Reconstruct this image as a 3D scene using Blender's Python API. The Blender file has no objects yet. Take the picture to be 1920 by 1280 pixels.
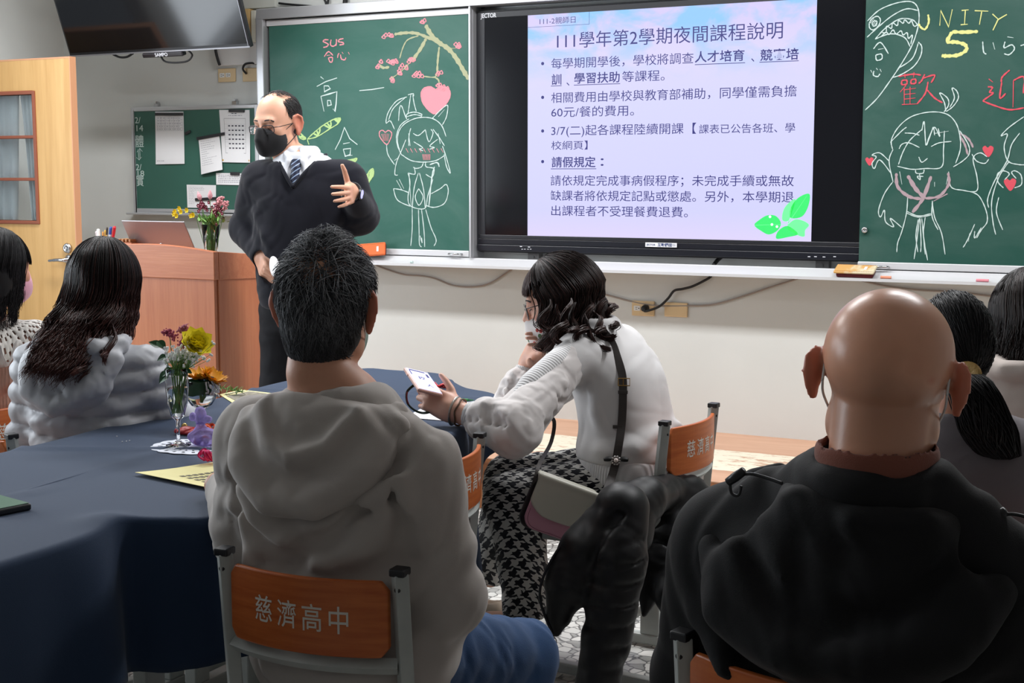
import bpy, bmesh, math, random
import numpy as np
from mathutils import Vector, Matrix

random.seed(7)
RNG = np.random.default_rng(11)
PI = math.pi
SC = bpy.context.scene
COL = SC.collection

# ------------------------------------------------------------------ camera, world, lights
CAM = np.array([3.106, -6.181, 1.43])
YAW, PITCH, FPX = 0.476868, -0.116675, 2617.85
cam_data = bpy.data.cameras.new('camera')
cam = bpy.data.objects.new('camera', cam_data)
COL.objects.link(cam)
cam.location = CAM
cam.rotation_euler = (PI / 2 + PITCH, 0, YAW)
cam_data.sensor_width = 36.0
cam_data.lens = 36.0 * FPX / 1920.0
cam_data.clip_start = 0.05
SC.camera = cam

world = bpy.data.worlds.new('world')
SC.world = world
world.use_nodes = True
world.node_tree.nodes['Background'].inputs[0].default_value = (0.80, 0.90, 1.0, 1)
world.node_tree.nodes['Background'].inputs[1].default_value = 0.35

SC.view_settings.view_transform = 'Standard'
SC.view_settings.look = 'None'
SC.view_settings.gamma = 1.0
SC.view_settings.use_curve_mapping = False
SC.view_settings.exposure = 0.0


def area_light(name, loc, rot, sx, sy, power, color):
    ld = bpy.data.lights.new(name, 'AREA')
    ld.shape = 'RECTANGLE'
    ld.size, ld.size_y, ld.energy, ld.color = sx, sy, power, color
    o = bpy.data.objects.new(name, ld)
    COL.objects.link(o)
    o.location, o.rotation_euler = loc, rot
    return o


# ceiling fluorescent rows over the front half of the room, daylight from the window side on the left
LAMPS = [(-1.3, -1.55), (0.7, -1.55), (2.7, -1.55), (-1.6, -3.4)]
for i, (lx, ly) in enumerate(LAMPS):
    area_light('ceiling_lamp_light', (lx, ly, 3.02), (0, 0, 0), 1.2, 0.28, 56 if ly > -3 else 26, (0.97, 0.98, 1.0))
area_light('window_daylight', (-3.3, -3.6, 1.7), (0, -PI / 2, 0), 1.5, 3.4, 120, (0.86, 0.93, 1.0))

# ------------------------------------------------------------------ helpers
CY, SY, CP, SP = math.cos(YAW), math.sin(YAW), math.cos(PITCH), math.sin(PITCH)
AX_R = np.array([CY, SY, 0.0])
AX_F = np.array([-SY * CP, CY * CP, SP])
AX_U = np.array([SY * SP, -CY * SP, CP])


def at(u, v, x=None, y=None, z=None, d=None):
    """the point of a plane (or at a depth) seen at u, v of the 1920x1280 photograph"""
    r = AX_F + AX_R * (u - 960) / FPX - AX_U * (v - 640) / FPX
    if y is not None:
        t = (y - CAM[1]) / r[1]
    elif z is not None:
        t = (z - CAM[2]) / r[2]
    elif x is not None:
        t = (x - CAM[0]) / r[0]
    else:
        t = d
    return CAM + t * r


def tag(o, label=None, cat=None, group=None, kind=None):
    if label: o['label'] = label
    if cat: o['category'] = cat
    if group: o['group'] = group
    if kind: o['kind'] = kind
    return o


def thing(name, label, cat, loc=(0, 0, 0), rotz=0.0, group=None):
    o = bpy.data.objects.new(name, None)
    COL.objects.link(o)
    o.empty_display_size = 0.1
    o.location = loc
    o.rotation_euler = (0, 0, rotz)
    return tag(o, label, cat, group)


def link_mesh(name, me, mat=None, parent=None, smooth=True):
    o = bpy.data.objects.new(name, me)
    COL.objects.link(o)
    if mat is not None:
        for m in (mat if isinstance(mat, (list, tuple)) else [mat]):
            me.materials.append(m)
    if smooth:
        me.polygons.foreach_set('use_smooth', [True] * len(me.polygons))
    if parent is not None:
        o.parent = parent
    return o


class MB:
    """collects simple solids into one mesh"""
    def __init__(self):
        self.v, self.f, self.m = [], [], []

    def add(self, vs, fs, mi=0):
        n = len(self.v)
        self.v += [tuple(map(float, p)) for p in vs]
        self.f += [tuple(i + n for i in f) for f in fs]
        self.m += [mi] * len(fs)
        return self

    def box(self, lo, hi, mi=0, M=None):
        x0, y0, z0 = lo; x1, y1, z1 = hi
        vs = [(x0, y0, z0), (x1, y0, z0), (x1, y1, z0), (x0, y1, z0), (x0, y0, z1), (x1, y0, z1), (x1, y1, z1), (x0, y1, z1)]
        if M is not None: vs = [M @ Vector(p) for p in vs]
        return self.add(vs, [(0, 3, 2, 1), (4, 5, 6, 7), (0, 1, 5, 4), (1, 2, 6, 5), (2, 3, 7, 6), (3, 0, 4, 7)], mi)

    def tube(self, pts, r, n=8, mi=0, cap=True, flat=None):
        """swept tube; r a number or a list; flat=(sx, sy) squashes the section in the frame"""
        P = np.array(pts, float)
        R = np.full(len(P), r, float) if np.isscalar(r) else np.array(r, float)
        T = np.gradient(P, axis=0)
        T /= np.linalg.norm(T, axis=1)[:, None] + 1e-12
        ref = np.array([0, 0, 1.0]) if abs(T[0][2]) < 0.9 else np.array([1.0, 0, 0])
        nrm = np.cross(T[0], ref); nrm /= np.linalg.norm(nrm)
        vs = []
        for i in range(len(P)):
            nrm = nrm - T[i] * nrm.dot(T[i]); nrm /= np.linalg.norm(nrm) + 1e-12
            b = np.cross(T[i], nrm)
            for k in range(n):
                a = 2 * PI * k / n
                ca, sa = math.cos(a), math.sin(a)
                if flat: ca, sa = ca * flat[0], sa * flat[1]
                vs.append(P[i] + R[i] * (nrm * ca + b * sa))
        fs = []
        for i in range(len(P) - 1):
            for k in range(n):
                k2 = (k + 1) % n
                fs.append((i * n + k, i * n + k2, (i + 1) * n + k2, (i + 1) * n + k))
        if cap:
            fs.append(tuple(range(n))[::-1]); fs.append(tuple((len(P) - 1) * n + k for k in range(n)))
        return self.add(vs, fs, mi)

    def lathe(self, prof, n=24, c=(0, 0, 0), mi=0, cap=True, M=None):
        vs = []
        for r, z in prof:
            for k in range(n):
                a = 2 * PI * k / n
                p = Vector((r * math.cos(a), r * math.sin(a), z))
                if M is not None: p = M @ p
                vs.append((p[0] + c[0], p[1] + c[1], p[2] + c[2]))
        fs = []
        for i in range(len(prof) - 1):
            for k in range(n):
                k2 = (k + 1) % n
                fs.append((i * n + k, i * n + k2, (i + 1) * n + k2, (i + 1) * n + k))
        if cap:
            fs.append(tuple(range(n))[::-1]); fs.append(tuple((len(prof) - 1) * n + k for k in range(n)))
        return self.add(vs, fs, mi)

    def prism(self, poly, axis, a, b, mi=0):
        """2-D outline pushed along an axis: axis 'y' takes (x, z) points, 'x' takes (y, z), 'z' takes (x, y)"""
        n = len(poly)
        def p(q, h):
            return {'x': (h, q[0], q[1]), 'y': (q[0], h, q[1]), 'z': (q[0], q[1], h)}[axis]
        vs = [p(q, a) for q in poly] + [p(q, b) for q in poly]
        fs = [tuple(range(n)), tuple(range(2 * n - 1, n - 1, -1))]
        fs += [(i, i + n, (i + 1) % n + n, (i + 1) % n) for i in range(n)]
        return self.add(vs, fs, mi)

    def mesh(self, name):
        me = bpy.data.meshes.new(name)
        me.from_pydata(self.v, [], self.f)
        me.polygons.foreach_set('material_index', self.m)
        me.update()
        bm = bmesh.new(); bm.from_mesh(me)
        bmesh.ops.recalc_face_normals(bm, faces=bm.faces)
        bm.to_mesh(me); bm.free()
        return me

    def build(self, name, mat, parent=None, smooth=False, bevel=0.0, seg=2):
        me = self.mesh(name)
        if bevel > 0:
            bm = bmesh.new(); bm.from_mesh(me)
            bmesh.ops.remove_doubles(bm, verts=bm.verts, dist=1e-6)
            es = [e for e in bm.edges if len(e.link_faces) == 2 and e.calc_face_angle(0) > 0.5]
            bmesh.ops.bevel(bm, geom=es, offset=bevel, segments=seg, profile=0.5, affect='EDGES', clamp_overlap=True)
            bm.to_mesh(me); bm.free()
        o = link_mesh(name, me, mat, parent, smooth)
        return o


def struct(name, mb, m, parent=None, **k):
    o = mb.build(name, m, parent, **k)
    if parent is None: o['kind'] = 'structure'
    return o


def spline(pts, per=6, closed=False):
    """Catmull-Rom through the points"""
    P = [np.array(p, float) for p in pts]
    n = len(P)
    if n < 3 and not closed: 
        return np.array([P[0] + (P[-1] - P[0]) * t for t in np.linspace(0, 1, per + 1)])
    out = []
    for i in range(n if closed else n - 1):
        if closed: a, b, c, d = P[(i - 1) % n], P[i], P[(i + 1) % n], P[(i + 2) % n]
        else: a, b, c, d = P[max(i - 1, 0)], P[i], P[i + 1], P[min(i + 2, n - 1)]
        for t in np.linspace(0, 1, per, endpoint=False):
            out.append(0.5 * ((2 * b) + (c - a) * t + (2 * a - 5 * b + 4 * c - d) * t * t + (3 * b - a - 3 * c + d) * t ** 3))
    if not closed: out.append(P[-1])
    return np.array(out)


# ------------------------------------------------------------------ materials
def srgb(r, g, b):
    f = lambda c: (c / 255 / 12.92) if c / 255 <= 0.04045 else ((c / 255 + 0.055) / 1.055) ** 2.4
    return (f(r), f(g), f(b))


MATS = {}


def mat(name, rgb=(0.5, 0.5, 0.5), rough=0.6, metal=0.0, spec=0.5, bump=None, sheen=0.0, emit=0.0, vary=None, **kw):
    """bump=(scale, strength[, detail]); vary=(scale, amount) breaks the colour up a little"""
    if name in MATS: return MATS[name]
    m = bpy.data.materials.new(name)
    m.use_nodes = True
    nt = m.node_tree; b = nt.nodes['Principled BSDF']
    b.inputs['Base Color'].default_value = (*rgb, 1)
    b.inputs['Roughness'].default_value = rough
    b.inputs['Metallic'].default_value = metal
    b.inputs['Specular IOR Level'].default_value = spec
    if sheen:
        b.inputs['Sheen Weight'].default_value = sheen
        b.inputs['Sheen Roughness'].default_value = 0.5
    if emit:
        b.inputs['Emission Color'].default_value = (*rgb, 1)
        b.inputs['Emission Strength'].default_value = emit
    for k, v in kw.items():
        b.inputs[k].default_value = v
    tc = None
    if bump or vary:
        tc = nt.nodes.new('ShaderNodeTexCoord')
    if bump:
        n = nt.nodes.new('ShaderNodeTexNoise'); n.inputs['Scale'].default_value = bump[0]
        n.inputs['Detail'].default_value = bump[2] if len(bump) > 2 else 3
        bp = nt.nodes.new('ShaderNodeBump'); bp.inputs['Strength'].default_value = bump[1]; bp.inputs['Distance'].default_value = 0.005
        nt.links.new(tc.outputs['Object'], n.inputs['Vector'])
        nt.links.new(n.outputs['Fac'], bp.inputs['Height'])
        nt.links.new(bp.outputs['Normal'], b.inputs['Normal'])
    if vary:
        n = nt.nodes.new('ShaderNodeTexNoise'); n.inputs['Scale'].default_value = vary[0]; n.inputs['Detail'].default_value = 4
        r = nt.nodes.new('ShaderNodeValToRGB')
        a = vary[1]
        r.color_ramp.elements[0].position = 0.3; r.color_ramp.elements[1].position = 0.7
        r.color_ramp.elements[0].color = (*[c * (1 - a) for c in rgb], 1)
        r.color_ramp.elements[1].color = (*[min(1, c * (1 + a)) for c in rgb], 1)
        nt.links.new(tc.outputs['Object'], n.inputs['Vector'])
        nt.links.new(n.outputs['Fac'], r.inputs['Fac'])
        nt.links.new(r.outputs['Color'], b.inputs['Base Color'])
    MATS[name] = m
    return m


class NT:
    """tiny node-graph helper"""
    def __init__(self, m):
        self.t = m.node_tree; self.b = self.t.nodes['Principled BSDF']

    def n(self, kind, **inp):
        nd = self.t.nodes.new(kind)
        for k, v in inp.items():
            if k.startswith('_'): setattr(nd, k[1:], v)
            else: self.set(nd.inputs[k.replace('__', ' ')], v)
        return nd

    def set(self, sock, v):
        if isinstance(v, bpy.types.NodeSocket): self.t.links.new(v, sock)
        else: sock.default_value = v

    def math(self, op, a, b=None, c=None):
        nd = self.t.nodes.new('ShaderNodeMath'); nd.operation = op
        for i, v in enumerate((a, b, c)):
            if v is not None: self.set(nd.inputs[i], v)
        return nd.outputs[0]

    def mix(self, fac, a, b):
        nd = self.t.nodes.new('ShaderNodeMix'); nd.data_type = 'RGBA'
        self.set(nd.inputs[0], fac); self.set(nd.inputs[6], a if isinstance(a, bpy.types.NodeSocket) else (*a, 1)); self.set(nd.inputs[7], b if isinstance(b, bpy.types.NodeSocket) else (*b, 1))
        return nd.outputs[2]

    def ramp(self, fac, stops):
        nd = self.t.nodes.new('ShaderNodeValToRGB')
        cr = nd.color_ramp
        while len(cr.elements) < len(stops): cr.elements.new(0.5)
        for e, (p, c) in zip(cr.elements, stops):
            e.position = p; e.color = (*c, 1) if len(c) == 3 else c
        self.set(nd.inputs[0], fac)
        return nd.outputs[0]

    def coord(self, which='Object', scale=(1, 1, 1), rot=(0, 0, 0)):
        tc = self.t.nodes.new('ShaderNodeTexCoord')
        mp = self.t.nodes.new('ShaderNodeMapping')
        mp.inputs['Scale'].default_value = scale; mp.inputs['Rotation'].default_value = rot
        self.t.links.new(tc.outputs[which], mp.inputs[0])
        return mp.outputs[0]

    def color(self, v): self.set(self.b.inputs['Base Color'], v)

    def bump(self, h, strength=0.3, dist=0.005):
        nd = self.t.nodes.new('ShaderNodeBump'); nd.inputs['Strength'].default_value = strength; nd.inputs['Distance'].default_value = dist
        self.set(nd.inputs['Height'], h); self.set(self.b.inputs['Normal'], nd.outputs[0])


def wood(name, c0, c1, axis='z', rough=0.4, scale=1.0):
    m = mat(name, c0, rough)
    g = NT(m)
    s = {'z': (14, 14, 0.9), 'x': (0.9, 14, 14), 'y': (14, 0.9, 14)}[axis]
    co = g.coord('Object', tuple(q * scale for q in s))
    n1 = g.n('ShaderNodeTexNoise', Vector=co, Scale=3.0, Detail=6.0, Distortion=0.6).outputs['Fac']
    n2 = g.n('ShaderNodeTexNoise', Vector=co, Scale=14.0, Detail=3.0).outputs['Fac']
    f = g.math('ADD', g.math('MULTIPLY', n1, 0.75), g.math('MULTIPLY', n2, 0.25))
    g.color(g.ramp(f, [(0.33, c0), (0.68, c1)]))
    g.bump(n2, 0.06)
    return m


def glass_mat(name, rgb=(1, 1, 1), rough=0.0, ior=1.45):
    m = mat(name, rgb, rough, **{'Transmission Weight': 1.0, 'IOR': ior})
    return m


# ------------------------------------------------------------------ writing
FONT_CACHE = {}


def text_geo(s, bold=0.0):
    """flat outline mesh of a line of writing: vertices (x, y) with size 1, faces, width"""
    key = (s, bold)
    if key in FONT_CACHE: return FONT_CACHE[key]
    cu = bpy.data.curves.new('t', 'FONT')
    cu.body = s; cu.size = 1.0; cu.resolution_u = 3; cu.offset = bold; cu.fill_mode = 'FRONT'
    o = bpy.data.objects.new('t', cu); COL.objects.link(o)
    dg = bpy.context.evaluated_depsgraph_get()
    me = bpy.data.meshes.new_from_object(o.evaluated_get(dg))
    V = np.zeros(len(me.vertices) * 3); me.vertices.foreach_get('co', V); V = V.reshape(-1, 3)[:, :2]
    F = [tuple(p.vertices) for p in me.polygons]
    bpy.data.objects.remove(o); bpy.data.curves.remove(cu); bpy.data.meshes.remove(me)
    FONT_CACHE[key] = (V, F)
    return V, F


def put_text(mb, s, O, X, Y, height=None, width=None, bold=0.0, mi=0, warp=None):
    """adds writing to mb: O baseline start, X and Y unit vectors; em height, optional total width; returns the width"""
    V, F = text_geo(s, bold)
    if not len(V): return 0
    x0, x1 = V[:, 0].min(), V[:, 0].max()
    w = (x1 - x0) * height
    sx = (width / (x1 - x0)) if width else height
    O, X, Y = (np.array(q, float) for q in (O, X, Y))
    P = O + np.outer((V[:, 0] - x0) * sx, X) + np.outer(V[:, 1] * height, Y)
    if warp: P = warp(P)
    mb.add(P, F, mi)
    return width or w
# ------------------------------------------------------------------ organic modelling: smooth solids -> surface
def unit(v):
    v = np.array(v, float)
    return v / (np.linalg.norm(v) + 1e-12)


def rotm(rx=0, ry=0, rz=0):
    return np.array(Matrix.Rotation(rz, 3, 'Z') @ Matrix.Rotation(rx, 3, 'X') @ Matrix.Rotation(ry, 3, 'Y'))


class Frame:
    """local frame: p_world = o + R p"""
    def __init__(self, o=(0, 0, 0), R=None):
        self.o = np.array(o, float); self.R = np.eye(3) if R is None else np.array(R, float)
    def __call__(self, p): return self.o + self.R @ np.array(p, float)
    def pts(self, P): return self.o + np.asarray(P, float) @ self.R.T
    def inv(self, P): return (np.asarray(P, float) - self.o) @ self.R
    def dir(self, v): return self.R @ np.array(v, float)


def s_cap(a, b, ra, rb=None):
    a, b = np.array(a, float), np.array(b, float)
    rb = ra if rb is None else rb
    ab = b - a; L = ab.dot(ab) + 1e-12
    def f(P):
        t = np.clip(((P - a) @ ab) / L, 0, 1)
        return np.linalg.norm(P - a - t[:, None] * ab, axis=1) - (ra + (rb - ra) * t)
    return f


def s_chain(pts, rs):
    pts = [np.array(p, float) for p in pts]
    if np.isscalar(rs): rs = [rs] * len(pts)
    segs = [s_cap(pts[i], pts[i + 1], rs[i], rs[i + 1]) for i in range(len(pts) - 1)]
    def f(P):
        d = segs[0](P)
        for s in segs[1:]: d = np.minimum(d, s(P))
        return d
    return f


def s_ell(c, r, R=None):
    c, r = np.array(c, float), np.array(r, float)
    def f(P):
        q = P - c
        if R is not None: q = q @ R
        k0 = np.linalg.norm(q / r, axis=1); k1 = np.linalg.norm(q / (r * r), axis=1)
        return np.where(k1 < 1e-9, -r.min(), k0 * (k0 - 1) / np.maximum(k1, 1e-9))
    return f


def s_box(c, h, rad=0.01, R=None):
    c, h = np.array(c, float), np.array(h, float) - rad
    def f(P):
        q = P - c
        if R is not None: q = q @ R
        q = np.abs(q) - h
        return np.linalg.norm(np.maximum(q, 0), axis=1) + np.minimum(q.max(axis=1), 0) - rad
    return f


def s_loft(rows, grow=0.0, n=2.4, F=None, cut=0.02, power=None):
    """body trunk: rows (z, cx, cy, a, b) from low to high, superellipse sections"""
    A = np.array(rows, float)
    zs = A[:, 0]
    # smooth resampling
    S = spline(A, 8)
    S = S[np.argsort(S[:, 0])]
    def f(P):
        q = P if F is None else F.inv(P)
        z = np.clip(q[:, 2], zs[0], zs[-1])
        cx, cy, a, b = (np.interp(z, S[:, 0], S[:, i]) for i in (1, 2, 3, 4))
        a = a + grow; b = b + grow
        k = ((np.abs(q[:, 0] - cx) / a) ** n + (np.abs(q[:, 1] - cy) / b) ** n) ** (1 / n)
        d = (k - 1) * np.minimum(a, b)
        dz = np.maximum(zs[0] - grow * 0 - q[:, 2], q[:, 2] - zs[-1])
        # rounded end
        return np.where(dz > -cut, np.sqrt(np.maximum(d + cut, 0) ** 2 + np.maximum(dz + cut, 0) ** 2) + np.minimum(np.maximum(d + cut, dz + cut), 0) - cut, d)
    return f


class Solid:
    def __init__(self):
        self.ops = []
        self.warp = None      # callable P -> displacement added to the distance
        self.kmax = 0.0
    def u(self, f, k=0.02): self.ops.append((0, f, k)); self.kmax = max(self.kmax, k); return self
    def s(self, f, k=0.01): self.ops.append((1, f, k)); self.kmax = max(self.kmax, k); return self
    def i(self, f, k=0.01): self.ops.append((2, f, k)); self.kmax = max(self.kmax, k); return self

    def run(self, P, ops=None):
        d = None
        for t, f, k in (self.ops if ops is None else ops):
            e = f(P)
            if d is None: d = e if t == 0 else np.full(len(P), 1.0); 
            if d is e: continue
            if t == 0:
                h = np.maximum(k - np.abs(d - e), 0) / max(k, 1e-6)
                d = np.minimum(d, e) - h * h * k * 0.25
            else:
                e2 = -e if t == 1 else e
                h = np.maximum(k - np.abs(d - e2), 0) / max(k, 1e-6)
                d = np.maximum(d, e2) + h * h * k * 0.25
        if d is None: d = np.full(len(P), 1.0)
        if self.warp is not None: d = d + self.warp(P)
        return d

    def surface(self, lo, hi, res, smooth=2, pad=0.0):
        """surface nets on the blocks the surface passes through"""
        lo, hi = np.array(lo, float), np.array(hi, float)
        B = 8
        nb = np.maximum(1, np.ceil((hi - lo) / (res * B)).astype(int))
        n = nb * B
        D = np.empty(tuple(n), np.float32)
        bc = np.stack(np.meshgrid(*[np.arange(k) for k in nb], indexing='ij'), -1).reshape(-1, 3)
        cen = lo + (bc + 0.5) * B * res - 0.5 * res
        hd = B * res * 0.5 * 1.7321 + pad
        vals = [f(cen) for _, f, _ in self.ops]
        dc = self.run(cen)
        D4 = np.repeat(np.repeat(np.repeat(dc.reshape(nb), B, 0), B, 1), B, 2)
        D[:] = D4
        loc = np.stack(np.meshgrid(*[np.arange(B)] * 3, indexing='ij'), -1).reshape(-1, 3) * res
        near = np.nonzero(np.abs(dc) < hd * 1.6 + self.kmax * 0.5)[0]
        V = np.stack(vals, 1)
        ty = np.array([t for t, _, _ in self.ops])
        ks = np.array([k for _, _, k in self.ops])
        for bi in near:
            v = V[bi]
            un = v[ty == 0].min()
            keep = np.where(ty == 0, v < un + 2 * hd + ks, np.where(ty == 1, v < hd + ks, True))
            ops = [o for o, kk in zip(self.ops, keep) if kk]
            P = lo + bc[bi] * B * res + loc
            d = self.run(P, ops)
            i, j, k = bc[bi] * B
            D[i:i + B, j:j + B, k:k + B] = d.reshape(B, B, B)
        # close at the borders
        for ax in range(3):
            sl = [slice(None)] * 3
            for e in (0, -1):
                sl[ax] = e
                D[tuple(sl)] = np.maximum(D[tuple(sl)], 1e-3)
        return nets(D, lo, res, smooth)


def nets(D, lo, res, smooth=2):
    S = D < 0
    nx, ny, nz = D.shape
    c = np.zeros((nx - 1, ny - 1, nz - 1), np.int8)
    for dx in (0, 1):
        for dy in (0, 1):
            for dz in (0, 1):
                c += S[dx:nx - 1 + dx, dy:ny - 1 + dy, dz:nz - 1 + dz]
    act = np.argwhere((c > 0) & (c < 8))
    idx = np.full(c.shape, -1, np.int64)
    idx[act[:, 0], act[:, 1], act[:, 2]] = np.arange(len(act))
    acc = np.zeros((len(act), 3)); cnt = np.zeros(len(act))
    corners = [(a, b, d) for a in (0, 1) for b in (0, 1) for d in (0, 1)]
    val = {q: D[act[:, 0] + q[0], act[:, 1] + q[1], act[:, 2] + q[2]].astype(float) for q in corners}
    for q in corners:
        for ax in range(3):
            if q[ax] == 0:
                w = list(q); w[ax] = 1; w = tuple(w)
                a, b = val[q], val[w]
                m = (a < 0) != (b < 0)
                t = np.where(m, a / np.where(m, a - b, 1), 0)
                p = np.array(q, float)[None] + np.eye(3)[ax][None] * t[:, None]
                acc += p * m[:, None]; cnt += m
    V = lo + (act + acc / cnt[:, None]) * res
    F = []
    for ax in range(3):
        o1, o2 = [(1, 2), (2, 0), (0, 1)][ax]
        sl = [slice(1, -1)] * 3; sl[ax] = slice(0, -1)
        s0 = S[tuple(sl)]
        sl2 = [slice(1, -1)] * 3; sl2[ax] = slice(1, None)
        s1 = S[tuple(sl2)]
        e = np.argwhere(s0 != s1)
        if not len(e): continue
        inside = s0[e[:, 0], e[:, 1], e[:, 2]]
        e = e + 1; e[:, ax] -= 1
        u1, u2 = np.eye(3, dtype=int)[o1], np.eye(3, dtype=int)[o2]
        q = [e, e - u1, e - u1 - u2, e - u2]
        ids = np.stack([idx[k[:, 0], k[:, 1], k[:, 2]] for k in q], 1)
        ids = np.where(inside[:, None], ids, ids[:, ::-1])
        F.append(ids)
    F = np.concatenate(F) if F else np.zeros((0, 4), int)
    F = F[(F >= 0).all(1)]
    if smooth and len(F):
        E = np.concatenate([F[:, [0, 1]], F[:, [1, 2]], F[:, [2, 3]], F[:, [3, 0]]])
        for it in range(smooth):
            A = np.zeros_like(V); n = np.zeros(len(V))
            for k in range(3):
                A[:, k] = np.bincount(E[:, 0], V[E[:, 1], k], len(V)) + np.bincount(E[:, 1], V[E[:, 0], k], len(V))
            n = np.bincount(E[:, 0], minlength=len(V)) + np.bincount(E[:, 1], minlength=len(V))
            V = V + 0.5 * (A / np.maximum(n, 1)[:, None] - V)
    return V, F


def np_mesh(name, V, F):
    me = bpy.data.meshes.new(name)
    k = F.shape[1]
    me.vertices.add(len(V)); me.vertices.foreach_set('co', np.asarray(V, np.float32).ravel())
    me.loops.add(len(F) * k); me.loops.foreach_set('vertex_index', F.astype(np.int32).ravel())
    me.polygons.add(len(F)); me.polygons.foreach_set('loop_start', np.arange(0, len(F) * k, k, dtype=np.int32))
    me.update(calc_edges=True)
    return me


def solid_obj(name, S, lo, hi, res, m, parent=None, smooth=2, color=None, pad=0.0):
    V, F = S.surface(lo, hi, res, smooth, pad)
    me = np_mesh(name, V, F)
    if color is not None:
        at_ = me.attributes.new('tint', 'FLOAT', 'POINT')
        at_.data.foreach_set('value', np.asarray(color(V), np.float32))
    return link_mesh(name, me, m, parent)


def waves(P, dirs):
    """sum of soft directional ripples: (direction, wavelength, amplitude, phase)"""
    d = 0
    for v, wl, am, ph in dirs:
        d = d + am * np.sin(P @ unit(v) * (2 * PI / wl) + ph)
    return d


def crumple(P, s, amp, seed=0):
    """cloth-like creases: folded sine noise"""
    r = np.random.default_rng(seed)
    d = np.zeros(len(P)); Q = P.copy()
    for o in range(3):
        W = r.normal(size=(3, 3)); ph = r.uniform(0, 6.28, 3)
        Q = Q + np.sin(Q @ W * (2.2 / s) + ph) * s * 0.22
        v = unit(r.normal(size=3))
        d += (1 - np.abs(np.sin(Q @ v * (PI / s) + ph[0])) * 1.6) * amp * (0.6 ** o)
        s *= 0.62
    return d
# ------------------------------------------------------------------ the room
def wall_paint(name, c):
    m = mat(name, c, 0.62, spec=0.35)
    g = NT(m)
    co = g.coord('Object')
    n1 = g.n('ShaderNodeTexNoise', Vector=co, Scale=1.6, Detail=4.0).outputs['Fac']
    n2 = g.n('ShaderNodeTexNoise', Vector=co, Scale=60.0, Detail=2.0).outputs['Fac']
    g.color(g.ramp(n1, [(0.3, tuple(k * 0.94 for k in c)), (0.7, tuple(min(1, k * 1.03) for k in c))]))
    g.bump(n2, 0.08, 0.002)
    return m


M_WALL = wall_paint('wall_paint', srgb(207, 209, 206))
M_CEIL = mat('ceiling_paint', srgb(215, 215, 212), 0.8)
M_ALU = mat('brushed_aluminium', srgb(196, 197, 200), 0.38, 0.55, bump=(90, 0.03))
M_ALUW = mat('pale_aluminium', srgb(214, 214, 216), 0.42, 0.25)
M_BLACKPL = mat('black_plastic', srgb(24, 25, 28), 0.38)
M_BLACKRUB = mat('black_rubber', srgb(20, 20, 22), 0.6)
M_WHITEPL = mat('white_plastic', srgb(225, 224, 220), 0.4)
M_CREAMPL = mat('cream_plastic', srgb(214, 188, 146), 0.42)
M_PAPER = mat('white_paper', srgb(226, 226, 228), 0.75)
M_INK = mat('printed_ink', srgb(70, 72, 82), 0.8)
M_CHROME = mat('chrome', srgb(200, 200, 202), 0.22, 1.0)
M_CHALKW = mat('white_chalk', srgb(196, 212, 208), 0.95, spec=0.1)
M_CHALKP = mat('pink_chalk', srgb(226, 146, 156), 0.95, spec=0.1)
M_CHALKR = mat('red_chalk', srgb(208, 84, 96), 0.95, spec=0.1)
M_CHALKY = mat('yellow_chalk', srgb(214, 214, 140), 0.95, spec=0.1)
M_CHALKG = mat('light_green_chalk', srgb(176, 204, 140), 0.95, spec=0.1)
M_CHALKB = mat('sand_chalk', srgb(170, 172, 140), 0.95, spec=0.1)


def board_mat(name, c):
    m = mat(name, c, 0.5, spec=0.35)
    g = NT(m)
    co = g.coord('Object')
    sm = g.n('ShaderNodeTexNoise', Vector=g.coord('Object', (1, 1, 1.6), (0, 0.5, 0)), Scale=2.2, Detail=7.0, Roughness=0.62, Distortion=0.8).outputs['Fac']
    dust = tuple(k + 0.035 for k in c)
    g.color(g.ramp(sm, [(0.38, c), (0.75, dust)]))
    return m


M_BOARD = board_mat('green_chalkboard', srgb(42, 92, 80))
M_BOARDR = board_mat('dark_green_chalkboard', srgb(32, 76, 66))

# floor: terrazzo of broken pale stones in dark joints
M_TERR = mat('terrazzo', srgb(190, 188, 182), 0.35)
g = NT(M_TERR)
co = g.coord('Object')
warp = g.n('ShaderNodeTexNoise', Vector=co, Scale=18.0, Detail=2.0).outputs['Color']
mixv = g.n('ShaderNodeVectorMath', _operation='MULTIPLY_ADD')
g.set(mixv.inputs[0], warp); mixv.inputs[1].default_value = (0.03, 0.03, 0.03); g.set(mixv.inputs[2], co)
vo = g.n('ShaderNodeTexVoronoi', _feature='DISTANCE_TO_EDGE', Vector=mixv.outputs[0], Scale=24.0, Randomness=1.0)
vc = g.n('ShaderNodeTexVoronoi', _feature='F1', Vector=mixv.outputs[0], Scale=24.0, Randomness=1.0)
stone = g.ramp(g.n('ShaderNodeSeparateColor', Color=vc.outputs['Color']).outputs[0], [(0.0, srgb(150, 150, 146)), (0.45, srgb(196, 195, 190)), (1.0, srgb(222, 220, 214))])
edge = g.ramp(vo.outputs['Distance'], [(0.035, (0, 0, 0)), (0.075, (1, 1, 1))])
g.color(g.mix(edge, srgb(98, 98, 96), stone))

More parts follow.
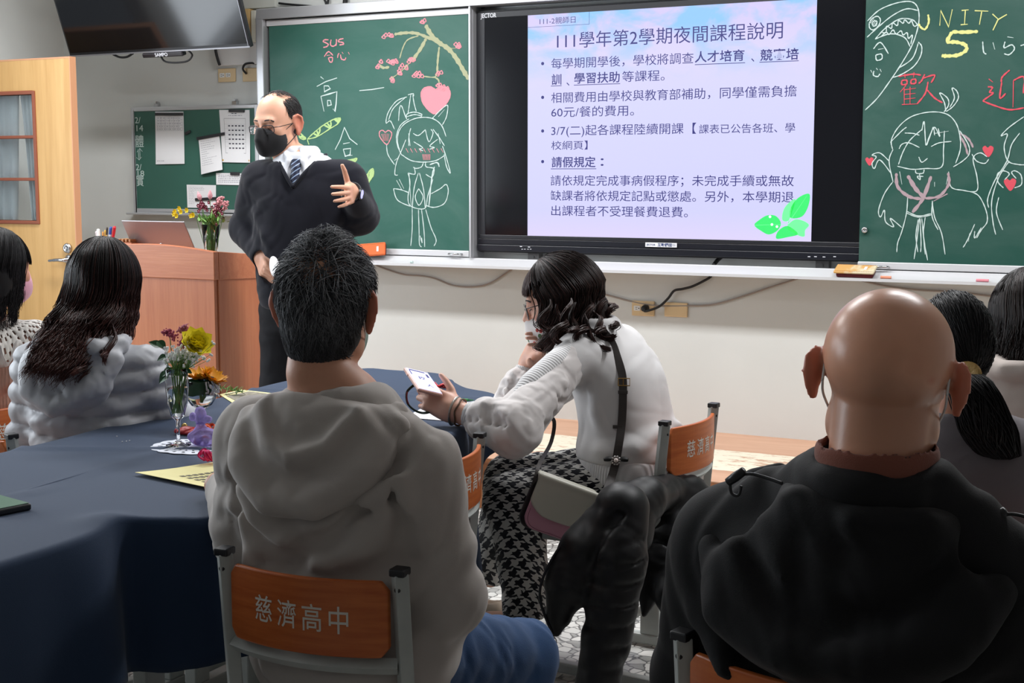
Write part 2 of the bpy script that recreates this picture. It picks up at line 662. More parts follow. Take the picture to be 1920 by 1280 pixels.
struct('floor', MB().box((-3.3, -8.6, -0.1), (5.1, 0.2, 0.0)), M_TERR)
struct('ceiling', MB().box((-3.3, -8.6, 3.1), (5.1, 0.2, 3.2)), M_CEIL)
struct('wall_front', MB().box((-3.3, 0.08, 0.0), (5.1, 0.24, 3.1)), M_WALL)
M_DARKW = mat('low_bounce_wall', srgb(150, 148, 146), 0.8)  # unseen right and back walls, toned down to cut bounced light
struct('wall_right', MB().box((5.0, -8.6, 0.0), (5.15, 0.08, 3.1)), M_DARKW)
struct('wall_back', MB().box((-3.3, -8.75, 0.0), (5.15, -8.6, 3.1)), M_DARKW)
wl = MB()
wl.box((-3.27, -0.72, 0), (-3.12, 0.08, 3.1)).box((-3.27, -1.68, 2.06), (-3.12, -0.72, 3.1)).box((-3.27, -1.9, 0), (-3.12, -1.68, 3.1))
wl.box((-3.27, -5.4, 0), (-3.12, -1.9, 0.92)).box((-3.27, -5.4, 2.55), (-3.12, -1.9, 3.1)).box((-3.27, -8.6, 0), (-3.12, -5.4, 3.1))
struct('wall_left', wl, M_WALL)
fr = MB()
for yy in (-5.4, -4.55, -3.68, -2.81, -1.94): fr.box((-3.24, yy, 0.92), (-3.16, yy + 0.04, 2.55))
fr.box((-3.24, -5.4, 0.92), (-3.16, -1.9, 0.96)).box((-3.24, -5.4, 2.51), (-3.16, -1.9, 2.55))
struct('window_1', fr, M_ALU)

# fluorescent fixtures on the ceiling
for lx, ly in LAMPS:
    t = thing('ceiling_light', 'white fluorescent ceiling light with two tubes', 'ceiling light', (lx, ly, 3.1), 0, 'fluorescent ceiling lights')
    MB().box((-0.62, -0.16, -0.05), (0.62, 0.16, 0.0)).build('housing', M_WHITEPL, t, bevel=0.008)
    for s in (-0.08, 0.08):
        MB().tube([(-0.58, s, -0.062), (0.58, s, -0.062)], 0.013, 10).build('tube', mat('lit_tube', (1, 0.97, 0.93), 0.4, emit=4.0), t)

# teaching platform with a worn painted band
M_PLAT = mat('platform_tile', srgb(196, 150, 122), 0.5)
g = NT(M_PLAT)
co = g.coord('Object')
sep = g.n('ShaderNodeSeparateXYZ', Vector=co)
yv = g.math('ADD', sep.outputs['Y'], g.math('MULTIPLY', g.math('SUBTRACT', g.n('ShaderNodeTexNoise', Vector=co, Scale=25.0, Detail=3.0).outputs['Fac'], 0.5), 0.02))
band = g.math('MULTIPLY', g.math('GREATER_THAN', yv, -0.74), g.math('LESS_THAN', yv, -0.325))
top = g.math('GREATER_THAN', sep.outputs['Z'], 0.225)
worn = g.n('ShaderNodeTexNoise', Vector=g.coord('Object', (9, 26, 10)), Scale=1.0, Detail=8.0, Roughness=0.75).outputs['Fac']
wornm = g.ramp(worn, [(0.40, (0, 0, 0)), (0.47, (1, 1, 1))])
tile = g.ramp(g.n('ShaderNodeTexNoise', Vector=g.coord('Object', (2, 12, 2)), Scale=1.0, Detail=4.0).outputs['Fac'], [(0.3, srgb(186, 140, 112)), (0.7, srgb(206, 164, 136))])
cream = g.mix(wornm, srgb(186, 140, 112), srgb(226, 218, 196))
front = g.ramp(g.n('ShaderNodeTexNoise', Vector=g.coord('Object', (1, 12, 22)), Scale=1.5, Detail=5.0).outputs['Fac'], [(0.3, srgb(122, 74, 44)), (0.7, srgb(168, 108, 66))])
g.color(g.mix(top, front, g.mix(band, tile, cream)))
pf = MB().box((-1.9, -0.962, 0.205), (5.0, 0.08, 0.2287)).box((-1.88, -0.945, 0.0), (5.0, 0.08, 0.205))
o = struct('trim_1', pf, M_PLAT)
o['label'] = 'raised teaching platform with a worn cream band below the boards'

# ------------------------------------------------------------------ open door on the left
M_DOORW = wood('door_wood', srgb(196, 152, 92), srgb(214, 172, 112), 'z', 0.4, 0.5)
M_DOOREDGE = mat('door_edge_band', srgb(206, 150, 112), 0.45)
M_DFRAME = mat('door_window_frame', srgb(140, 76, 52), 0.45)
DX0, DX1, DY, DZ = -3.10, -2.205, -0.80, 2.035
GX1 = at(66, 300, y=DY)[0]; GX0 = GX1 - 0.58
gz = [at(30, v, y=DY)[2] for v in (178, 257, 336, 413)]
leaf = MB()
leaf.box((DX0, DY, 0.012), (GX0, DY + 0.04, DZ)).box((GX1, DY, 0.012), (DX1 - 0.006, DY + 0.04, DZ))
leaf.box((GX0, DY, gz[0]), (GX1, DY + 0.04, DZ)).box((GX0, DY, 0.012), (GX1, DY + 0.04, gz[3]))
door = struct('door_1', leaf, M_DOORW)
MB().box((DX1 - 0.006, DY - 0.001, 0.012), (DX1, DY + 0.041, DZ)).box((DX0, DY - 0.001, DZ), (DX1, DY + 0.041, DZ + 0.008)).build('door_edge', M_DOOREDGE, door)
f = MB()
w = 0.018
f.box((GX0 - w, DY - 0.008, gz[3] - w), (GX0, DY + 0.048, gz[0] + w)).box((GX1, DY - 0.008, gz[3] - w), (GX1 + w, DY + 0.048, gz[0] + w))
for z in (gz[0], gz[3] - w): f.box((GX0, DY - 0.008, z), (GX1, DY + 0.048, z + w))
for z in gz[1:3]: f.box((GX0, DY - 0.006, z - 0.008), (GX1, DY + 0.046, z + 0.008))
f.build('window_frame', M_DFRAME, door, bevel=0.003)
M_PANE = mat('door_glass', (0.9, 0.95, 0.97), 0.03, **{'Transmission Weight': 1.0, 'IOR': 1.3})
pn = MB()
for i in range(3): pn.box((GX0, DY + 0.018, gz[i + 1] + 0.008), (GX1, DY + 0.022, gz[i] - 0.008))
pn.build('glass_pane', M_PANE, door)
M_CURT = mat('pale_curtain', srgb(196, 200, 200), 0.9, sheen=0.2)
cu_ = MB()
GM = at(25, 300, y=DY)[0]
for a, b, sgn in ((GX0 - 0.02, GM, 1), (GM, GX1 + 0.02, -1)):
    n, mrow = 40, 14
    vs = []
    for j in range(mrow + 1):
        tz = j / mrow
        z = gz[0] + 0.03 - tz * (gz[0] - gz[3] + 0.06)
        pull = 0.055 * tz ** 0.8
        for i in range(n + 1):
            s = i / n
            xx = a + (b - a) * s
            xx += (-pull * s if sgn == 1 else pull * (1 - s))
            vs.append((xx, DY + 0.062 + 0.012 * math.sin(s * 38 + 0.8 * math.sin(tz * 3)) * (0.4 + 0.6 * tz), z))
    fs = [(j * (n + 1) + i, j * (n + 1) + i + 1, (j + 1) * (n + 1) + i + 1, (j + 1) * (n + 1) + i) for j in range(mrow) for i in range(n)]
    cu_.add(vs, fs)
o = cu_.build('curtain', M_CURT, door, smooth=True)
md = o.modifiers.new('thickness', 'SOLIDIFY'); md.thickness = 0.002
hp = at(128, 465, y=DY)
lk = MB().lathe([(0.0, 0), (0.026, 0), (0.027, 0.008), (0.022, 0.016), (0.012, 0.017), (0.011, 0.014), (0, 0.014)], 24, hp, M=Matrix.Rotation(PI / 2, 4, 'X'))
lk.build('deadbolt', M_CHROME, door, smooth=True)
hp = at(130, 487, y=DY)
hd_ = MB().lathe([(0.0, 0), (0.027, 0), (0.028, 0.006), (0.02, 0.012), (0.011, 0.014), (0.010, 0.045), (0, 0.047)], 24, hp, M=Matrix.Rotation(PI / 2, 4, 'X'))
hd_.tube(spline([hp + np.array(q) for q in ((0.004, -0.043, 0), (-0.03, -0.046, 0.001), (-0.07, -0.044, -0.002), (-0.108, -0.038, -0.006))], 5), [0.010] * 5 + [0.009] * 5 + [0.0075] * 5 + [0.005], 10)
hd_.build('lever_handle', M_CHROME, door, smooth=True)
mb_ = MB()
mb_.box((DX0 - 0.02, DY + 0.0, 0.3), (DX0, DY + 0.05, 0.4)).box((DX0 - 0.02, DY, 1.6), (DX0, DY + 0.05, 1.7))
mb_.build('hinge', M_CHROME, door)
# ------------------------------------------------------------------ boards and the big display
YB = -0.03          # face of the chalkboards
ZG0, ZG1 = 1.065, 2.232


NSTROKE = [0]


def ribbon(mb, pts, w, y=YB, mi=0, per=6, smooth=True, th=0.0012):
    """a chalk stroke lying on a board: pts are photo pixels, w its width in metres"""
    P = [at(u, v, y=y) for u, v in pts]
    Q = spline(P, per) if (smooth and len(P) > 2) else np.array(P)
    if len(Q) < 2: return
    T = np.gradient(Q, axis=0); T /= np.linalg.norm(T, axis=1)[:, None] + 1e-12
    N = np.stack([-T[:, 2], 0 * T[:, 0], T[:, 0]], 1)
    n = len(Q)
    wv = np.array([0.5 * w * (0.8 + 0.35 * math.sin(i * 2.1 + len(Q)) * 0.5 + 0.1 * math.sin(i * 5.3)) for i in range(n)])
    wv[0] *= 0.5; wv[-1] *= 0.5
    NSTROKE[0] += 1
    F_ = np.stack([0 * wv, -th - 0.00012 * (NSTROKE[0] % 9) - 4e-6 * np.arange(n), 0 * wv], 1)
    a = Q + N * wv[:, None]; b = Q - N * wv[:, None]
    vs = list(a) + list(a * 1 + F_) + list(b + F_) + list(b)
    fs = []
    for i in range(n - 1):
        for k in range(3):
            fs.append((k * n + i, k * n + i + 1, (k + 1) * n + i + 1, (k + 1) * n + i))
    fs += [(0, n, 2 * n, 3 * n), (n - 1, 4 * n - 1, 3 * n - 1, 2 * n - 1)]
    mb.add(vs, fs, mi)


def patch(mb, pts, y=YB, mi=0, per=5, th=0.0008):
    """a rubbed-in chalk area with a drawn outline"""
    Q = spline([at(u, v, y=y) for u, v in pts], per, closed=True)
    mb.prism([(q[0], q[2]) for q in Q], 'y', y - th, y + 0.0005, mi)


def c2(pts): return [(400 + x / 2.56, y / 2.56) for x, y in pts]
def c4(pts): return [(1560 + x / 2.286, y / 2.286) for x, y in pts]
def c3(x, y): return (880 + x / 2.526, y / 2.526)


def sheet_of(name, m, parent, strokes, w, xf):
    mb = MB()
    for s in strokes: ribbon(mb, xf(s), w)
    return mb.build(name, m, parent)


# aluminium frame round both boards
frm = MB()
frm.box((-1.591, -0.062, 2.268), (4.4, 0.08, 2.322)).box((-1.591, -0.062, 1.032), (-1.549, 0.08, 2.268))

# left board
cb = thing('chalkboard', 'green chalkboard with cherry branch and chibi girl drawings behind the teacher', 'chalkboard', (0, 0, 0), 0)
frm.build('frame', M_ALU, cb, bevel=0.004)
MB().box((-1.532, YB, ZG0), (-0.313, 0.0, ZG1)).build('writing_surface', M_BOARD, cb)
MB().box((-1.545, YB - 0.006, ZG1), (-0.30, 0.0, 2.262)).build('top_rail', M_ALUW, cb, bevel=0.003)
MB().box((-1.545, YB - 0.006, 1.034), (-0.313, 0.0, ZG0)).build('bottom_rail', M_ALUW, cb, bevel=0.003)
MB().box((-0.313, YB - 0.002, 1.03), (-0.300, 0.0, 2.262)).build('side_trim', mat('dark_trim', srgb(40, 62, 56), 0.5), cb)
hx = at(855, 476, y=YB - 0.006)
MB().tube([hx + np.array(q) for q in ((-0.034, 0.0, 0), (-0.034, -0.016, 0), (-0.03, -0.02, 0), (0.03, -0.02, 0.001), (0.034, -0.016, 0), (0.034, 0.0, 0))], 0.0055, 8).build('pull_handle', M_CHROME, cb, smooth=True)
MB().box((-0.300, -0.055, 1.032), (-0.291, 0.08, 2.268)).box((-0.2905, -0.03, 1.032), (-0.2885, 0.08, 2.268)).build('end_post', M_ALU, cb)

# chalk writing on the left board
W1 = 0.007
mb = MB()
for s in ([(553, 191), (535, 191), (528, 199), (540, 205), (552, 213), (546, 223), (528, 228)], [(566, 190), (563, 214), (575, 222), (590, 212), (592, 188), (590, 220)], [(625, 185), (606, 190), (602, 200), (622, 204), (625, 212), (606, 216)]):
    ribbon(mb, c2(s), 0.008)
for s in ([(533, 272), (553, 248), (575, 266)], [(545, 266), (562, 264)], [(553, 278), (572, 276), (570, 297), (560, 296), (553, 278)], [(597, 278), (600, 262), (605, 256)], [(611, 262), (616, 283), (632, 287), (637, 276)], [(618, 250), (624, 258)], [(648, 250), (654, 262)]):
    ribbon(mb, c2(s), 0.007)
mb.build('chalk_lettering', M_CHALKP, cb)['label'] = 'pink chalk writing'
mb = MB()
for s in ([(515, 368), (530, 380)], [(497, 415), (540, 392), (594, 374)], [(532, 412), (534, 440), (562, 425), (552, 412), (532, 412)], [(517, 462), (532, 535)], [(517, 462), (560, 450), (594, 440), (590, 500), (584, 535), (575, 522)], [(548, 482), (550, 508), (567, 503), (563, 482), (548, 482)],
          [(702, 435), (760, 430), (820, 420)], [(630, 610), (610, 670), (585, 718)], [(630, 612), (655, 665), (692, 694)], [(624, 690), (655, 684)], [(624, 716), (634, 750), (657, 742), (660, 712), (624, 716)], [(632, 748), (668, 745)]):
    ribbon(mb, c2(s), 0.0095, smooth=False)
mb.build('chalk_lettering', M_CHALKW, cb)['label'] = 'large white chalk writing'
# bean pods and leaves in light green
mb = MB()
for pod in ([(452, 668), (480, 640), (530, 600), (580, 572), (608, 568), (600, 592), (560, 618), (500, 655)], [(630, 772), (660, 766), (690, 760), (672, 780), (650, 792)], [(688, 856), (730, 845), (755, 815), (768, 812), (762, 850), (740, 885), (722, 912)], [(414, 636), (428, 648), (445, 664), (430, 668), (414, 658)]):
    ribbon(mb, c2(pod + pod[:1]), 0.007)
    n = len(pod)
    for i in range(1, n // 2 + 1):
        a, b = pod[i], pod[-i]
        for t in np.linspace(0, 1, 4)[:3]:
            a2 = (a[0] + (pod[(i + 1) % n][0] - a[0]) * t, a[1] + (pod[(i + 1) % n][1] - a[1]) * t)
            ribbon(mb, c2([a2, ((a2[0] + b[0]) / 2 + 4, (a2[1] + b[1]) / 2), b]), 0.011)
ribbon(mb, c2([(452, 668), (455, 680), (460, 694)]), 0.006)
mb.build('chalk_leaf', M_CHALKG, cb)
# cherry branch
mb = MB()
for s, w in (([(1020, 120), (1045, 165), (1085, 205), (1130, 235), (1170, 285), (1205, 345), (1228, 380)], 0.028), ([(870, 165), (920, 158), (975, 160), (1030, 180), (1085, 205)], 0.018), ([(985, 172), (935, 190), (912, 225), (895, 280)], 0.008),
             ([(1022, 185), (995, 235), (960, 285)], 0.022), ([(1085, 225), (1078, 290), (1075, 345)], 0.014), ([(1075, 345), (1062, 370), (1010, 366)], 0.008), ([(1062, 370), (1082, 385), (1085, 420)], 0.010), ([(1130, 232), (1165, 232)], 0.008), ([(800, 312), (815, 325), (845, 322)], 0.016), ([(960, 285), (900, 345), (852, 378)], 0.006)):
    ribbon(mb, c2(s), w)
mb.build('chalk_branch', M_CHALKB, cb)
mb = MB()
rr = random.Random(3)
for bx, by, n in ((1010, 105, 3), (838, 172, 5), (1172, 220, 5), (782, 316, 3), (808, 290, 2), (858, 298, 7), (888, 345, 3), (850, 382, 3), (915, 320, 4), (948, 292, 5), (985, 358, 7), (1082, 350, 3), (1076, 408, 3), (1105, 424, 5)):
    for k in range(n):
        x = bx + rr.uniform(-1, 1) * 9 * math.sqrt(n); y = by + rr.uniform(-1, 1) * 8
        pts = []
        for q in range(16):
            a = q * 0.83
            r = 4 + 6 * abs(math.sin(q * 1.3))
            pts.append((x + r * math.cos(a), y + r * math.sin(a)))
        ribbon(mb, c2(pts), 0.0042, per=3)
mb.build('chalk_blossom', M_CHALKP, cb)
mb = MB()
heart = [(1068, 430), (1040, 416), (1010, 425), (998, 450), (1005, 490), (1030, 525), (1063, 546), (1100, 520), (1130, 480), (1138, 445), (1120, 420), (1090, 418)]
patch(mb, c2(heart)); ribbon(mb, c2(heart + heart[:1]), 0.007)
sh = [(826, 636), (812, 625), (798, 634), (802, 660), (832, 693), (850, 668), (857, 640), (842, 626)]
ribbon(mb, c2(sh + sh[:1]), 0.006)
for i in range(6): ribbon(mb, c2([(808 + i * 7, 640 + abs(i - 3)), (818 + i * 4, 676)]), 0.004, smooth=False)
for i in range(9): ribbon(mb, c2([(925 + i * 21, 712), (936 + i * 21, 732)]), 0.006, smooth=False)
for i in range(6): ribbon(mb, c2([(1005 + i * 7, 740), (1010 + i * 6, 768)]), 0.007, smooth=False)
mb.build('chalk_heart', M_CHALKP, cb)
# little girl figure in white outline
fig = [[(895, 720), (885, 680), (892, 630), (925, 590), (985, 565), (1050, 568), (1095, 600), (1118, 655)], [(940, 570), (900, 600), (880, 650), (885, 700), (905, 745)], [(938, 700), (940, 650), (948, 615)], [(960, 640), (985, 650), (1018, 622)], [(1018, 622), (1035, 680), (1055, 640), (1045, 620)], [(1055, 620), (1085, 660), (1110, 700)],
       [(962, 680), (1005, 708), (990, 716), (1008, 724)], [(1078, 668), (1040, 700), (1062, 708), (1038, 716)], [(905, 742), (950, 770), (1010, 778), (1070, 770), (1112, 745)], [(925, 670), (905, 720), (880, 780), (872, 835), (886, 840)], [(1100, 700), (1120, 760), (1138, 830), (1120, 800), (1108, 740)],
       [(1010, 775), (1000, 800), (975, 808), (960, 802)], [(965, 805), (968, 835), (935, 830)], [(1020, 775), (1022, 800), (1060, 810), (1050, 850), (1020, 836)], [(935, 830), (945, 880), (935, 950), (950, 990), (1015, 1000), (1030, 940), (1055, 860)], [(985, 830), (965, 900), (955, 1000)], [(990, 830), (1010, 910), (1018, 1000)], [(986, 905), (1008, 945), (988, 985), (970, 945), (986, 905)],
       [(865, 905), (885, 960), (945, 990)], [(865, 905), (900, 910), (940, 925)], [(1045, 930), (1090, 905), (1118, 885), (1128, 920), (1110, 975), (1060, 995), (1020, 985)], [(955, 1000), (955, 1100), (948, 1180)], [(985, 1005), (988, 1100), (990, 1170), (1000, 1185)], [(1000, 1005), (1012, 1110), (1015, 1185)], [(1020, 1005), (1045, 1090), (1070, 1150), (1060, 1180)], [(992, 1130), (1003, 1165), (1000, 1140)],
       [(880, 865), (905, 910)], [(893, 860), (915, 905)], [(948, 455), (940, 510), (935, 545)], [(958, 455), (965, 500), (975, 535)], [(935, 455), (960, 450), (962, 462)], [(928, 572), (930, 548), (965, 538), (1000, 548), (998, 560)], [(930, 560), (965, 550), (1000, 556)],
       [(930, 465), (880, 485), (840, 540), (830, 590), (850, 580), (870, 620)], [(920, 470), (865, 520), (842, 575)], [(890, 580), (895, 520), (905, 510), (925, 565)], [(1050, 570), (1090, 530), (1125, 505), (1120, 560), (1100, 600)], [(1080, 560), (1110, 525)], [(832, 690), (838, 740), (870, 790)], [(870, 770), (890, 755)]]
mb = MB()
for s in fig: ribbon(mb, c2(s), 0.0055)
for s in ([(945, 700), (938, 640)], [(1090, 690), (1080, 640)], [(1062, 800), (1050, 850), (1035, 990)], [(1085, 800), (1075, 780), (1040, 790)], [(940, 835), (950, 985)]): ribbon(mb, c2(s), 0.008)
mb.build('chalk_figure', M_CHALKW, cb)

# right board
rb = thing('chalkboard', 'dark green chalkboard with shark and smiling girl drawings right of the screen', 'chalkboard', (0, 0, 0), 0)
MB().box((1.643, YB, ZG0), (4.2, -0.011, ZG1)).build('writing_surface', M_BOARDR, rb)
MB().box((1.64, YB - 0.006, ZG1), (4.2, -0.011, 2.262)).build('top_rail', M_ALUW, rb, bevel=0.003)
MB().box((1.64, YB - 0.006, 1.034), (4.2, -0.011, ZG0)).build('bottom_rail', M_ALUW, rb, bevel=0.003)
kp = at(1622, 431, y=YB)
MB().lathe([(0, 0), (0.013, 0), (0.015, 0.006), (0.012, 0.014), (0.006, 0.016), (0.005, 0.010), (0, 0.010)], 20, kp, M=Matrix.Rotation(PI / 2, 4, 'X')).build('lock_knob', M_CHROME, rb, smooth=True)
hx = at(1651, 500, y=YB - 0.006)
MB().tube([hx + np.array(q) for q in ((-0.034, 0.0, 0), (-0.034, -0.016, 0), (-0.03, -0.02, 0), (0.03, -0.02, 0.001), (0.034, -0.016, 0), (0.034, 0.0, 0))], 0.0055, 8).build('pull_handle', M_CHROME, rb, smooth=True)
mb = MB()
for s in ([(412, 62), (415, 95), (400, 125), (382, 118), (372, 102)], [(462, 110), (466, 45), (500, 115), (516, 40)], [(556, 45), (586, 42)], [(572, 44), (568, 104)], [(552, 106), (582, 104)], [(612, 46), (670, 48)], [(642, 50), (632, 106)], [(688, 60), (712, 82)], [(750, 62), (712, 84), (690, 130)]):
    ribbon(mb, c4(s), 0.010, smooth=len(s) > 4)
for s in ([(626, 135), (560, 138), (515, 136)], [(515, 136), (495, 178), (530, 180), (570, 192), (575, 215), (540, 236), (490, 240), (470, 238)]): ribbon(mb, c4(s), 0.018)
mb.build('chalk_lettering', M_CHALKY, rb)['label'] = 'yellow chalk writing'
mb = MB()
for s in ([(646, 178), (650, 222), (662, 232)], [(690, 182), (698, 212)], [(752, 158), (778, 162)], [(742, 178), (738, 205), (770, 192), (782, 210), (760, 234), (738, 230)], [(808, 196), (835, 190), (850, 205), (835, 225)],
          [(178, 210), (208, 182), (242, 230)], [(198, 212), (222, 208)], [(188, 236), (192, 258), (214, 252), (212, 232), (188, 236)], [(166, 300), (172, 312)], [(180, 304), (178, 322), (196, 328), (206, 316)], [(190, 292), (196, 300)], [(206, 296), (212, 308)]):
    ribbon(mb, c4(s), 0.006)
mb.build('chalk_lettering', M_CHALKW, rb)['label'] = 'white chalk writing'
mb = MB()
for s in ([(285, 328), (345, 318), (382, 322)], [(312, 316), (314, 334)], [(352, 310), (350, 332)], [(300, 345), (300, 362), (320, 360), (320, 344), (300, 345)], [(340, 342), (340, 358), (358, 356), (358, 340), (340, 342)], [(318, 365), (292, 395)], [(310, 378), (310, 450)], [(310, 385), (360, 378)], [(310, 405), (358, 400)], [(310, 425), (358, 420)], [(300, 448), (365, 445)], [(335, 372), (335, 446)],
          [(398, 318), (385, 345), (372, 358)], [(392, 335), (440, 322), (425, 355)], [(412, 350), (400, 400), (365, 445)], [(408, 385), (440, 420), (474, 440)],
          [(672, 338), (690, 352)], [(668, 372), (688, 375), (676, 395), (690, 400), (646, 432)], [(646, 432), (690, 450), (760, 470), (823, 462)], [(762, 300), (730, 330), (726, 352)], [(728, 352), (720, 420), (745, 400)], [(778, 345), (776, 460)], [(778, 345), (823, 330), (820, 400)]):
    ribbon(mb, c4(s), 0.008)
mb.build('chalk_lettering', M_CHALKR, rb)['label'] = 'red chalk writing'
mb = MB()
shark = [[(152, 90), (200, 45), (260, 18), (320, 6), (355, 15), (372, 50), (370, 110), (345, 190), (300, 270), (250, 345), (195, 420), (142, 472)], [(150, 160), (205, 110), (262, 65), (320, 38), (368, 45)], [(185, 168), (230, 120), (290, 82), (345, 85), (370, 112)], [(185, 168), (250, 145), (310, 160), (335, 200)],
         [(215, 140), (232, 138), (235, 112), (255, 122), (260, 98), (280, 110), (286, 88), (305, 100), (312, 85), (330, 100), (340, 88), (352, 112), (365, 108)], [(210, 158), (232, 138), (245, 148), (262, 128), (275, 146), (296, 132), (305, 150), (322, 140), (328, 165), (345, 150), (338, 190)],
         [(370, 180), (385, 200), (380, 240), (350, 285), (300, 318), (262, 332)], [(370, 185), (345, 250), (290, 290)], [(160, 100), (172, 80), (195, 70), (208, 85), (200, 110), (178, 128), (162, 120), (160, 100)], [(172, 102), (180, 90), (192, 92), (190, 108), (178, 112), (172, 102)]]
for s in shark: ribbon(mb, c4(s), 0.0055)
for k in range(4): ribbon(mb, c4([(165 + 6 * k, 100 + 3 * k), (180 + 4 * k, 78 + 6 * k)]), 0.006, smooth=False)
mb.build('chalk_shark', M_CHALKW, rb)
mb = MB()
girl = [[(260, 640), (255, 600), (285, 545), (340, 500), (420, 480), (490, 488), (530, 525), (548, 580), (550, 640), (530, 700)], [(480, 480), (500, 450), (495, 420), (462, 398), (482, 440), (488, 478)], [(490, 478), (520, 455), (542, 420), (535, 390), (515, 378), (525, 420), (505, 460)], [(548, 560), (585, 620), (588, 660), (560, 690), (520, 715)],
        [(280, 712), (340, 725), (400, 722), (470, 715), (478, 640), (482, 560)], [(285, 705), (305, 650), (335, 600), (385, 555)], [(250, 610), (300, 560), (320, 545)], [(385, 560), (395, 520), (400, 590), (405, 622), (425, 570), (435, 545), (440, 580)], [(405, 620), (420, 580), (440, 545), (462, 585), (455, 550)], [(288, 638), (300, 618), (330, 612), (375, 632)], [(425, 628), (460, 612), (512, 606)], [(312, 570), (350, 572), (375, 580)], [(440, 572), (500, 562)],
        [(372, 672), (385, 695), (410, 678)], [(358, 728), (362, 742), (390, 742), (395, 726)], [(375, 745), (378, 770), (366, 756), (392, 756)],
        [(245, 690), (205, 655), (172, 664), (190, 672), (172, 700), (182, 722), (205, 685), (255, 745)], [(262, 640), (245, 690), (262, 780)], [(260, 780), (225, 830), (200, 900), (208, 930), (225, 900), (230, 950), (265, 972), (250, 935), (300, 975)], [(325, 830), (320, 910), (300, 990), (282, 1040), (278, 1080)],
        [(430, 860), (440, 930), (470, 1000), (485, 1090)], [(430, 865), (430, 930), (455, 985)], [(320, 905), (370, 925), (425, 915)], [(318, 912), (370, 930), (428, 920)], [(375, 935), (365, 1020), (352, 1110)], [(385, 935), (395, 1030), (410, 1115)], [(370, 940), (360, 1010), (368, 1080)], [(400, 930), (392, 1000), (400, 1090)], [(378, 935), (382, 1040), (380, 1080)],
        [(500, 735), (510, 800), (560, 815), (620, 818), (622, 760), (605, 680), (635, 655), (665, 672)], [(600, 660), (620, 690), (655, 700), (672, 682)], [(590, 820), (630, 840), (660, 900), (665, 950), (640, 985), (620, 1020)], [(612, 960), (580, 1030), (562, 1060)], [(590, 1000), (585, 1035)], [(612, 990), (612, 1020), (640, 975)], [(290, 735), (300, 790)], [(500, 740), (490, 790)], [(440, 780), (440, 800)]]
for s in girl: ribbon(mb, c4(s), 0.005)
girl2 = [[(823, 500), (760, 545), (725, 582), (752, 575), (738, 630), (755, 690), (800, 705), (830, 706)], [(805, 570), (770, 620), (750, 690), (700, 770), (668, 850), (672, 890)], [(760, 690), (715, 760), (685, 860), (690, 950), (702, 1005)], [(715, 845), (705, 910), (732, 985)], [(735, 805), (712, 780), (710, 745), (735, 732), (760, 745), (740, 770)], [(782, 805), (812, 790), (810, 750), (785, 732), (770, 740), (790, 765)]]
for s in girl2: ribbon(mb, c4(s), 0.005)
mb.build('chalk_figure', M_CHALKW, rb)
mb = MB()
for s, w in (([(545, 570), (585, 595), (605, 632)], 0.010), ([(548, 580), (570, 620), (582, 662)], 0.010), ([(276, 742), (282, 800), (330, 842), (382, 852)], 0.016), ([(325, 752), (360, 810), (400, 850)], 0.020), ([(498, 740), (500, 790), (460, 840), (400, 850)], 0.014), ([(425, 755), (390, 850), (345, 910)], 0.018), ([(495, 830), (435, 862)], 0.01)):
    ribbon(mb, c4(s), w)
mb.build('chalk_ribbon', mat('mauve_chalk', srgb(168, 146, 152), 0.95), rb)
mb = MB()
for hx_, hy_, sc in ((160, 690, 1.0), (668, 646, 1.35), (762, 788, 1.5)):
    h = [(0, -10), (-9, -16), (-17, -8), (-10, 8), (2, 20), (14, 6), (18, -10), (8, -16)]
    patch(mb, c4([(hx_ + x * sc, hy_ + y * sc) for x, y in h]))
mb.build('chalk_heart', M_CHALKR, rb)

# chalk tray under both boards
tr = MB()
prof = [(-0.024, 1.03), (-0.03, 1.03), (-0.034, 1.026), (-0.098, 0.992), (-0.102, 0.997), (-0.107, 0.997), (-0.107, 0.984), (-0.024, 0.984)]
tr.prism(prof, 'x', -1.591, 4.4)
tr.box((-1.591, -0.024, 0.984), (4.4, 0.08, 0.996))
o = tr.build('chalk_tray', M_ALUW, None)
tag(o, 'long pale aluminium chalk tray running under the boards and the screen', 'chalk tray')

# interactive display
dsp = thing('interactive_display', 'large black interactive display showing a Chinese text slide between the chalkboards', 'display', (0, 0, 0), 0)
DZ0, DZ1, DXL, DXR = 1.06, 2.248, -0.288, 1.708
SZ0, SZ1, SX0, SX1 = 1.1464, 2.2124, -0.237, 1.658
fm = MB()
def rrect(x0, z0, x1, z1, r, n=5):
    pts = []
    for cx, cz, a0 in ((x1 - r, z1 - r, 0), (x0 + r, z1 - r, 90), (x0 + r, z0 + r, 180), (x1 - r, z0 + r, 270)):
        for i in range(n + 1):
            a = math.radians(a0 + 90 * i / n)
            pts.append((cx + r * math.cos(a), cz + r * math.sin(a)))
    return pts
fm.prism(rrect(DXL, DZ0, DXR, DZ1, 0.022), 'y', 0.004, 0.075)
fm.build('housing', mat('display_housing', srgb(30, 32, 38), 0.4), dsp)
bz = MB()
bz.box((DXL + 0.012, -0.004, SZ1), (DXR - 0.012, 0.004, DZ1 - 0.008)).box((DXL + 0.012, -0.004, SZ0), (SX0, 0.004, SZ1)).box((SX1, -0.004, SZ0), (DXR - 0.012, 0.004, SZ1))
bz.box((DXL + 0.02, -0.004, 1.128), (DXR - 0.02, 0.004, SZ0))
bz.build('bezel', mat('bezel', srgb(34, 35, 40), 0.35), dsp, bevel=0.002)
ch = MB().box((DXL + 0.008, -0.010, 1.066), (DXR - 0.008, 0.004, 1.098)).box((DXL + 0.012, -0.002, 1.098), (DXR - 0.012, 0.004, 1.128))
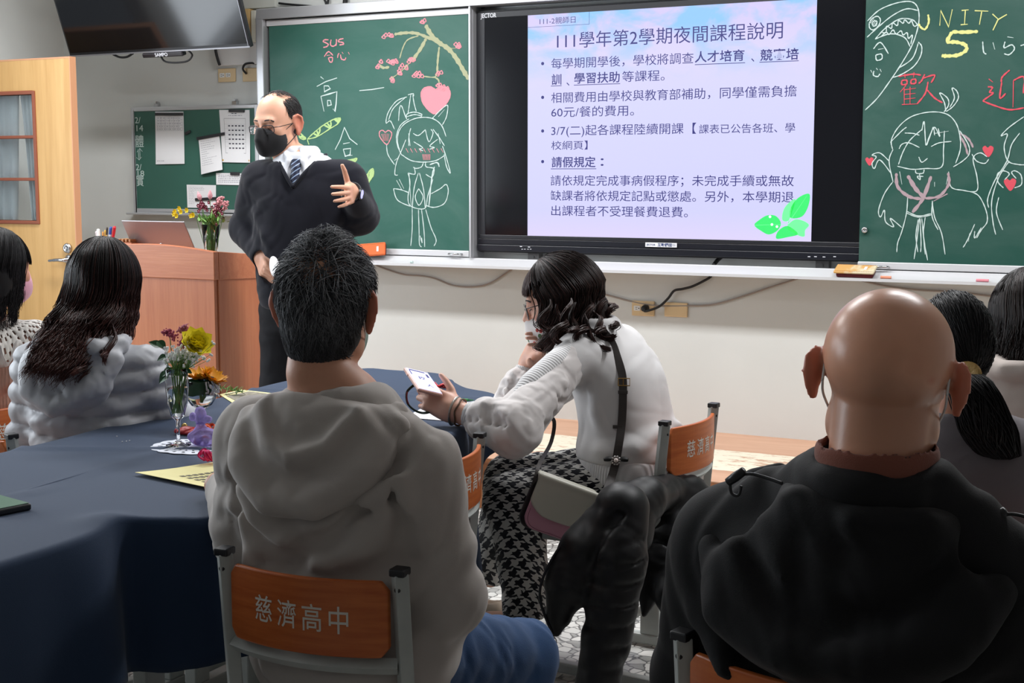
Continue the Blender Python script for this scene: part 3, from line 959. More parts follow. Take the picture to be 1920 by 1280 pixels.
ch.build('chin_bar', mat('chin_bar', srgb(22, 24, 32), 0.32), dsp, bevel=0.004)
MB().box((SX0, -0.001, SZ0), (SX1, 0.004, SZ1)).build('screen', mat('screen_glass_black', srgb(14, 15, 20), 0.12), dsp)
# slide
M_SLIDE = mat('lit_slide', (0.75, 0.75, 1.0), 0.4, spec=0.2)
g = NT(M_SLIDE)
co = g.coord('Object')
sp = g.n('ShaderNodeSeparateXYZ', Vector=co)
zn = g.math('DIVIDE', g.math('SUBTRACT', sp.outputs['Z'], SZ0), SZ1 - SZ0)
cl = g.n('ShaderNodeTexNoise', Vector=g.coord('Object', (2.6, 1, 4.2), (0, 0.35, 0)), Scale=1.6, Detail=6.0, Roughness=0.55, Distortion=0.3).outputs['Fac']
skym = g.math('MULTIPLY', g.ramp(cl, [(0.42, (0, 0, 0)), (0.58, (1, 1, 1))]), g.ramp(zn, [(0.68, (0, 0, 0)), (0.93, (1, 1, 1))]))
base = g.ramp(zn, [(0.0, srgb(224, 214, 255)), (0.12, srgb(212, 212, 255)), (0.6, srgb(216, 216, 255)), (0.8, srgb(222, 216, 255)), (1.0, srgb(216, 206, 250))])
colr = g.mix(skym, base, srgb(150, 205, 255))
g.color((0.02, 0.02, 0.02, 1))
g.set(g.b.inputs['Emission Color'], colr); g.b.inputs['Emission Strength'].default_value = 1.0
MB().box((0.0, -0.0016, SZ0), (1.4213, 0.003, SZ1)).build('slide', M_SLIDE, dsp)
M_SLT = mat('slide_lettering', srgb(28, 28, 84), 0.5, emit=0.9)
sl = MB()
YS = -0.0022
def slide_line(s, a, b, h, bold=0.0):
    A, B = at(*c3(*a), y=YS), at(*c3(*b), y=YS)
    A = A + np.array([0, 0, 0]); z = (A[2] + B[2]) / 2
    hz = h
    put_text(sl, s, (A[0], YS, z - hz * 0.36), (1, 0, 0), (0, 0, 1), hz, B[0] - A[0], bold)
H0 = 0.0545
slide_line('111-2親師日', (333, 100), (503, 95), 0.034)
slide_line('111學年第2學期夜間課程說明', (415, 192), (1485, 147), 0.082)
slide_line('每學期開學後，學校將調查', (388, 300), (1062, 278), H0)
slide_line('人才培育', (1068, 270), (1303, 263), H0, 0.012); slide_line('、', (1335, 268), (1350, 268), H0); slide_line('競賽培', (1378, 262), (1560, 256), H0, 0.012)
slide_line('訓', (390, 378), (436, 376), H0, 0.012); slide_line('、', (460, 383), (474, 383), H0); slide_line('學習扶助', (497, 372), (712, 365), H0, 0.012); slide_line('等課程。', (724, 364), (925, 357), H0)
slide_line('相關費用由學校與教育部補助，同學僅需負擔', (388, 465), (1550, 430), H0)
slide_line('60元/餐的費用。', (388, 533), (780, 523), H0)
slide_line('3/7(二)起各課程陸續開課【', (388, 617), (1075, 611), H0); slide_line('課表已公告各班、學', (1088, 612), (1543, 605), 0.046)
slide_line('校網頁】', (388, 690), (560, 687), 0.046)
slide_line('請假規定', (390, 770), (598, 766), H0, 0.012); slide_line('：', (622, 765), (636, 765), H0, 0.01)
slide_line('請依規定完成事病假程序；未完成手續或無故', (385, 857), (1537, 855), H0)
slide_line('缺課者將依規定記點或懲處。另外，本學期退', (385, 930), (1537, 930), H0)
slide_line('出課程者不受理餐費退費。', (388, 1000), (1035, 1003), H0)
for x0, y0, x1, y1 in ((1068, 305, 1306, 297), (1374, 294, 1560, 287), (386, 407, 437, 405), (495, 402, 714, 396), (386, 800, 601, 797)):
    A, B = at(*c3(x0, y0), y=YS), at(*c3(x1, y1), y=YS); z = (A[2] + B[2]) / 2
    sl.box((A[0], YS, z - 0.002), (B[0], YS + 0.0006, z + 0.001))
for y0 in (301, 461, 620, 765):
    A = at(*c3(347, y0), y=YS)
    sl.prism([(A[0] + 0.008 * math.cos(a), A[2] + 0.008 * math.sin(a)) for a in np.linspace(0, 2 * PI, 16)[:-1]], 'y', YS, YS + 0.0006)
A, B = at(*c3(277, 132), y=YS), at(*c3(567, 114), y=YS)
zb = (A[2] + B[2]) / 2
sl.box((0.001, YS, zb), (B[0], YS + 0.0006, zb + 0.0015)).box((B[0], YS, zb), (B[0] + 0.0015, YS + 0.0006, SZ1))
sl.build('slide_lettering', M_SLT, dsp)
lv = MB()
for pts, mi in (([(1350, 1066), (1375, 1040), (1410, 1020), (1450, 1022), (1475, 1055), (1460, 1090), (1420, 1110), (1385, 1095)], 0), ([(1482, 1040), (1490, 990), (1520, 955), (1545, 945), (1530, 1000), (1510, 1045)], 1), ([(1520, 1030), (1525, 980), (1560, 935), (1610, 918), (1605, 975), (1575, 1025)], 0),
                ([(1505, 1075), (1540, 1040), (1580, 1045), (1608, 1065), (1590, 1090), (1585, 1120), (1545, 1108)], 1), ([(1455, 1130), (1462, 1095), (1500, 1070), (1535, 1085), (1555, 1110), (1510, 1122)], 0)):
    Q = spline([at(*c3(*p), y=-0.0028) for p in pts], 5, closed=True)
    lv.prism([(q[0], q[2]) for q in Q], 'y', -0.0030, -0.0016, mi)
for a, b in (((1350, 1066), (1500, 1062)), ((1510, 1060), (1525, 985)), ((1512, 1055), (1600, 925)), ((1505, 1062), (1600, 1080))):
    A, B = at(*c3(*a), y=-0.0032), at(*c3(*b), y=-0.0032)
    n = unit(np.cross(B - A, (0, 1, 0))) * 0.0013
    lv.add([A + n, B + n * 0.4, B - n * 0.4, A - n], [(0, 1, 2, 3)], 1)
for dx, dy in ((1424, 1026), (1433, 1063), (1457, 1073)):
    A = at(*c3(dx, dy), y=-0.0034)
    lv.prism([(A[0] + 0.006 * math.cos(a), A[2] + 0.006 * math.sin(a)) for a in np.linspace(0, 2 * PI, 14)[:-1]], 'y', -0.0034, -0.003, 2)
lv.build('slide_leaf_picture', [mat('leaf_green_a', srgb(40, 178, 84), 0.5, emit=0.85), mat('leaf_green_b', srgb(86, 206, 120), 0.5, emit=0.85), mat('dew', srgb(200, 245, 215), 0.5, emit=0.85)], dsp)
lg = MB()
A = at(901, 30, y=-0.0045)
put_text(lg, 'JECTOR', A + np.array([0, 0, -0.010]), (1, 0, 0), (0, 0, 1), 0.030, 0.088, 0.02)
for u in (979, 984, 990, 995): 
    a = at(u, 467, y=-0.0105); lg.box((a[0] - 0.004, -0.0108, a[2] - 0.0015), (a[0] + 0.004, -0.0100, a[2] + 0.0015))
for u, v in ((977, 462), (992, 463), (1517, 481), (1529, 481), (1545, 481.5), (1565, 481)):
    a = at(u, v, y=-0.0105); lg.box((a[0] - 0.006, -0.0112, a[2] - 0.0018), (a[0] + 0.006, -0.0100, a[2] + 0.0018))
lg.build('marking', mat('pale_marking', srgb(214, 214, 220), 0.5), dsp)
a, b = at(1210, 458.5, y=-0.011), at(1269, 459.5, y=-0.011)
st = MB().box((a[0], -0.0112, a[2] - 0.010), (b[0], -0.009, a[2] + 0.011)); st.build('sticker', M_PAPER, dsp)
st = MB()
put_text(st, 'JECTOR', (a[0] + 0.006, -0.0116, a[2] - 0.004), (1, 0, 0), (0, 0, 1), 0.012, 0.045, 0.02)
put_text(st, '互動觸控', (a[0] + 0.062, -0.0116, a[2] - 0.006), (1, 0, 0), (0, 0, 1), 0.018, 0.072, 0.02)
for k in (0.004, 0.0, -0.004): st.box((b[0] - 0.045, -0.0116, a[2] + k), (b[0] - 0.006, -0.0113, a[2] + k + 0.001))
st.build('sticker_lettering', mat('sticker_ink', srgb(40, 60, 110), 0.6), dsp)
for u in (1005, 1545):
    a = at(u, 485, y=0.06)
    MB().box((a[0] - 0.03, 0.03, 1.0), (a[0] + 0.03, 0.074, 1.075)).lathe([(0, 0), (0.006, 0), (0.006, 0.004), (0, 0.004)], 10, (a[0], 0.03, 1.04), M=Matrix.Rotation(PI / 2, 4, 'X')).build('bracket', mat('bracket_grey', srgb(120, 120, 120), 0.5, 0.3), dsp)
# ------------------------------------------------------------------ things on the front wall
YW = 0.08


def bez_rect(mb, u0, v0, u1, v1, y, th, mi=0):
    a, b = at(u0, v0, y=y), at(u1, v1, y=y)
    return mb.box((min(a[0], b[0]), y - th, min(a[2], b[2])), (max(a[0], b[0]), y, max(a[2], b[2])), mi)


# notice board
nb = thing('notice_board', 'small green notice board with papers hung on the wall beside the door', 'notice board', (0, 0, 0))
NX0, NX1, NZ0, NZ1 = -2.585, -1.675, 1.232, 1.83
MB().box((NX0 + 0.02, 0.052, NZ0 + 0.02), (NX1 - 0.02, 0.076, NZ1 - 0.02)).build('writing_surface', mat('green_notice', srgb(48, 92, 80), 0.55, vary=(3, 0.08)), nb)
nf = MB()
nf.box((NX0, 0.045, NZ0), (NX0 + 0.022, 0.0795, NZ1)).box((NX1 - 0.022, 0.045, NZ0), (NX1, 0.0795, NZ1)).box((NX0 + 0.022, 0.045, NZ1 - 0.022), (NX1 - 0.022, 0.0795, NZ1)).box((NX0 + 0.022, 0.045, NZ0), (NX1 - 0.022, 0.0795, NZ0 + 0.022))
nf.build('frame', M_ALU, nb, bevel=0.004)
MB().box((NX0 - 0.03, 0.012, NZ0 - 0.014), (NX1 + 0.03, 0.0795, NZ0 - 0.002)).build('ledge', M_ALU, nb, bevel=0.003)
for u in (293, 440):
    a = at(u, 200, y=0.06)
    MB().box((a[0] - 0.014, 0.055, NZ1 + 0.001), (a[0] + 0.014, 0.0795, NZ1 + 0.02)).lathe([(0.0, 0.02), (0.011, 0.022), (0.011, 0.032), (0, 0.034)], 12, (a[0], 0.066, NZ1)).build('hanging_clip', M_CHROME, nb)
mb = MB()
for s, u, v, h, w in (('2/', 253, 231, 0.05, 0.042), ('14', 256, 246, 0.05, 0.05), ('體', 254, 274, 0.075, 0.062), ('2/', 255, 319, 0.05, 0.042), ('18', 258, 330, 0.045, 0.05), ('實', 256, 347, 0.07, 0.055)):
    p = at(u, v, y=0.051)
    put_text(mb, s, (p[0], 0.0512, p[2]), (1, 0, 0), (0, 0, 1), h, w)
for s in ([(263, 298), (262, 278), (257, 285)], [(262, 278), (267, 284)], [(259, 280), (261, 300), (256, 295)], [(261, 300), (266, 294)]):
    ribbon(mb, s, 0.004, y=0.0515, smooth=False)
mb.build('chalk_lettering', M_CHALKW, nb)


def sheet(name, quad, label, y=0.0505, curl=0.004, lines=None, extra=None, cat='paper', table=None, group=None):
    A = [at(u, v, y=y) for u, v in quad]       # tl, tr, br, bl
    root = thing(name, label, cat, (A[0][0], y, A[0][2]), 0, group)
    O = np.array([A[0][0], y, A[0][2]])
    n = 10
    vs, fs = [], []
    for side in (0, 0.0006):
        for j in range(n + 1):
            for i in range(n + 1):
                s, t = i / n, j / n
                p = (A[0] * (1 - s) + A[1] * s) * (1 - t) + (A[3] * (1 - s) + A[2] * s) * t
                vs.append(p - O + np.array([0, -curl * t * t * (1 + 0.6 * math.sin(s * 3)) - side, 0]))
    N = (n + 1) ** 2
    for j in range(n):
        for i in range(n):
            q = (j * (n + 1) + i, j * (n + 1) + i + 1, (j + 1) * (n + 1) + i + 1, (j + 1) * (n + 1) + i)
            fs.append(q); fs.append(tuple(k + N for k in q[::-1]))
    rim = [i for i in range(n + 1)] + [(j + 1) * (n + 1) - 1 for j in range(1, n + 1)] + [n * (n + 1) + i for i in range(n - 1, -1, -1)] + [j * (n + 1) for j in range(n - 1, 0, -1)]
    for a, b in zip(rim, rim[1:] + rim[:1]): fs.append((a, a + N, b + N, b))
    MB().add(vs, fs).build('sheet', M_PAPER, root, smooth=False)
    pm = MB()
    def pt(s, t, lift=0.0009):
        p = (A[0] * (1 - s) + A[1] * s) * (1 - t) + (A[3] * (1 - s) + A[2] * s) * t
        return p - O + np.array([0, -curl * t * t * (1 + 0.6 * math.sin(s * 3)) - lift, 0])
    def bar(s0, t0, s1, t1, mi=0):
        k = max(2, int(abs(t1 - t0) * 20))
        for q in range(k):
            a, b = t0 + (t1 - t0) * q / k, t0 + (t1 - t0) * (q + 1) / k
            ps = [pt(s0, a), pt(s1, a), pt(s1, b), pt(s0, b)]
            pm.add(ps, [(0, 1, 2, 3)], mi)
    for L in (lines or []): bar(*L)
    if pm.v: pm.build('printing', [M_INK, mat('gold_ink', srgb(206, 160, 60), 0.7), mat('grey_ink', srgb(150, 150, 160), 0.8)], root)
    return root


rr = random.Random(5)
def textrow(t, s0, s1, h=0.012, mi=2):
    out, s = [], s0
    while s < s1 - 0.02:
        w = rr.uniform(0.03, 0.09); out.append((s, t, min(s + w, s1), t + h, mi)); s += w + rr.uniform(0.012, 0.03)
    return out
tabA = [(0.05, 0.10 + 0.052 * i, 0.95, 0.104 + 0.052 * i, 2) for i in range(6)] + [(0.05 + 0.15 * i, 0.10, 0.057 + 0.15 * i, 0.36, 2) for i in range(7)]
for i in range(5): tabA += textrow(0.12 + 0.052 * i, 0.07, 0.9)
sheet('paper', [(291, 209), (344, 209), (347, 307), (293, 308)], 'white sheet with a small printed table, leftmost on the notice board', lines=tabA + textrow(0.93, 0.05, 0.3))
tabB = [(0.14, 0.16, 0.86, 0.165, 0), (0.14, 0.82, 0.86, 0.825, 0), (0.14, 0.16, 0.146, 0.82, 0), (0.855, 0.16, 0.86, 0.82, 0), (0.0, 0.945, 0.98, 0.975, 1), (0.14, 0.56, 0.86, 0.563, 0)]
for i in range(6): 
    for j in range(5): tabB += [(0.27 + 0.115 * j, 0.29 + 0.085 * i, 0.34 + 0.115 * j, 0.315 + 0.085 * i, 0)] 
    tabB += [(0.14, 0.27 + 0.085 * i, 0.86, 0.272 + 0.085 * i, 2)]
sheet('paper', [(411, 206), (468, 206), (470, 305), (418, 304)], 'white timetable sheet with a gold bottom line at the right of the notice board', lines=tabB + textrow(0.06, 0.4, 0.6, 0.014, 0) + textrow(0.10, 0.3, 0.75))
tabC = []
for i in range(12): tabC += textrow(0.10 + 0.06 * i, 0.08, rr.uniform(0.3, 0.9), 0.010)
sheet('paper', [(372, 259), (411, 252), (420, 318), (380, 327)], 'tilted white sheet overlapping the timetable on the notice board', lines=tabC, curl=0.012, y=0.0475)
sheet('paper', [(405, 324), (458, 325), (456, 347), (406, 346)], 'small white slip below the timetable on the notice board', lines=[l for i in range(5) for l in textrow(0.15 + 0.15 * i, 0.08, 0.9, 0.05)], curl=0.002)
tabE = []
for i in range(13): tabE += textrow(0.1 + 0.06 * i, 0.06, 0.25 if i > 2 else 0.6, 0.012)
sheet('paper', [(350, 346), (405, 347), (405, 390), (352, 389)], 'white notice behind the red flowers, low on the notice board', lines=tabE, curl=0.002)
M_MAG = mat('magnet_black', srgb(40, 40, 44), 0.5)
for (a, b, lab) in (((291, 214), (343, 214), 'black magnet bar on the printed table sheet'), ((429, 207.5), (458, 208), 'black magnet bar at the top of the timetable'), ((369, 260), (421, 250.5), 'black magnet bar holding the tilted sheet'), ((432, 325), (449, 325.5), 'short black magnet bar on the small white slip'), ((366, 374), (418, 371), 'black magnet bar behind the flowers'), ((347, 251), (357, 246), 'tiny black magnet bar on the bare green of the notice board')):
    A, B = at(*a, y=0.044), at(*b, y=0.044)
    c = (A + B) / 2
    o = MB().box((-np.linalg.norm(B - A) / 2, -0.004, -0.008), (np.linalg.norm(B - A) / 2, 0.004, 0.008), M=Matrix.Rotation(-math.atan2(B[2] - A[2], B[0] - A[0]), 4, 'Y')).build('magnet_bar', M_MAG, None, bevel=0.002)
    o.location = c
    tag(o, lab, 'magnet', 'magnet bars on the notice board')


# wall sockets
def socket_plate(u0, v0, u1, v1, label, name='wall_socket'):
    a, b = at(u0, v0, y=YW - 0.006), at(u1, v1, y=YW - 0.006)
    c = (a + b) / 2; w, h = abs(b[0] - a[0]) / 2, abs(a[2] - b[2]) / 2
    t = thing(name, label, 'socket', (c[0], YW - 0.001, c[2]))
    MB().box((-w, -0.009, -h), (w, 0, h)).build('plate', M_CREAMPL, t, bevel=0.004)
    return t, w, h


def outlet(t, x):
    o = MB().box((x - 0.017, -0.012, -0.012), (x + 0.017, -0.008, 0.012)).build('outlet', M_WHITEPL, t, bevel=0.002)
    MB().box((x - 0.008, -0.0125, 0.003), (x + 0.003, -0.0115, 0.0055)).box((x - 0.008, -0.0125, -0.0055), (x + 0.003, -0.0115, -0.003)).lathe([(0, 0), (0.003, 0), (0.003, 0.001), (0, 0.001)], 10, (x + 0.010, -0.0115, 0), M=Matrix.Rotation(PI / 2, 4, 'X')).build('slot', M_BLACKPL, o)


t, w, h = socket_plate(409, 129, 442, 153, 'cream wall socket above the notice board, left of its pair')
outlet(t, -0.03); outlet(t, 0.012)
t, w, h = socket_plate(455, 128, 489, 152, 'cream cable plate with a black cable loop beside the upper socket', 'cable_plate')
MB().tube(spline([(-0.03, -0.012, 0.005), (-0.04, -0.03, 0.03), (-0.02, -0.035, 0.055), (0.02, -0.03, 0.06), (0.05, -0.02, 0.055)], 6), 0.006, 8).build('cable', M_BLACKRUB, t, smooth=True)
t, w, h = socket_plate(1185, 563, 1227, 593, 'cream wall socket with the black plug below the screen')
outlet(t, -0.03); outlet(t, 0.018)
t, w, h = socket_plate(1246, 566, 1289, 595, 'blank cream wall plate right of the plugged socket', 'blank_plate')

# cables on the wall
def cable(name, pts, r, m, label, cat='cable', per=8):
    o = MB().tube(spline(pts, per), r, 8).build(name, m, None, smooth=True)
    return tag(o, label, cat)


M_GREYC = mat('grey_cable', srgb(146, 136, 128), 0.6)
cable('cable', [at(u, v, y=0.073) for u, v in ((700, 494), (717, 502), (755, 514), (790, 517), (815, 522), (850, 535), (890, 537), (920, 530), (955, 508), (962, 503))], 0.0042, M_GREYC, 'thin grey cable sagging below the tray at the left of the seated woman in white')
cable('cable', [at(u, v, y=0.073) for u, v in ((1112, 546), (1150, 556), (1185, 565), (1230, 572.5), (1290, 573), (1340, 570), (1400, 553), (1440, 540), (1490, 524), (1500, 520))], 0.0042, M_GREYC, 'thin grey cable sagging across the two cream wall plates')
cable('cable', [at(u, v, y=0.073) for u, v in ((1610, 524), (1640, 532), (1680, 539), (1730, 544), (1790, 547), (1850, 554), (1880, 556))], 0.0042, M_GREYC, 'thin grey cable below the tray behind the bald man')
pc = thing('power_cord', 'black power cord hanging from the tray to the wall socket', 'power cord', (0, 0, 0))
pq = [at(1207, 581, y=0.02), at(1212, 583, y=0.03), at(1235, 575, y=0.045), at(1252, 560, y=0.055), at(1264, 545, y=0.06), at(1280, 541.5, y=0.06), at(1300, 536, y=0.062), at(1326, 523, y=0.066), at(1334, 517, y=0.07)]
MB().tube(spline(pq, 8), 0.0062, 10).build('cord', M_BLACKRUB, pc, smooth=True)
a = at(1209, 578, y=0.05)
MB().lathe([(0, -0.001), (0.017, 0), (0.018, 0.012), (0.014, 0.034), (0.007, 0.044), (0, 0.045)], 16, (a[0], 0.067, a[2]), M=Matrix.Rotation(PI / 2, 4, 'X')).build('plug', M_BLACKRUB, pc, smooth=True)
cable('cable_stub', [at(1352, 482, y=0.05), at(1346, 487, y=0.04), at(1341, 493, y=0.03), at(1338, 497, y=0.02)], 0.010, M_BLACKRUB, 'thick black cable end between the screen and the tray')

# trunking, junction box and white panel behind the television
o = MB(); bez_rect(o, 380, -4, 522, 14, YW - 0.001, 0.03); o = o.build('cable_trunking', mat('trunking', srgb(206, 208, 200), 0.5), None, bevel=0.003)
tag(o, 'pale cable trunking on the wall above the left end of the chalkboard frame', 'trunking')
t = thing('junction_box', 'beige and white box on the wall between television and chalkboard', 'box', (0, 0, 0))
o = MB(); bez_rect(o, 461, 19, 479, 79, YW - 0.001, 0.05); o.build('cover', mat('beige_cover', srgb(212, 178, 122), 0.5), t, bevel=0.004)
o = MB(); bez_rect(o, 479.5, 21, 489, 80, YW - 0.001, 0.045); o.build('side_case', M_CREAMPL if False else mat('off_white_case', srgb(214, 212, 198), 0.5), t, bevel=0.004)
o = MB(); bez_rect(o, 412, 84, 489.5, 121, YW - 0.001, 0.03); o = o.build('wall_panel', mat('white_panel', srgb(206, 204, 202), 0.5), None, bevel=0.004)
tag(o, 'white wall panel just below the right corner of the television', 'panel')
cable('cable', [at(u, v, y=0.035) for u, v in ((402, 60), (404, 92), (408, 110), (412, 122))], 0.008, M_BLACKRUB, 'thick black cable down the left edge of the white wall panel')
cable('cable', [at(u, v, y=0.06) for u, v in ((523, 6), (540, 8), (575, 11), (600, 13.5))], 0.006, M_BLACKRUB, 'black cable lying on top of the chalkboard frame near its left end')
cable('cable', [at(u, v, y=0.06) for u, v in ((607, -3), (611, 5), (612, 11), (614, 8), (616, -3))], 0.006, M_BLACKRUB, 'black cable loop dropping onto the frame, left of the cable tie')
cable('cable', [at(u, v, y=0.06) for u, v in ((648, -3), (647, 6), (647, 10))], 0.013, M_BLACKRUB, 'bundled black cable dropping onto the frame above the left board')
cable('cable', [at(u, v, y=0.06) for u, v in ((893, 20), (905, 14), (925, 10), (960, 3))], 0.005, M_BLACKRUB, 'black cable behind the top left corner of the screen')

# television on its bracket
tv = thing('television', 'black flat television tilted forward, hanging high beside the door', 'television', (0, 0, 0))
a, b = at(131, 105, y=-0.45), at(470, 91, y=-0.45)
tvw = b[0] - a[0]; tvh = tvw * 0.578
tvM = Matrix.Translation(((a[0] + b[0]) / 2, -0.45, (a[2] + b[2]) / 2)) @ Matrix.Rotation(math.radians(20), 4, 'X')
tv.matrix_world = tvM
MB().box((-tvw / 2, 0.0, 0), (tvw / 2, 0.03, tvh)).box((-tvw * 0.3, 0.03, 0.06), (tvw * 0.3, 0.06, tvh - 0.1)).build('housing', M_BLACKPL, tv, bevel=0.006)
M_TVS = mat('tv_screen', srgb(12, 12, 15), 0.10)
MB().box((-tvw / 2 + 0.014, -0.002, 0.022), (tvw / 2 - 0.014, 0.001, tvh - 0.014)).build('screen', M_TVS, tv)
MB().box((-tvw / 2 + 0.002, -0.004, 0.001), (tvw / 2 - 0.002, 0.001, 0.008)).box((tvw / 2 - 0.0115, -0.004, 0.008), (tvw / 2 - 0.009, 0.001, tvh)).build('trim', mat('tv_silver_trim', srgb(150, 150, 156), 0.3, 0.6), tv)
MB().box((-0.10, -0.006, -0.026), (0.17, 0.03, -0.001)).build('sensor_bar', mat('sensor_bar', srgb(34, 30, 34), 0.3), tv, bevel=0.006)
lm = MB(); put_text(lm, 'SAMPO', (-0.012, -0.0068, -0.020), (1, 0, 0), (0, 0, 1), 0.026, 0.085, 0.02); lm.build('marking', mat('pale_marking'), tv)
MB().tube(spline([(-0.31, 0.01, 0.0), (-0.27, 0.012, -0.018), (-0.22, 0.012, -0.018), (-0.17, 0.01, 0.0)], 6), 0.006, 8).tube(spline([(0.19, 0.02, 0.0), (0.21, 0.02, -0.03), (0.16, 0.015, -0.06), (0.03, 0.015, -0.055), (0.0, 0.02, -0.01)], 6), 0.005, 8).build('cable', M_BLACKRUB, tv, smooth=True)
MB().box((-0.04, 0.06, tvh * 0.4), (0.04, 0.10, tvh * 0.8)).tube([(0, 0.09, tvh * 0.6), (0, 0.36, tvh * 0.6 - 0.11)], 0.03, 12).build('wall_bracket', M_BLACKPL, tv)

# felt erasers and chalk on the tray
def eraser(label, cm, sm, loc, M):
    t = thing('chalk_eraser', label, 'eraser', loc)
    t.matrix_world = Matrix.Translation(loc) @ M
    MB().box((-0.082, -0.03, 0.0), (0.082, 0.03, 0.022)).build('felt', sm, t, bevel=0.008)
    MB().box((-0.090, -0.034, 0.022), (0.090, 0.034, 0.034)).build('cover', cm, t, bevel=0.010, seg=3)
    MB().box((0.04, -0.012, 0.034), (0.052, 0.014, 0.0352)).build('label_patch', M_PAPER, t)
    st = MB()
    for k in range(22):
        x = -0.08 + k * 0.0076
        for yy in (-0.028, 0.028): st.box((x, yy - 0.001, 0.0338), (x + 0.004, yy + 0.001, 0.0352))
    st.build('stitching', mat('stitch', srgb(150, 90, 40), 0.8), t)
    return t


M_ERY = mat('ochre_leatherette', srgb(214, 160, 84), 0.6)
g = NT(M_ERY)
g.color(g.ramp(g.n('ShaderNodeTexNoise', Vector=g.coord('Object', (1, 1, 1)), Scale=13.0, Detail=3.0).outputs['Fac'], [(0.44, srgb(206, 158, 92)), (0.54, srgb(212, 200, 168))]))
a = at(1604, 521, y=-0.085)
eraser('worn ochre chalk eraser on the tray under the right edge of the screen', M_ERY, mat('maroon_felt', srgb(96, 34, 42), 0.95), (a[0], -0.074, 1.0085), Matrix.Rotation(math.radians(-4), 4, 'Z') @ Matrix.Rotation(math.radians(27), 4, 'X'))
a = at(700, 490, y=-0.06)
eraser('orange chalk eraser propped up on the tray beside the seated man in grey', mat('orange_leatherette', srgb(226, 106, 48), 0.6), mat('maroon_felt'), (a[0], -0.055, 1.055), Matrix.Rotation(math.radians(-5), 4, 'Y') @ Matrix.Rotation(math.radians(80), 4, 'X'))
for u, v, m, ln, lab in ((772, 493, M_CHALKW, 0.014, 'white chalk stub on the tray under the left board'), (1661, 523.5, mat('orange_chalk', srgb(232, 150, 120), 0.9), 0.045, 'orange chalk stick on the tray beside the ochre eraser'), (1842, 529.5, M_CHALKP, 0.05, 'pink chalk stick on the tray at the far right')):
    a = at(u, v, y=-0.09)
    o = MB().tube([(-ln / 2, 0, 0), (ln / 2, 0, 0)], 0.006, 10).build('chalk_stick', m, None, smooth=False)
    o.location = (a[0], -0.091, 1.0035)
    tag(o, lab, 'chalk')
# ------------------------------------------------------------------ school chairs
M_CHWOOD = mat('orange_plywood', srgb(190, 96, 40), 0.38)
g = NT(M_CHWOOD)
f = g.n('ShaderNodeTexNoise', Vector=g.coord('Object', (3, 10, 40)), Scale=2.2, Detail=5.0).outputs['Fac']
g.color(g.ramp(f, [(0.3, srgb(178, 86, 34)), (0.7, srgb(202, 110, 52))]))
M_STEEL = mat('grey_painted_steel', srgb(176, 180, 176), 0.45, bump=(40, 0.05), vary=(14, 0.10))
M_CAP = mat('black_cap', srgb(30, 30, 34), 0.5)
M_LETTER = mat('white_paint_lettering', srgb(214, 208, 198), 0.7)


def back_y(x): return -0.205 - 0.034 * (1 - (x / 0.16) ** 2)


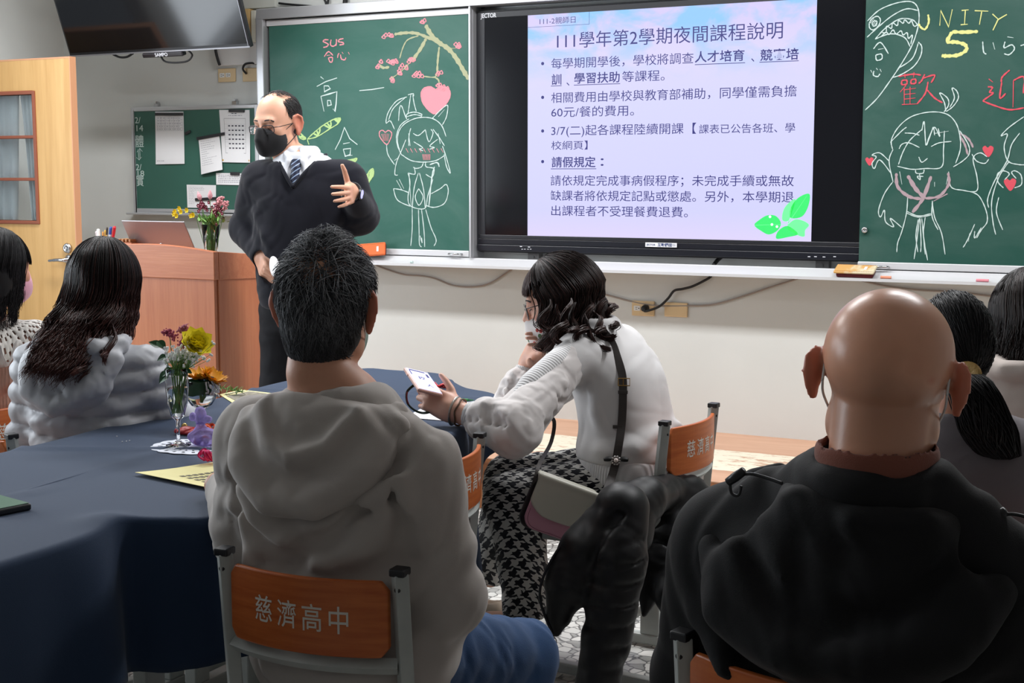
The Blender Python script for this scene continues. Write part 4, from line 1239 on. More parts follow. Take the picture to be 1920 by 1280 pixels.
def make_chair():
    t = thing('school_chair', 'school chair', 'chair')
    for s in (-1, 1):
        x = s * 0.176
        f = MB()
        # leaning back post of square tube, running down into the seat rail
        f.tube([(x, -0.196, 0.762), (x, -0.190, 0.70), (x, -0.165, 0.44), (x, -0.158, 0.40)], [0.0175] * 4, 4, flat=(1.0, 1.0))
        po = f.build('back_post', M_STEEL, t, bevel=0.002)
        MB().box((x - 0.0145, -0.211, 0.758), (x + 0.0145, -0.181, 0.772)).build('end_cap', M_CAP, po, bevel=0.003)
        MB().lathe([(0, 0), (0.006, 0), (0.005, 0.003), (0, 0.004)], 12, (x, -0.205, 0.735), M=Matrix.Rotation(PI / 2, 4, 'X')).build('bolt', M_CAP, po)
        MB().box((x - 0.0125, -0.17, 0.395), (x + 0.0125, 0.18, 0.425)).build('seat_rail', M_STEEL, t, bevel=0.003)
        MB().box((x - 0.014, -0.035, 0.035), (x + 0.014, 0.03, 0.397)).build('leg', M_STEEL, t, bevel=0.006)
        fo = MB().box((x - 0.018, -0.20, 0.006), (x + 0.018, 0.19, 0.038)).build('foot_bar', M_STEEL, t, bevel=0.006)
        for yy in (-0.205, 0.175): MB().box((x - 0.020, yy, 0.0), (x + 0.020, yy + 0.02, 0.040)).build('foot_cap', M_CAP, fo, bevel=0.004)
    MB().tube([(-0.165, 0.0, 0.13), (0.165, 0.0, 0.13)], 0.013, 10).build('cross_bar', M_STEEL, t, smooth=True)
    # curved lower rail of the back
    xs = np.linspace(-0.165, 0.165, 15)
    MB().tube([(x, back_y(x) + 0.018, 0.593) for x in xs], 0.0135, 4, flat=(1, 1.1)).build('back_rail', M_STEEL, t)
    # curved plywood back with rounded corners
    v, fcs = [], []
    n = 24
    hw, z0, z1, r, th = 0.158, 0.612, 0.748, 0.018, 0.012
    for i in range(n + 1):
        x = -hw + 2 * hw * i / n
        e = max(0, abs(x) - (hw - r))
        dz = r - math.sqrt(max(0, r * r - e * e))
        for zz in (z0 + dz, z1 - dz):
            v += [(x, back_y(x), zz), (x, back_y(x) + th, zz)]
    for i in range(n):
        a, b = i * 4, i * 4 + 4
        fcs += [(a, b, b + 2, a + 2), (a + 1, a + 3, b + 3, b + 1), (a, a + 1, b + 1, b), (a + 2, b + 2, b + 3, a + 3)]
    fcs += [(0, 2, 3, 1), (n * 4, n * 4 + 1, n * 4 + 3, n * 4 + 2)]
    bk = MB().add(v, fcs).build('backrest', M_CHWOOD, t, smooth=False, bevel=0.003)
    # lettering painted on its back: the sitter's right is the reader's right
    lt = MB()
    for k, chx in enumerate('慈濟高中'):
        x0 = -0.093 + k * 0.0505
        V, F = text_geo(chx, 0.006)
        P = np.stack([x0 + (V[:, 0] - V[:, 0].min()) * 0.042, 0 * V[:, 0], 0.661 - k * 0.001 + V[:, 1] * 0.052], 1)
        P[:, 1] = [back_y(x) - 0.0006 for x in P[:, 0]]
        lt.add(P, F)
    lt.build('lettering', M_LETTER, bk)
    sv, sf = [], []
    n = 16
    for i in range(n + 1):
        y = -0.175 + 0.375 * i / n
        z = 0.432 + 0.006 * math.cos((i / n - 0.4) * 3) - (0.02 * max(0, (i / n - 0.85) / 0.15) ** 2)
        for x in (-0.19, -0.1, 0, 0.1, 0.19):
            dz = -0.006 * (1 - (x / 0.19) ** 2)
            sv += [(x, y, z + dz), (x, y, z + dz + 0.014)]
    for i in range(n):
        for k in range(4):
            a = i * 10 + 2 * k; b = a + 10
            sf += [(a, a + 2, b + 2, b), (a + 1, b + 1, b + 3, a + 3)]
        for k in (0, 4):
            a = i * 10 + 2 * k; b = a + 10
            sf.append((a, b, b + 1, a + 1) if k == 0 else (a, a + 1, b + 1, b))
    for i in (0, n):
        for k in range(4):
            a = i * 10 + 2 * k
            sf.append((a, a + 1, a + 3, a + 2) if i == 0 else (a, a + 2, a + 3, a + 1))
    MB().add(sv, sf).build('seat', M_CHWOOD, t, smooth=False, bevel=0.002)
    return t


def copy_tree(o, parent=None):
    c = o.copy(); COL.objects.link(c)
    c.parent = parent
    for ch in list(o.children): copy_tree(ch, c)
    return c


CHAIRS = [  # middle of the back top, heading, label
    ((1.70, -4.233), 0.087, 'orange backed school chair under the man in the grey hoodie'),
    ((1.417, -3.21), 1.72, 'empty orange school chair at the table beside the man in grey'),
    ((1.764, -2.474), 1.52, 'orange backed school chair with a black coat behind the woman in white'),
    ((2.59, -4.343), -0.20, 'orange backed school chair under the bald man in black'),
    ((-0.15, -3.17), 1.60, 'orange backed school chair behind the woman in the lace collar'),
    ((0.148, -3.55), -0.35, 'orange backed school chair at the left edge, under the woman in the puffer jacket'),
    ((2.675, -3.395), 0.25, 'orange backed school chair under the ponytailed woman'),
    ((2.67, -2.60), 0.15, 'orange backed school chair at the far right, under the woman in cream'),
]
proto = make_chair()
CH = []
for i, ((mx, my), h, lab) in enumerate(CHAIRS):
    o = proto if i == 0 else copy_tree(proto)
    o.location = (mx - 0.2 * math.sin(h), my + 0.2 * math.cos(h), 0)
    o.rotation_euler = (0, 0, h)
    tag(o, lab, 'chair', 'orange backed school chairs')
    CH.append(o)

# ------------------------------------------------------------------ table under the dark blue cloth
ZT = 0.762
OUT = [(1.215, -5.3), (1.205, -4.75), (1.215, -4.32), (1.19, -4.15), (1.27, -4.08), (1.335, -4.0), (1.33, -3.5), (1.285, -2.99), (1.24, -2.86), (1.15, -2.55), (1.075, -2.385), (0.93, -2.31), (0.80, -2.18), (0.68, -2.055), (0.50, -2.06), (0.385, -2.10), (0.352, -2.5), (0.385, -3.0), (0.42, -3.4), (0.45, -3.75), (0.455, -4.4), (0.46, -5.3)]


def resample(P, step):
    P = np.array(P); L = np.concatenate([[0], np.cumsum(np.linalg.norm(np.diff(P, axis=0), axis=1))])
    s = np.arange(0, L[-1], step)
    return np.stack([np.interp(s, L, P[:, k]) for k in range(P.shape[1])], 1)


def hem_z(x, y):
    if x > 0.9 and y < -4.35: return 0.33
    if x > 0.9 and y < -3.02: return 0.462
    if x > 1.0 and y < -2.78: return 0.30
    if x > 0.9 and y < -2.3: return 0.63
    if x < 0.6 and y > -3.8: return 0.60
    return 0.30


Q = spline([np.array([*p, 0]) for p in OUT], 8, closed=True)
Q = resample(np.vstack([Q, Q[:1]]), 0.02)[:, :2]
nq = len(Q)
Tn = np.roll(Q, -1, 0) - np.roll(Q, 1, 0); Tn /= np.linalg.norm(Tn, axis=1)[:, None]
Nn = np.stack([Tn[:, 1], -Tn[:, 0]], 1)
if (Q[0] + Nn[0] * 0.1)[0] < Q[0][0]: Nn = -Nn
sarc = np.arange(nq) * 0.02
hz = np.array([hem_z(*q) for q in Q])
for it in range(10): hz = (np.roll(hz, 1) + 2 * hz + np.roll(hz, -1)) / 4
hz = hz + 0.008 * np.sin(sarc * 9) + 0.006 * np.sin(sarc * 23 + 1)


def top_z(x, y):
    z = ZT + 0.0016 * math.sin(x * 7 + y * 3) + 0.0012 * math.sin(y * 9 - x * 4)
    z += 0.006 * math.exp(-((y + 3.55 - 0.42 * (x - 0.8)) / 0.018) ** 2)          # pressed fold across the cloth
    z += 0.005 * math.exp(-((y + 2.55 - 0.25 * (x - 0.8)) / 0.014) ** 2) 
    z += 0.012 * math.exp(-((x - 1.17) / 0.05) ** 2 - ((y + 4.17) / 0.05) ** 2)
    z += 0.004 * math.exp(-((x - 0.83 - 0.03 * math.sin(y * 4)) / 0.012) ** 2)
    return z


fold = 0.5 + 0.5 * np.sin(sarc * 2 * PI / 0.34 + 0.9 * np.sin(sarc * 2.3))
fold = fold ** 1.6
rows = []
for t in np.linspace(1, 0, 22)[:-1]:
    t2 = t ** 1.3 * 0.97
    M_ = np.stack([np.full(nq, 0.80), np.clip(Q[:, 1], -4.85, -2.5)], 1)
    P = Q * (1 - t2) + M_ * t2
    rows.append(np.stack([P[:, 0], P[:, 1], [top_z(*p) for p in P]], 1))
zt = np.array([top_z(*q) for q in Q])
for a in np.linspace(0, PI / 2, 4):
    off = 0.014 * math.sin(a); dz = 0.014 * (1 - math.cos(a))
    P = Q + Nn * off
    rows.append(np.stack([P[:, 0], P[:, 1], zt - dz], 1))
for t in np.linspace(0.08, 1, 14):
    off = 0.014 + (0.045 * fold - 0.006) * t ** 0.8 + 0.006 * np.sin(sarc * 31) * t
    P = Q + Nn * off[:, None]
    rows.append(np.stack([P[:, 0], P[:, 1], zt - 0.014 - (zt - 0.014 - hz) * t], 1))
R_ = len(rows)
V = np.concatenate(rows)
F = [(j * nq + i, j * nq + (i + 1) % nq, (j + 1) * nq + (i + 1) % nq, (j + 1) * nq + i) for j in range(R_ - 1) for i in range(nq)]
M_CLOTH = mat('navy_cloth', srgb(36, 54, 80), 0.8, spec=0.25, sheen=0.1, bump=(700, 0.12, 1))
clo = MB().add(V, F + [tuple(range(nq))]).build('tablecloth', M_CLOTH, None, smooth=True)
md = clo.modifiers.new('thickness', 'SOLIDIFY'); md.thickness = 0.0015; md.offset = -1
tag(clo, 'dark navy cloth draped over the long row of desks', 'tablecloth')

# the desks beneath
M_DESKW = wood('desk_wood', srgb(190, 120, 76), srgb(206, 140, 96), 'x', 0.45)
def desk(x0, y0, x1, y1, lab):
    t = thing('school_desk', lab, 'desk', ((x0 + x1) / 2, (y0 + y1) / 2, 0), 0, 'desks under the navy cloth')
    w, d = (x1 - x0) / 2, (y1 - y0) / 2
    MB().box((-w, -d, 0.728), (w, d, 0.752)).build('desktop', M_DESKW, t, bevel=0.004)
    MB().box((-w + 0.05, -d + 0.05, 0.61), (w - 0.05, d - 0.05, 0.728)).build('drawer_box', M_STEEL, t, bevel=0.004)
    for s in (-1, 1):
        MB().box((s * (w - 0.10) - 0.02, -0.03, 0.04), (s * (w - 0.10) + 0.02, 0.03, 0.61)).build('leg', M_STEEL, t, bevel=0.004)
        MB().box((s * (w - 0.10) - 0.022, -d + 0.03, 0.0), (s * (w - 0.10) + 0.022, d - 0.03, 0.04)).build('foot_bar', M_STEEL, t, bevel=0.004)
    return t


desk(0.40, -2.62, 0.70, -2.09, 'school desk hidden under the far left end of the cloth')
desk(0.71, -2.94, 1.12, -2.345, 'wooden school desk whose bare far edge shows behind the navy cloth')
desk(0.42, -3.56, 0.71, -2.95, 'school desk hidden under the cloth beside the puffer jacket')
desk(0.72, -3.6, 1.06, -2.98, 'school desk hidden under the cloth by the empty chair')
desk(0.48, -4.25, 1.16, -3.63, 'school desk hidden under the cloth beside the man in grey')
desk(0.48, -4.95, 1.16, -4.3, 'school desk hidden under the near end of the cloth')
# ------------------------------------------------------------------ people: shared anatomy
def skin_mat(name, rgb, rough=0.5):
    m = mat(name, rgb, rough, spec=0.4, **{'Subsurface Weight': 0.12, 'Subsurface Radius': (0.010, 0.004, 0.002), 'Subsurface Scale': 0.5})
    g = NT(m)
    co = g.coord('Object')
    n = g.n('ShaderNodeTexNoise', Vector=co, Scale=16.0, Detail=5.0).outputs['Fac']
    base = g.ramp(n, [(0.3, tuple(k * 0.93 for k in rgb)), (0.7, tuple(min(1, k * 1.05) for k in rgb))])
    at_ = g.n('ShaderNodeAttribute', _attribute_name='tint')
    red = (rgb[0] * 0.80, rgb[1] * 0.42, rgb[2] * 0.38)
    dark = (rgb[0] * 0.42, rgb[1] * 0.42, rgb[2] * 0.42)
    t = at_.outputs['Fac']
    g.color(g.mix(g.math('MAXIMUM', g.math('MULTIPLY', t, -1.0), 0.0), g.mix(g.math('MAXIMUM', t, 0.0), base, red), dark))
    g.bump(g.n('ShaderNodeTexNoise', Vector=co, Scale=260.0, Detail=2.0).outputs['Fac'], 0.06, 0.001)
    return m


def fabric(name, rgb, scale=420.0, strength=0.25, rough=0.85, sheen=0.2, vary=0.06, spec=0.2):
    m = mat(name, rgb, rough, spec=spec, sheen=sheen)
    g = NT(m)
    co = g.coord('Object')
    n = g.n('ShaderNodeTexNoise', Vector=co, Scale=7.0, Detail=5.0).outputs['Fac']
    g.color(g.ramp(n, [(0.3, tuple(k * (1 - vary) for k in rgb)), (0.7, tuple(min(1, k * (1 + vary)) for k in rgb))]))
    w = g.n('ShaderNodeTexNoise', Vector=co, Scale=scale, Detail=1.0).outputs['Fac']
    g.bump(w, strength, 0.0015)
    return m


def ribbed(name, rgb, per, axis=(1, 0, 0), rough=0.85, depth=0.0012, shade=0.12):
    """knitted ribs running across an axis, as real relief in the normal and a touch of groove shade painted into the colour between"""
    m = mat(name, rgb, rough, spec=0.2, sheen=0.2)
    g = NT(m)
    co = g.coord('Object')
    d = g.n('ShaderNodeVectorMath', _operation='DOT_PRODUCT'); g.set(d.inputs[0], co); d.inputs[1].default_value = axis
    s = g.math('SINE', g.math('MULTIPLY', d.outputs['Value'], 2 * PI / per))
    h = g.math('ADD', g.math('MULTIPLY', s, 0.5), 0.5)
    g.color(g.mix(h, tuple(k * (1 - shade) for k in rgb), rgb))  # shade between the ribs mixed into the colour
    g.bump(h, 0.8, depth)
    return m


def hair_mat(name, rgb, tip=None, rough=0.38, grey=0.0):
    m = mat(name, rgb, rough + 0.1, spec=0.3)
    g = NT(m)
    at_ = g.n('ShaderNodeAttribute', _attribute_name='strand')
    tip = tip or rgb
    c = g.mix(at_.outputs['Fac'], rgb, tip)
    g.color(c)
    return m


def head_ops(S, F, s=1.0, ears=True, lids=True, skull=(0.074, 0.096, 0.088), jaw=1.0, ear_out=0.0, nose=True, ear_size=1.0):
    """F: head frame, origin midway between the ears, +Y the way the face looks"""
    R = F.R
    def E(c, r, kk, rot=None): S.u(s_ell(F(np.array(c) * s), np.array(r) * s, R if rot is None else R @ rot), kk)
    E((0, -0.012, 0.030), skull, 0.001)
    E((0, 0.028, -0.025), (0.062 * jaw, 0.064, 0.082), 0.03)
    E((0, 0.034, -0.074), (0.048 * jaw, 0.046, 0.040), 0.025)
    E((0, 0.070, -0.098), (0.020, 0.016, 0.015), 0.02)
    for q in (-1, 1):
        E((q * 0.040, 0.058, -0.026), (0.024, 0.022, 0.020), 0.02)
        E((q * 0.052 * jaw, 0.008, -0.072), (0.016, 0.028, 0.026), 0.02)
    S.u(s_cap(F(np.array((-0.032, 0.080, 0.020)) * s), F(np.array((0.032, 0.080, 0.020)) * s), 0.012 * s), 0.018)
    for q in (-1, 1):
        S.s(s_ell(F(np.array((q * 0.031, 0.101, 0.001)) * s), np.array((0.019, 0.020, 0.012)) * s, R), 0.012)
        if lids: 
            E((q * 0.031, 0.0765, 0.0015), (0.0150, 0.0130, 0.0115), 0.004)
    if nose:
        S.u(s_chain([F(np.array(p) * s) for p in ((0, 0.088, 0.010), (0, 0.103, -0.012), (0, 0.112, -0.030))], [0.0075 * s, 0.0085 * s, 0.0115 * s]), 0.012)
        for q in (-1, 1): E((q * 0.0125, 0.099, -0.034), (0.0085, 0.011, 0.008), 0.008)
        E((0, 0.090, -0.058), (0.021, 0.010, 0.0055), 0.006)
        E((0, 0.088, -0.068), (0.018, 0.010, 0.0065), 0.006)
    if ears:
        for q in (-1, 1): ear_ops(S, F, q, s, ear_out, skull[0] + 0.0015, ear_size)


def ear_ops(S, F, q, s=1.0, out=0.0, bx=0.0745, es=1.0):
    R = F.R
    base = np.array((q * bx, -0.012, -0.008))
    rot = rotm(rz=q * (0.30 + out), ry=q * -0.12)
    L = lambda p: F((base + rot @ np.array(p) * es) * s)
    # shell, rim, hollow, lobe (x: outwards, y: forwards)
    S.u(s_ell(L((q * 0.004, -0.004, 0.004)), np.array((0.006, 0.017, 0.029)) * s * es, R @ rot), 0.008)
    rim = [L((q * x, y, z)) for x, y, z in ((0.006, 0.012, 0.010), (0.009, 0.008, 0.027), (0.011, -0.006, 0.034), (0.012, -0.019, 0.024), (0.011, -0.021, 0.004), (0.008, -0.013, -0.016), (0.005, -0.003, -0.026))]
    S.u(s_chain(rim, [0.0045 * s * es] * len(rim)), 0.006)
    S.s(s_ell(L((q * 0.014, -0.003, 0.004)), np.array((0.006, 0.010, 0.016)) * s * es, R @ rot), 0.006)
    S.u(s_ell(L((q * 0.005, 0.000, -0.028)), np.array((0.005, 0.009, 0.010)) * s * es, R @ rot), 0.006)


def hand_ops(S, F, thumb, curl, thumb_dir=(0.7, 0.7, -0.2), spread=0.0, s=1.0, k=0.005, thumb_curl=0.3, curls2=None):
    """F: wrist frame, +Y to the fingertips, +Z the back of the hand; thumb = +1 / -1 is the x side of the thumb;
    curl = per finger (knuckle, middle joint, end joint) bend in radians"""
    R = F.R
    P = lambda p: F(np.array(p) * s)
    x = thumb
    S.u(s_box(P((0, 0.050, 0)), np.array((0.039, 0.050, 0.0135)) * s, 0.012 * s, R), 0.012)
    S.u(s_cap(P((0, -0.03, 0)), P((0, 0.02, 0)), 0.026 * s, 0.029 * s), 0.02)
    S.u(s_ell(P((x * 0.024, 0.034, -0.012)), np.array((0.017, 0.032, 0.014)) * s, R), 0.014)
    S.u(s_ell(P((-x * 0.026, 0.040, -0.010)), np.array((0.013, 0.034, 0.012)) * s, R), 0.012)
    fl = [(0.029, 0.098, 0.042, 0.025, 0.022), (0.0095, 0.103, 0.046, 0.029, 0.023), (-0.010, 0.100, 0.043, 0.027, 0.022), (-0.029, 0.090, 0.033, 0.020, 0.020)]
    for i, (fx, fy, a, b, c) in enumerate(fl):
        cu = curl[i] if isinstance(curl[0], (list, tuple)) else curl
        sp = spread * (1.5 - i) * x
        p = np.array((x * fx, fy, 0.0))
        pts = [p - np.array((0, 0.012, 0)), p]
        ang = 0
        for L_, da in zip((a, b, c), cu):
            ang += da
            d = np.array((math.sin(sp) * math.cos(ang), math.cos(sp) * math.cos(ang), -math.sin(ang)))
            p = p + d * L_; pts.append(p)
        rr_ = [0.0100, 0.0098, 0.0088, 0.0080, 0.0066]
        if i == 3: rr_ = [q * 0.88 for q in rr_]
        S.u(s_chain([P(q) for q in pts], [q * s for q in rr_]), k)
    # thumb leaves the side of the palm near its base
    t0 = np.array((x * 0.022, 0.018, -0.010)); td = unit((x * thumb_dir[0], thumb_dir[1], thumb_dir[2]))
    t1 = t0 + td * 0.042
    td2 = unit(td + np.array((-x * thumb_curl * 0.6, thumb_curl, -0.1 * thumb_curl)))
    t2 = t1 + td2 * 0.031
    t3 = t2 + unit(td2 + np.array((-x * thumb_curl * 0.5, thumb_curl * 0.4, -0.1))) * 0.024
    S.u(s_chain([P(t0), P(t1), P(t2), P(t3)], [0.0125 * s, 0.0115 * s, 0.0102 * s, 0.0078 * s]), k * 1.5)


def frame_from(o, y, z):
    """frame with +Y along y and +Z close to z"""
    y = unit(y); z = np.array(z, float); z = unit(z - y * y.dot(z)); x = np.cross(y, z)
    return Frame(o, np.stack([x, y, z], 1))


def strands_mesh(name, paths, radii, m, parent, sides=3, tint=None, base=None):
    """many hair strands as one mesh: paths (N, K, 3), radii (K,) or (N, K)"""
    P = np.asarray(paths, float); N, K = P.shape[:2]
    T = np.gradient(P, axis=1); T /= np.linalg.norm(T, axis=2, keepdims=True) + 1e-9
    ref = np.array([0.31, 0.52, 0.79])
    U = np.cross(T, ref); U /= np.linalg.norm(U, axis=2, keepdims=True) + 1e-9
    W = np.cross(T, U)
    R = np.broadcast_to(np.asarray(radii, float), (N, K))
    ring = []
    for k in range(sides):
        a = 2 * PI * k / sides
        ring.append(P + R[..., None] * (U * math.cos(a) + W * math.sin(a)))
    V = np.stack(ring, 2).reshape(-1, 3)
    base_i = (np.arange(N) * K * sides)[:, None, None]
    j = np.arange(K - 1)[None, :, None]; k = np.arange(sides)[None, None, :]
    a = base_i + j * sides + k; b = base_i + j * sides + (k + 1) % sides
    F = np.stack([a, b, b + sides, a + sides], -1).reshape(-1, 4)
    tn = np.repeat(np.linspace(0, 1, K)[None], N, 0) if tint is None else tint
    tv = np.repeat(tn[..., None], sides, 2).ravel()
    if base is not None:
        BV, BF, bt = base
        F = np.concatenate([BF, F + len(BV)]); V = np.concatenate([BV, V])
        tv = np.concatenate([np.full(len(BV), bt), tv])
    me = np_mesh(name, V, F)
    a_ = me.attributes.new('strand', 'FLOAT', 'POINT'); a_.data.foreach_set('value', tv.astype(np.float32))
    return link_mesh(name, me, m, parent)


class Scalp:
    """egg shape the hair lies on, in the head frame"""
    def __init__(self, F, s=1.0, r=(0.080, 0.102, 0.096), c=(0, -0.012, 0.028)):
        self.F, self.s, self.r, self.c = F, s, np.array(r) * s, np.array(c) * s
    def at(self, q, lift=0.0):
        """q: direction vectors (N,3) in head frame -> points in the parent frame"""
        q = q / (np.linalg.norm(q / self.r, axis=-1, keepdims=True))
        n = q / np.linalg.norm(q, axis=-1, keepdims=True)
        lift = np.asarray(lift)
        return self.F.pts(self.c + q + n * (lift[..., None] if lift.ndim else lift))


def short_hair(scalp, n, whorl, length, rng, mask, lift=(0.002, 0.010), down=0.5, K=7, jitter=0.35, curl=0.0):
    """combed short hair: strands leave the whorl and follow the skull"""
    q = rng.normal(size=(n * 3, 3)); q /= np.linalg.norm(q, axis=1)[:, None]
    q = q[mask(q)][:n]
    w = unit(whorl)
    paths = np.zeros((len(q), K, 3))
    L = rng.uniform(*length, size=len(q))
    lf = rng.uniform(*lift, size=len(q))
    jd = rng.normal(size=(len(q), 3)) * jitter
    p = q.copy()
    for k in range(K):
        t = k / (K - 1)
        hgt = np.clip(0.35 + 1.1 * p[:, 2], 0.12, 1.0)
        paths[:, k] = scalp.at(p, lf * hgt * (0.15 + 0.85 * t ** 0.7))
        d = p - w
        d = d / (np.linalg.norm(d, axis=1)[:, None] + 0.25) + np.array([0, 0, -down]) + jd
        d -= p * (d * p).sum(1)[:, None]
        d /= np.linalg.norm(d, axis=1)[:, None] + 1e-9
        p = p + d * (L / 0.09 / (K - 1))[:, None]
        p /= np.linalg.norm(p, axis=1)[:, None]
    return paths


def hang_hair(scalp, n, rng, az, endz, K=22, part=(0.0, 0.25, 1.0), wave=(0.012, 0.09), spread=0.02, out=None, lift=(0.003, 0.016), clumps=40, turn=0.0, shape=None, pull=(0, 0, 0)):
    """long hair: from the parting over the skull, then falling; az = azimuth range (0 = face, pi = back of head);
    endz = function(azimuth) -> height in the parent frame where the strand ends; shape = optional P -> P fixer"""
    cl_az = rng.uniform(*az, size=clumps); cl_ph = rng.uniform(0, 6.28, clumps); cl_len = rng.normal(0, 1, clumps); cl_wl = rng.uniform(0.8, 1.25, clumps)
    ci = rng.integers(0, clumps, n)
    a = cl_az[ci] + rng.normal(0, spread * 4, n)
    lf = rng.uniform(*lift, size=n)
    top = unit(part)
    hor = np.stack([np.sin(a), np.cos(a), np.zeros(n)], 1)
    paths = np.zeros((n, K, 3))
    K1 = K // 3
    tilt = rng.uniform(0.05, 0.5, n)
    for k in range(K1):
        t = k / (K1 - 1)
        th = tilt + (1.62 - tilt) * t
        q = top * np.cos(th)[:, None] + hor * np.sin(th)[:, None]
        paths[:, k] = scalp.at(q, lf * (0.4 + 0.6 * t))
    last = paths[:, K1 - 1]
    ez = np.array([endz(v) for v in a]) + cl_len[ci] * 0.03 + rng.normal(0, 0.012, n)
    side = np.stack([np.cos(a), -np.sin(a), np.zeros(n)], 1) @ scalp.F.R.T
    outw = hor @ scalp.F.R.T
    for k in range(K1, K):
        t = (k - K1 + 1) / (K - K1)
        z = last[:, 2] * (1 - t) + ez * t
        drop = np.maximum(last[:, 2] - z, 0)
        amp = wave[0] * np.minimum(1, drop / 0.10) * (0.5 + 0.8 * t)
        ph = cl_ph[ci] + drop * 2 * PI / (wave[1] * cl_wl[ci])
        p = last.copy(); p[:, 2] = z
        fall = -0.02 * np.minimum(1, drop / 0.12) if out is None else out * t
        p += outw * (amp * np.cos(ph) + fall)[:, None] + side * (amp * np.sin(ph) + rng.normal(0, spread * 0.12, n) * t)[:, None]
        p += np.array(pull) * (t ** 1.3)
        if shape is not None: p = shape(p, t)
        paths[:, k] = p
    return paths


def smooth_trunk(S, rows, grow, k=0.03, n=2.3, F=None): S.u(s_loft(rows, grow, n, F), k)


M_EYEW = mat('eye_white', srgb(228, 224, 220), 0.25)
M_IRIS = mat('dark_iris', srgb(36, 24, 20), 0.2)


class Local:
    """turns photo pixels at a depth into the frame of a figure standing at (x, y) with a heading"""
    def __init__(self, x, y, h):
        self.o = np.array([x, y, 0.0]); self.h = h
        c, s = math.cos(h), math.sin(h)
        self.R = np.array([[c, -s, 0], [s, c, 0], [0, 0, 1]])
    def px(self, u, v, d): return self.R.T @ (at(u, v, d=d) - self.o)
    def w(self, *p): return self.R.T @ (np.array(p, float) - self.o)
    def dir(self, v): return self.R.T @ np.array(v, float)
    def head(self, o, heading, pitch=0.0, roll=0.0):
        """head frame in figure space for a world heading"""
        return Frame(o, rotm(rz=heading - self.h) @ rotm(rx=pitch) @ rotm(ry=roll))


def finish_body(name, S, lo, hi, res, m, root, tint=None, smooth=2):
    return solid_obj(name, S, lo, hi, res, m, root, smooth, tint)
# ------------------------------------------------------------------ the seated man in the grey hoodie
SK = skin_mat('skin', srgb(206, 150, 122), 0.5)
M_JEANS = fabric('blue_denim', srgb(50, 78, 118), 500, 0.35, 0.85, 0.1, 0.18)
M_SHOE = mat('dark_shoe', srgb(40, 38, 38), 0.5)


def leg_ops(S, hip, knee, ankle, toe, r=(0.085, 0.062, 0.052, 0.042), grow=0.0, foot=True):
    a, b, c = (np.array(q, float) for q in (hip, knee, ankle))
    S.u(s_cap(a, b, r[0] + grow, r[1] + grow), 0.03)
    mid = b + (c - b) * 0.35 + np.array([0, -0.012, 0])
    S.u(s_chain([b, mid, c], [r[1] + grow, r[2] + 0.006 + grow, r[3] + grow]), 0.03)
    if foot: S.u(s_chain([c + np.array([0, 0, -0.03]), np.array(toe, float)], [0.038, 0.030]), 0.02)


def arm_ops(S, sh, el, wr, r=(0.050, 0.042, 0.036, 0.027), grow=0.0, k=0.03):
    a, b, c = (np.array(q, float) for q in (sh, el, wr))
    m = b + (c - b) * 0.3
    S.u(s_cap(a, b, r[0] + grow, r[1] + grow), k)
    S.u(s_chain([b, m, c], [r[1] + grow, r[2] + 0.004 + grow, r[3] + grow]), 0.02)


def half_space(o, n):
    o, n = np.array(o, float), unit(n)
    return lambda P: (P - o) @ n


def ear_red(F, s=1.0, extra=None):
    def f(V):
        q = F.inv(V) / s
        t = np.clip((np.abs(q[:, 0]) - 0.076) / 0.012, 0, 1) * (np.abs(q[:, 2]) < 0.05) * (np.abs(q[:, 1]) < 0.06) * 0.75
        if extra is not None: t = t + extra(q)
        return t
    return f


def box_of(pts, pad):
    P = np.array(pts); return P.min(0) - pad, P.max(0) + pad


def glasses(F, s, root, m, half=0.034, h=0.019, drop=-0.002, yy=0.098, rim=0.0016, round_=2.6, temple=True):
    """two lenses, bridge and temples, worn on the head frame F"""
    g_ = MB()
    for q in (-1, 1):
        pts = []
        for i in range(25):
            a = 2 * PI * i / 24
            ca, sa = math.cos(a), math.sin(a)
            px_ = np.sign(ca) * abs(ca) ** (2 / round_) * 0.026; pz = np.sign(sa) * abs(sa) ** (2 / round_) * h
            pts.append(F(np.array((q * half + px_, yy - 0.010 * (abs(q * half + px_) / 0.06) ** 2, drop + pz)) * s))
        g_.tube(pts, rim * s, 6, cap=False)
        if temple:
            g_.tube(spline([F(np.array(p) * s) for p in ((q * 0.060, yy - 0.010, drop + h * 0.5), (q * 0.073, yy - 0.03, drop + h * 0.5), (q * 0.080, 0.0, drop + 0.010), (q * 0.079, -0.022, drop - 0.002), (q * 0.076, -0.036, drop - 0.022))], 5), rim * 0.9 * s, 6)
    g_.tube(spline([F(np.array(p) * s) for p in ((-0.009, yy, drop + 0.004), (0, yy + 0.004, drop + 0.007), (0.009, yy, drop + 0.004))], 4), rim * s, 6)
    o = g_.build('glasses', m, root, smooth=True)
    ln = MB()
    for q in (-1, 1):
        pts = []
        for i in range(24):
            a = 2 * PI * i / 24
            ca, sa = math.cos(a), math.sin(a)
            pts.append((q * half + np.sign(ca) * abs(ca) ** (2 / round_) * 0.0255, drop + np.sign(sa) * abs(sa) ** (2 / round_) * h * 0.97))
        vs = [F(np.array((x, yy - 0.010 * (abs(x) / 0.06) ** 2 + e, z)) * s) for e in (-0.0006, 0.0006) for x, z in pts]
        n = 24
        ln.add(vs, [tuple(range(n)), tuple(range(2 * n - 1, n - 1, -1))] + [(i, i + n, (i + 1) % n + n, (i + 1) % n) for i in range(n)])
    ln.build('lens', mat('spectacle_lens', (0.97, 0.98, 1.0), 0.02, **{'Transmission Weight': 1.0, 'IOR': 1.12}), o)
    return o


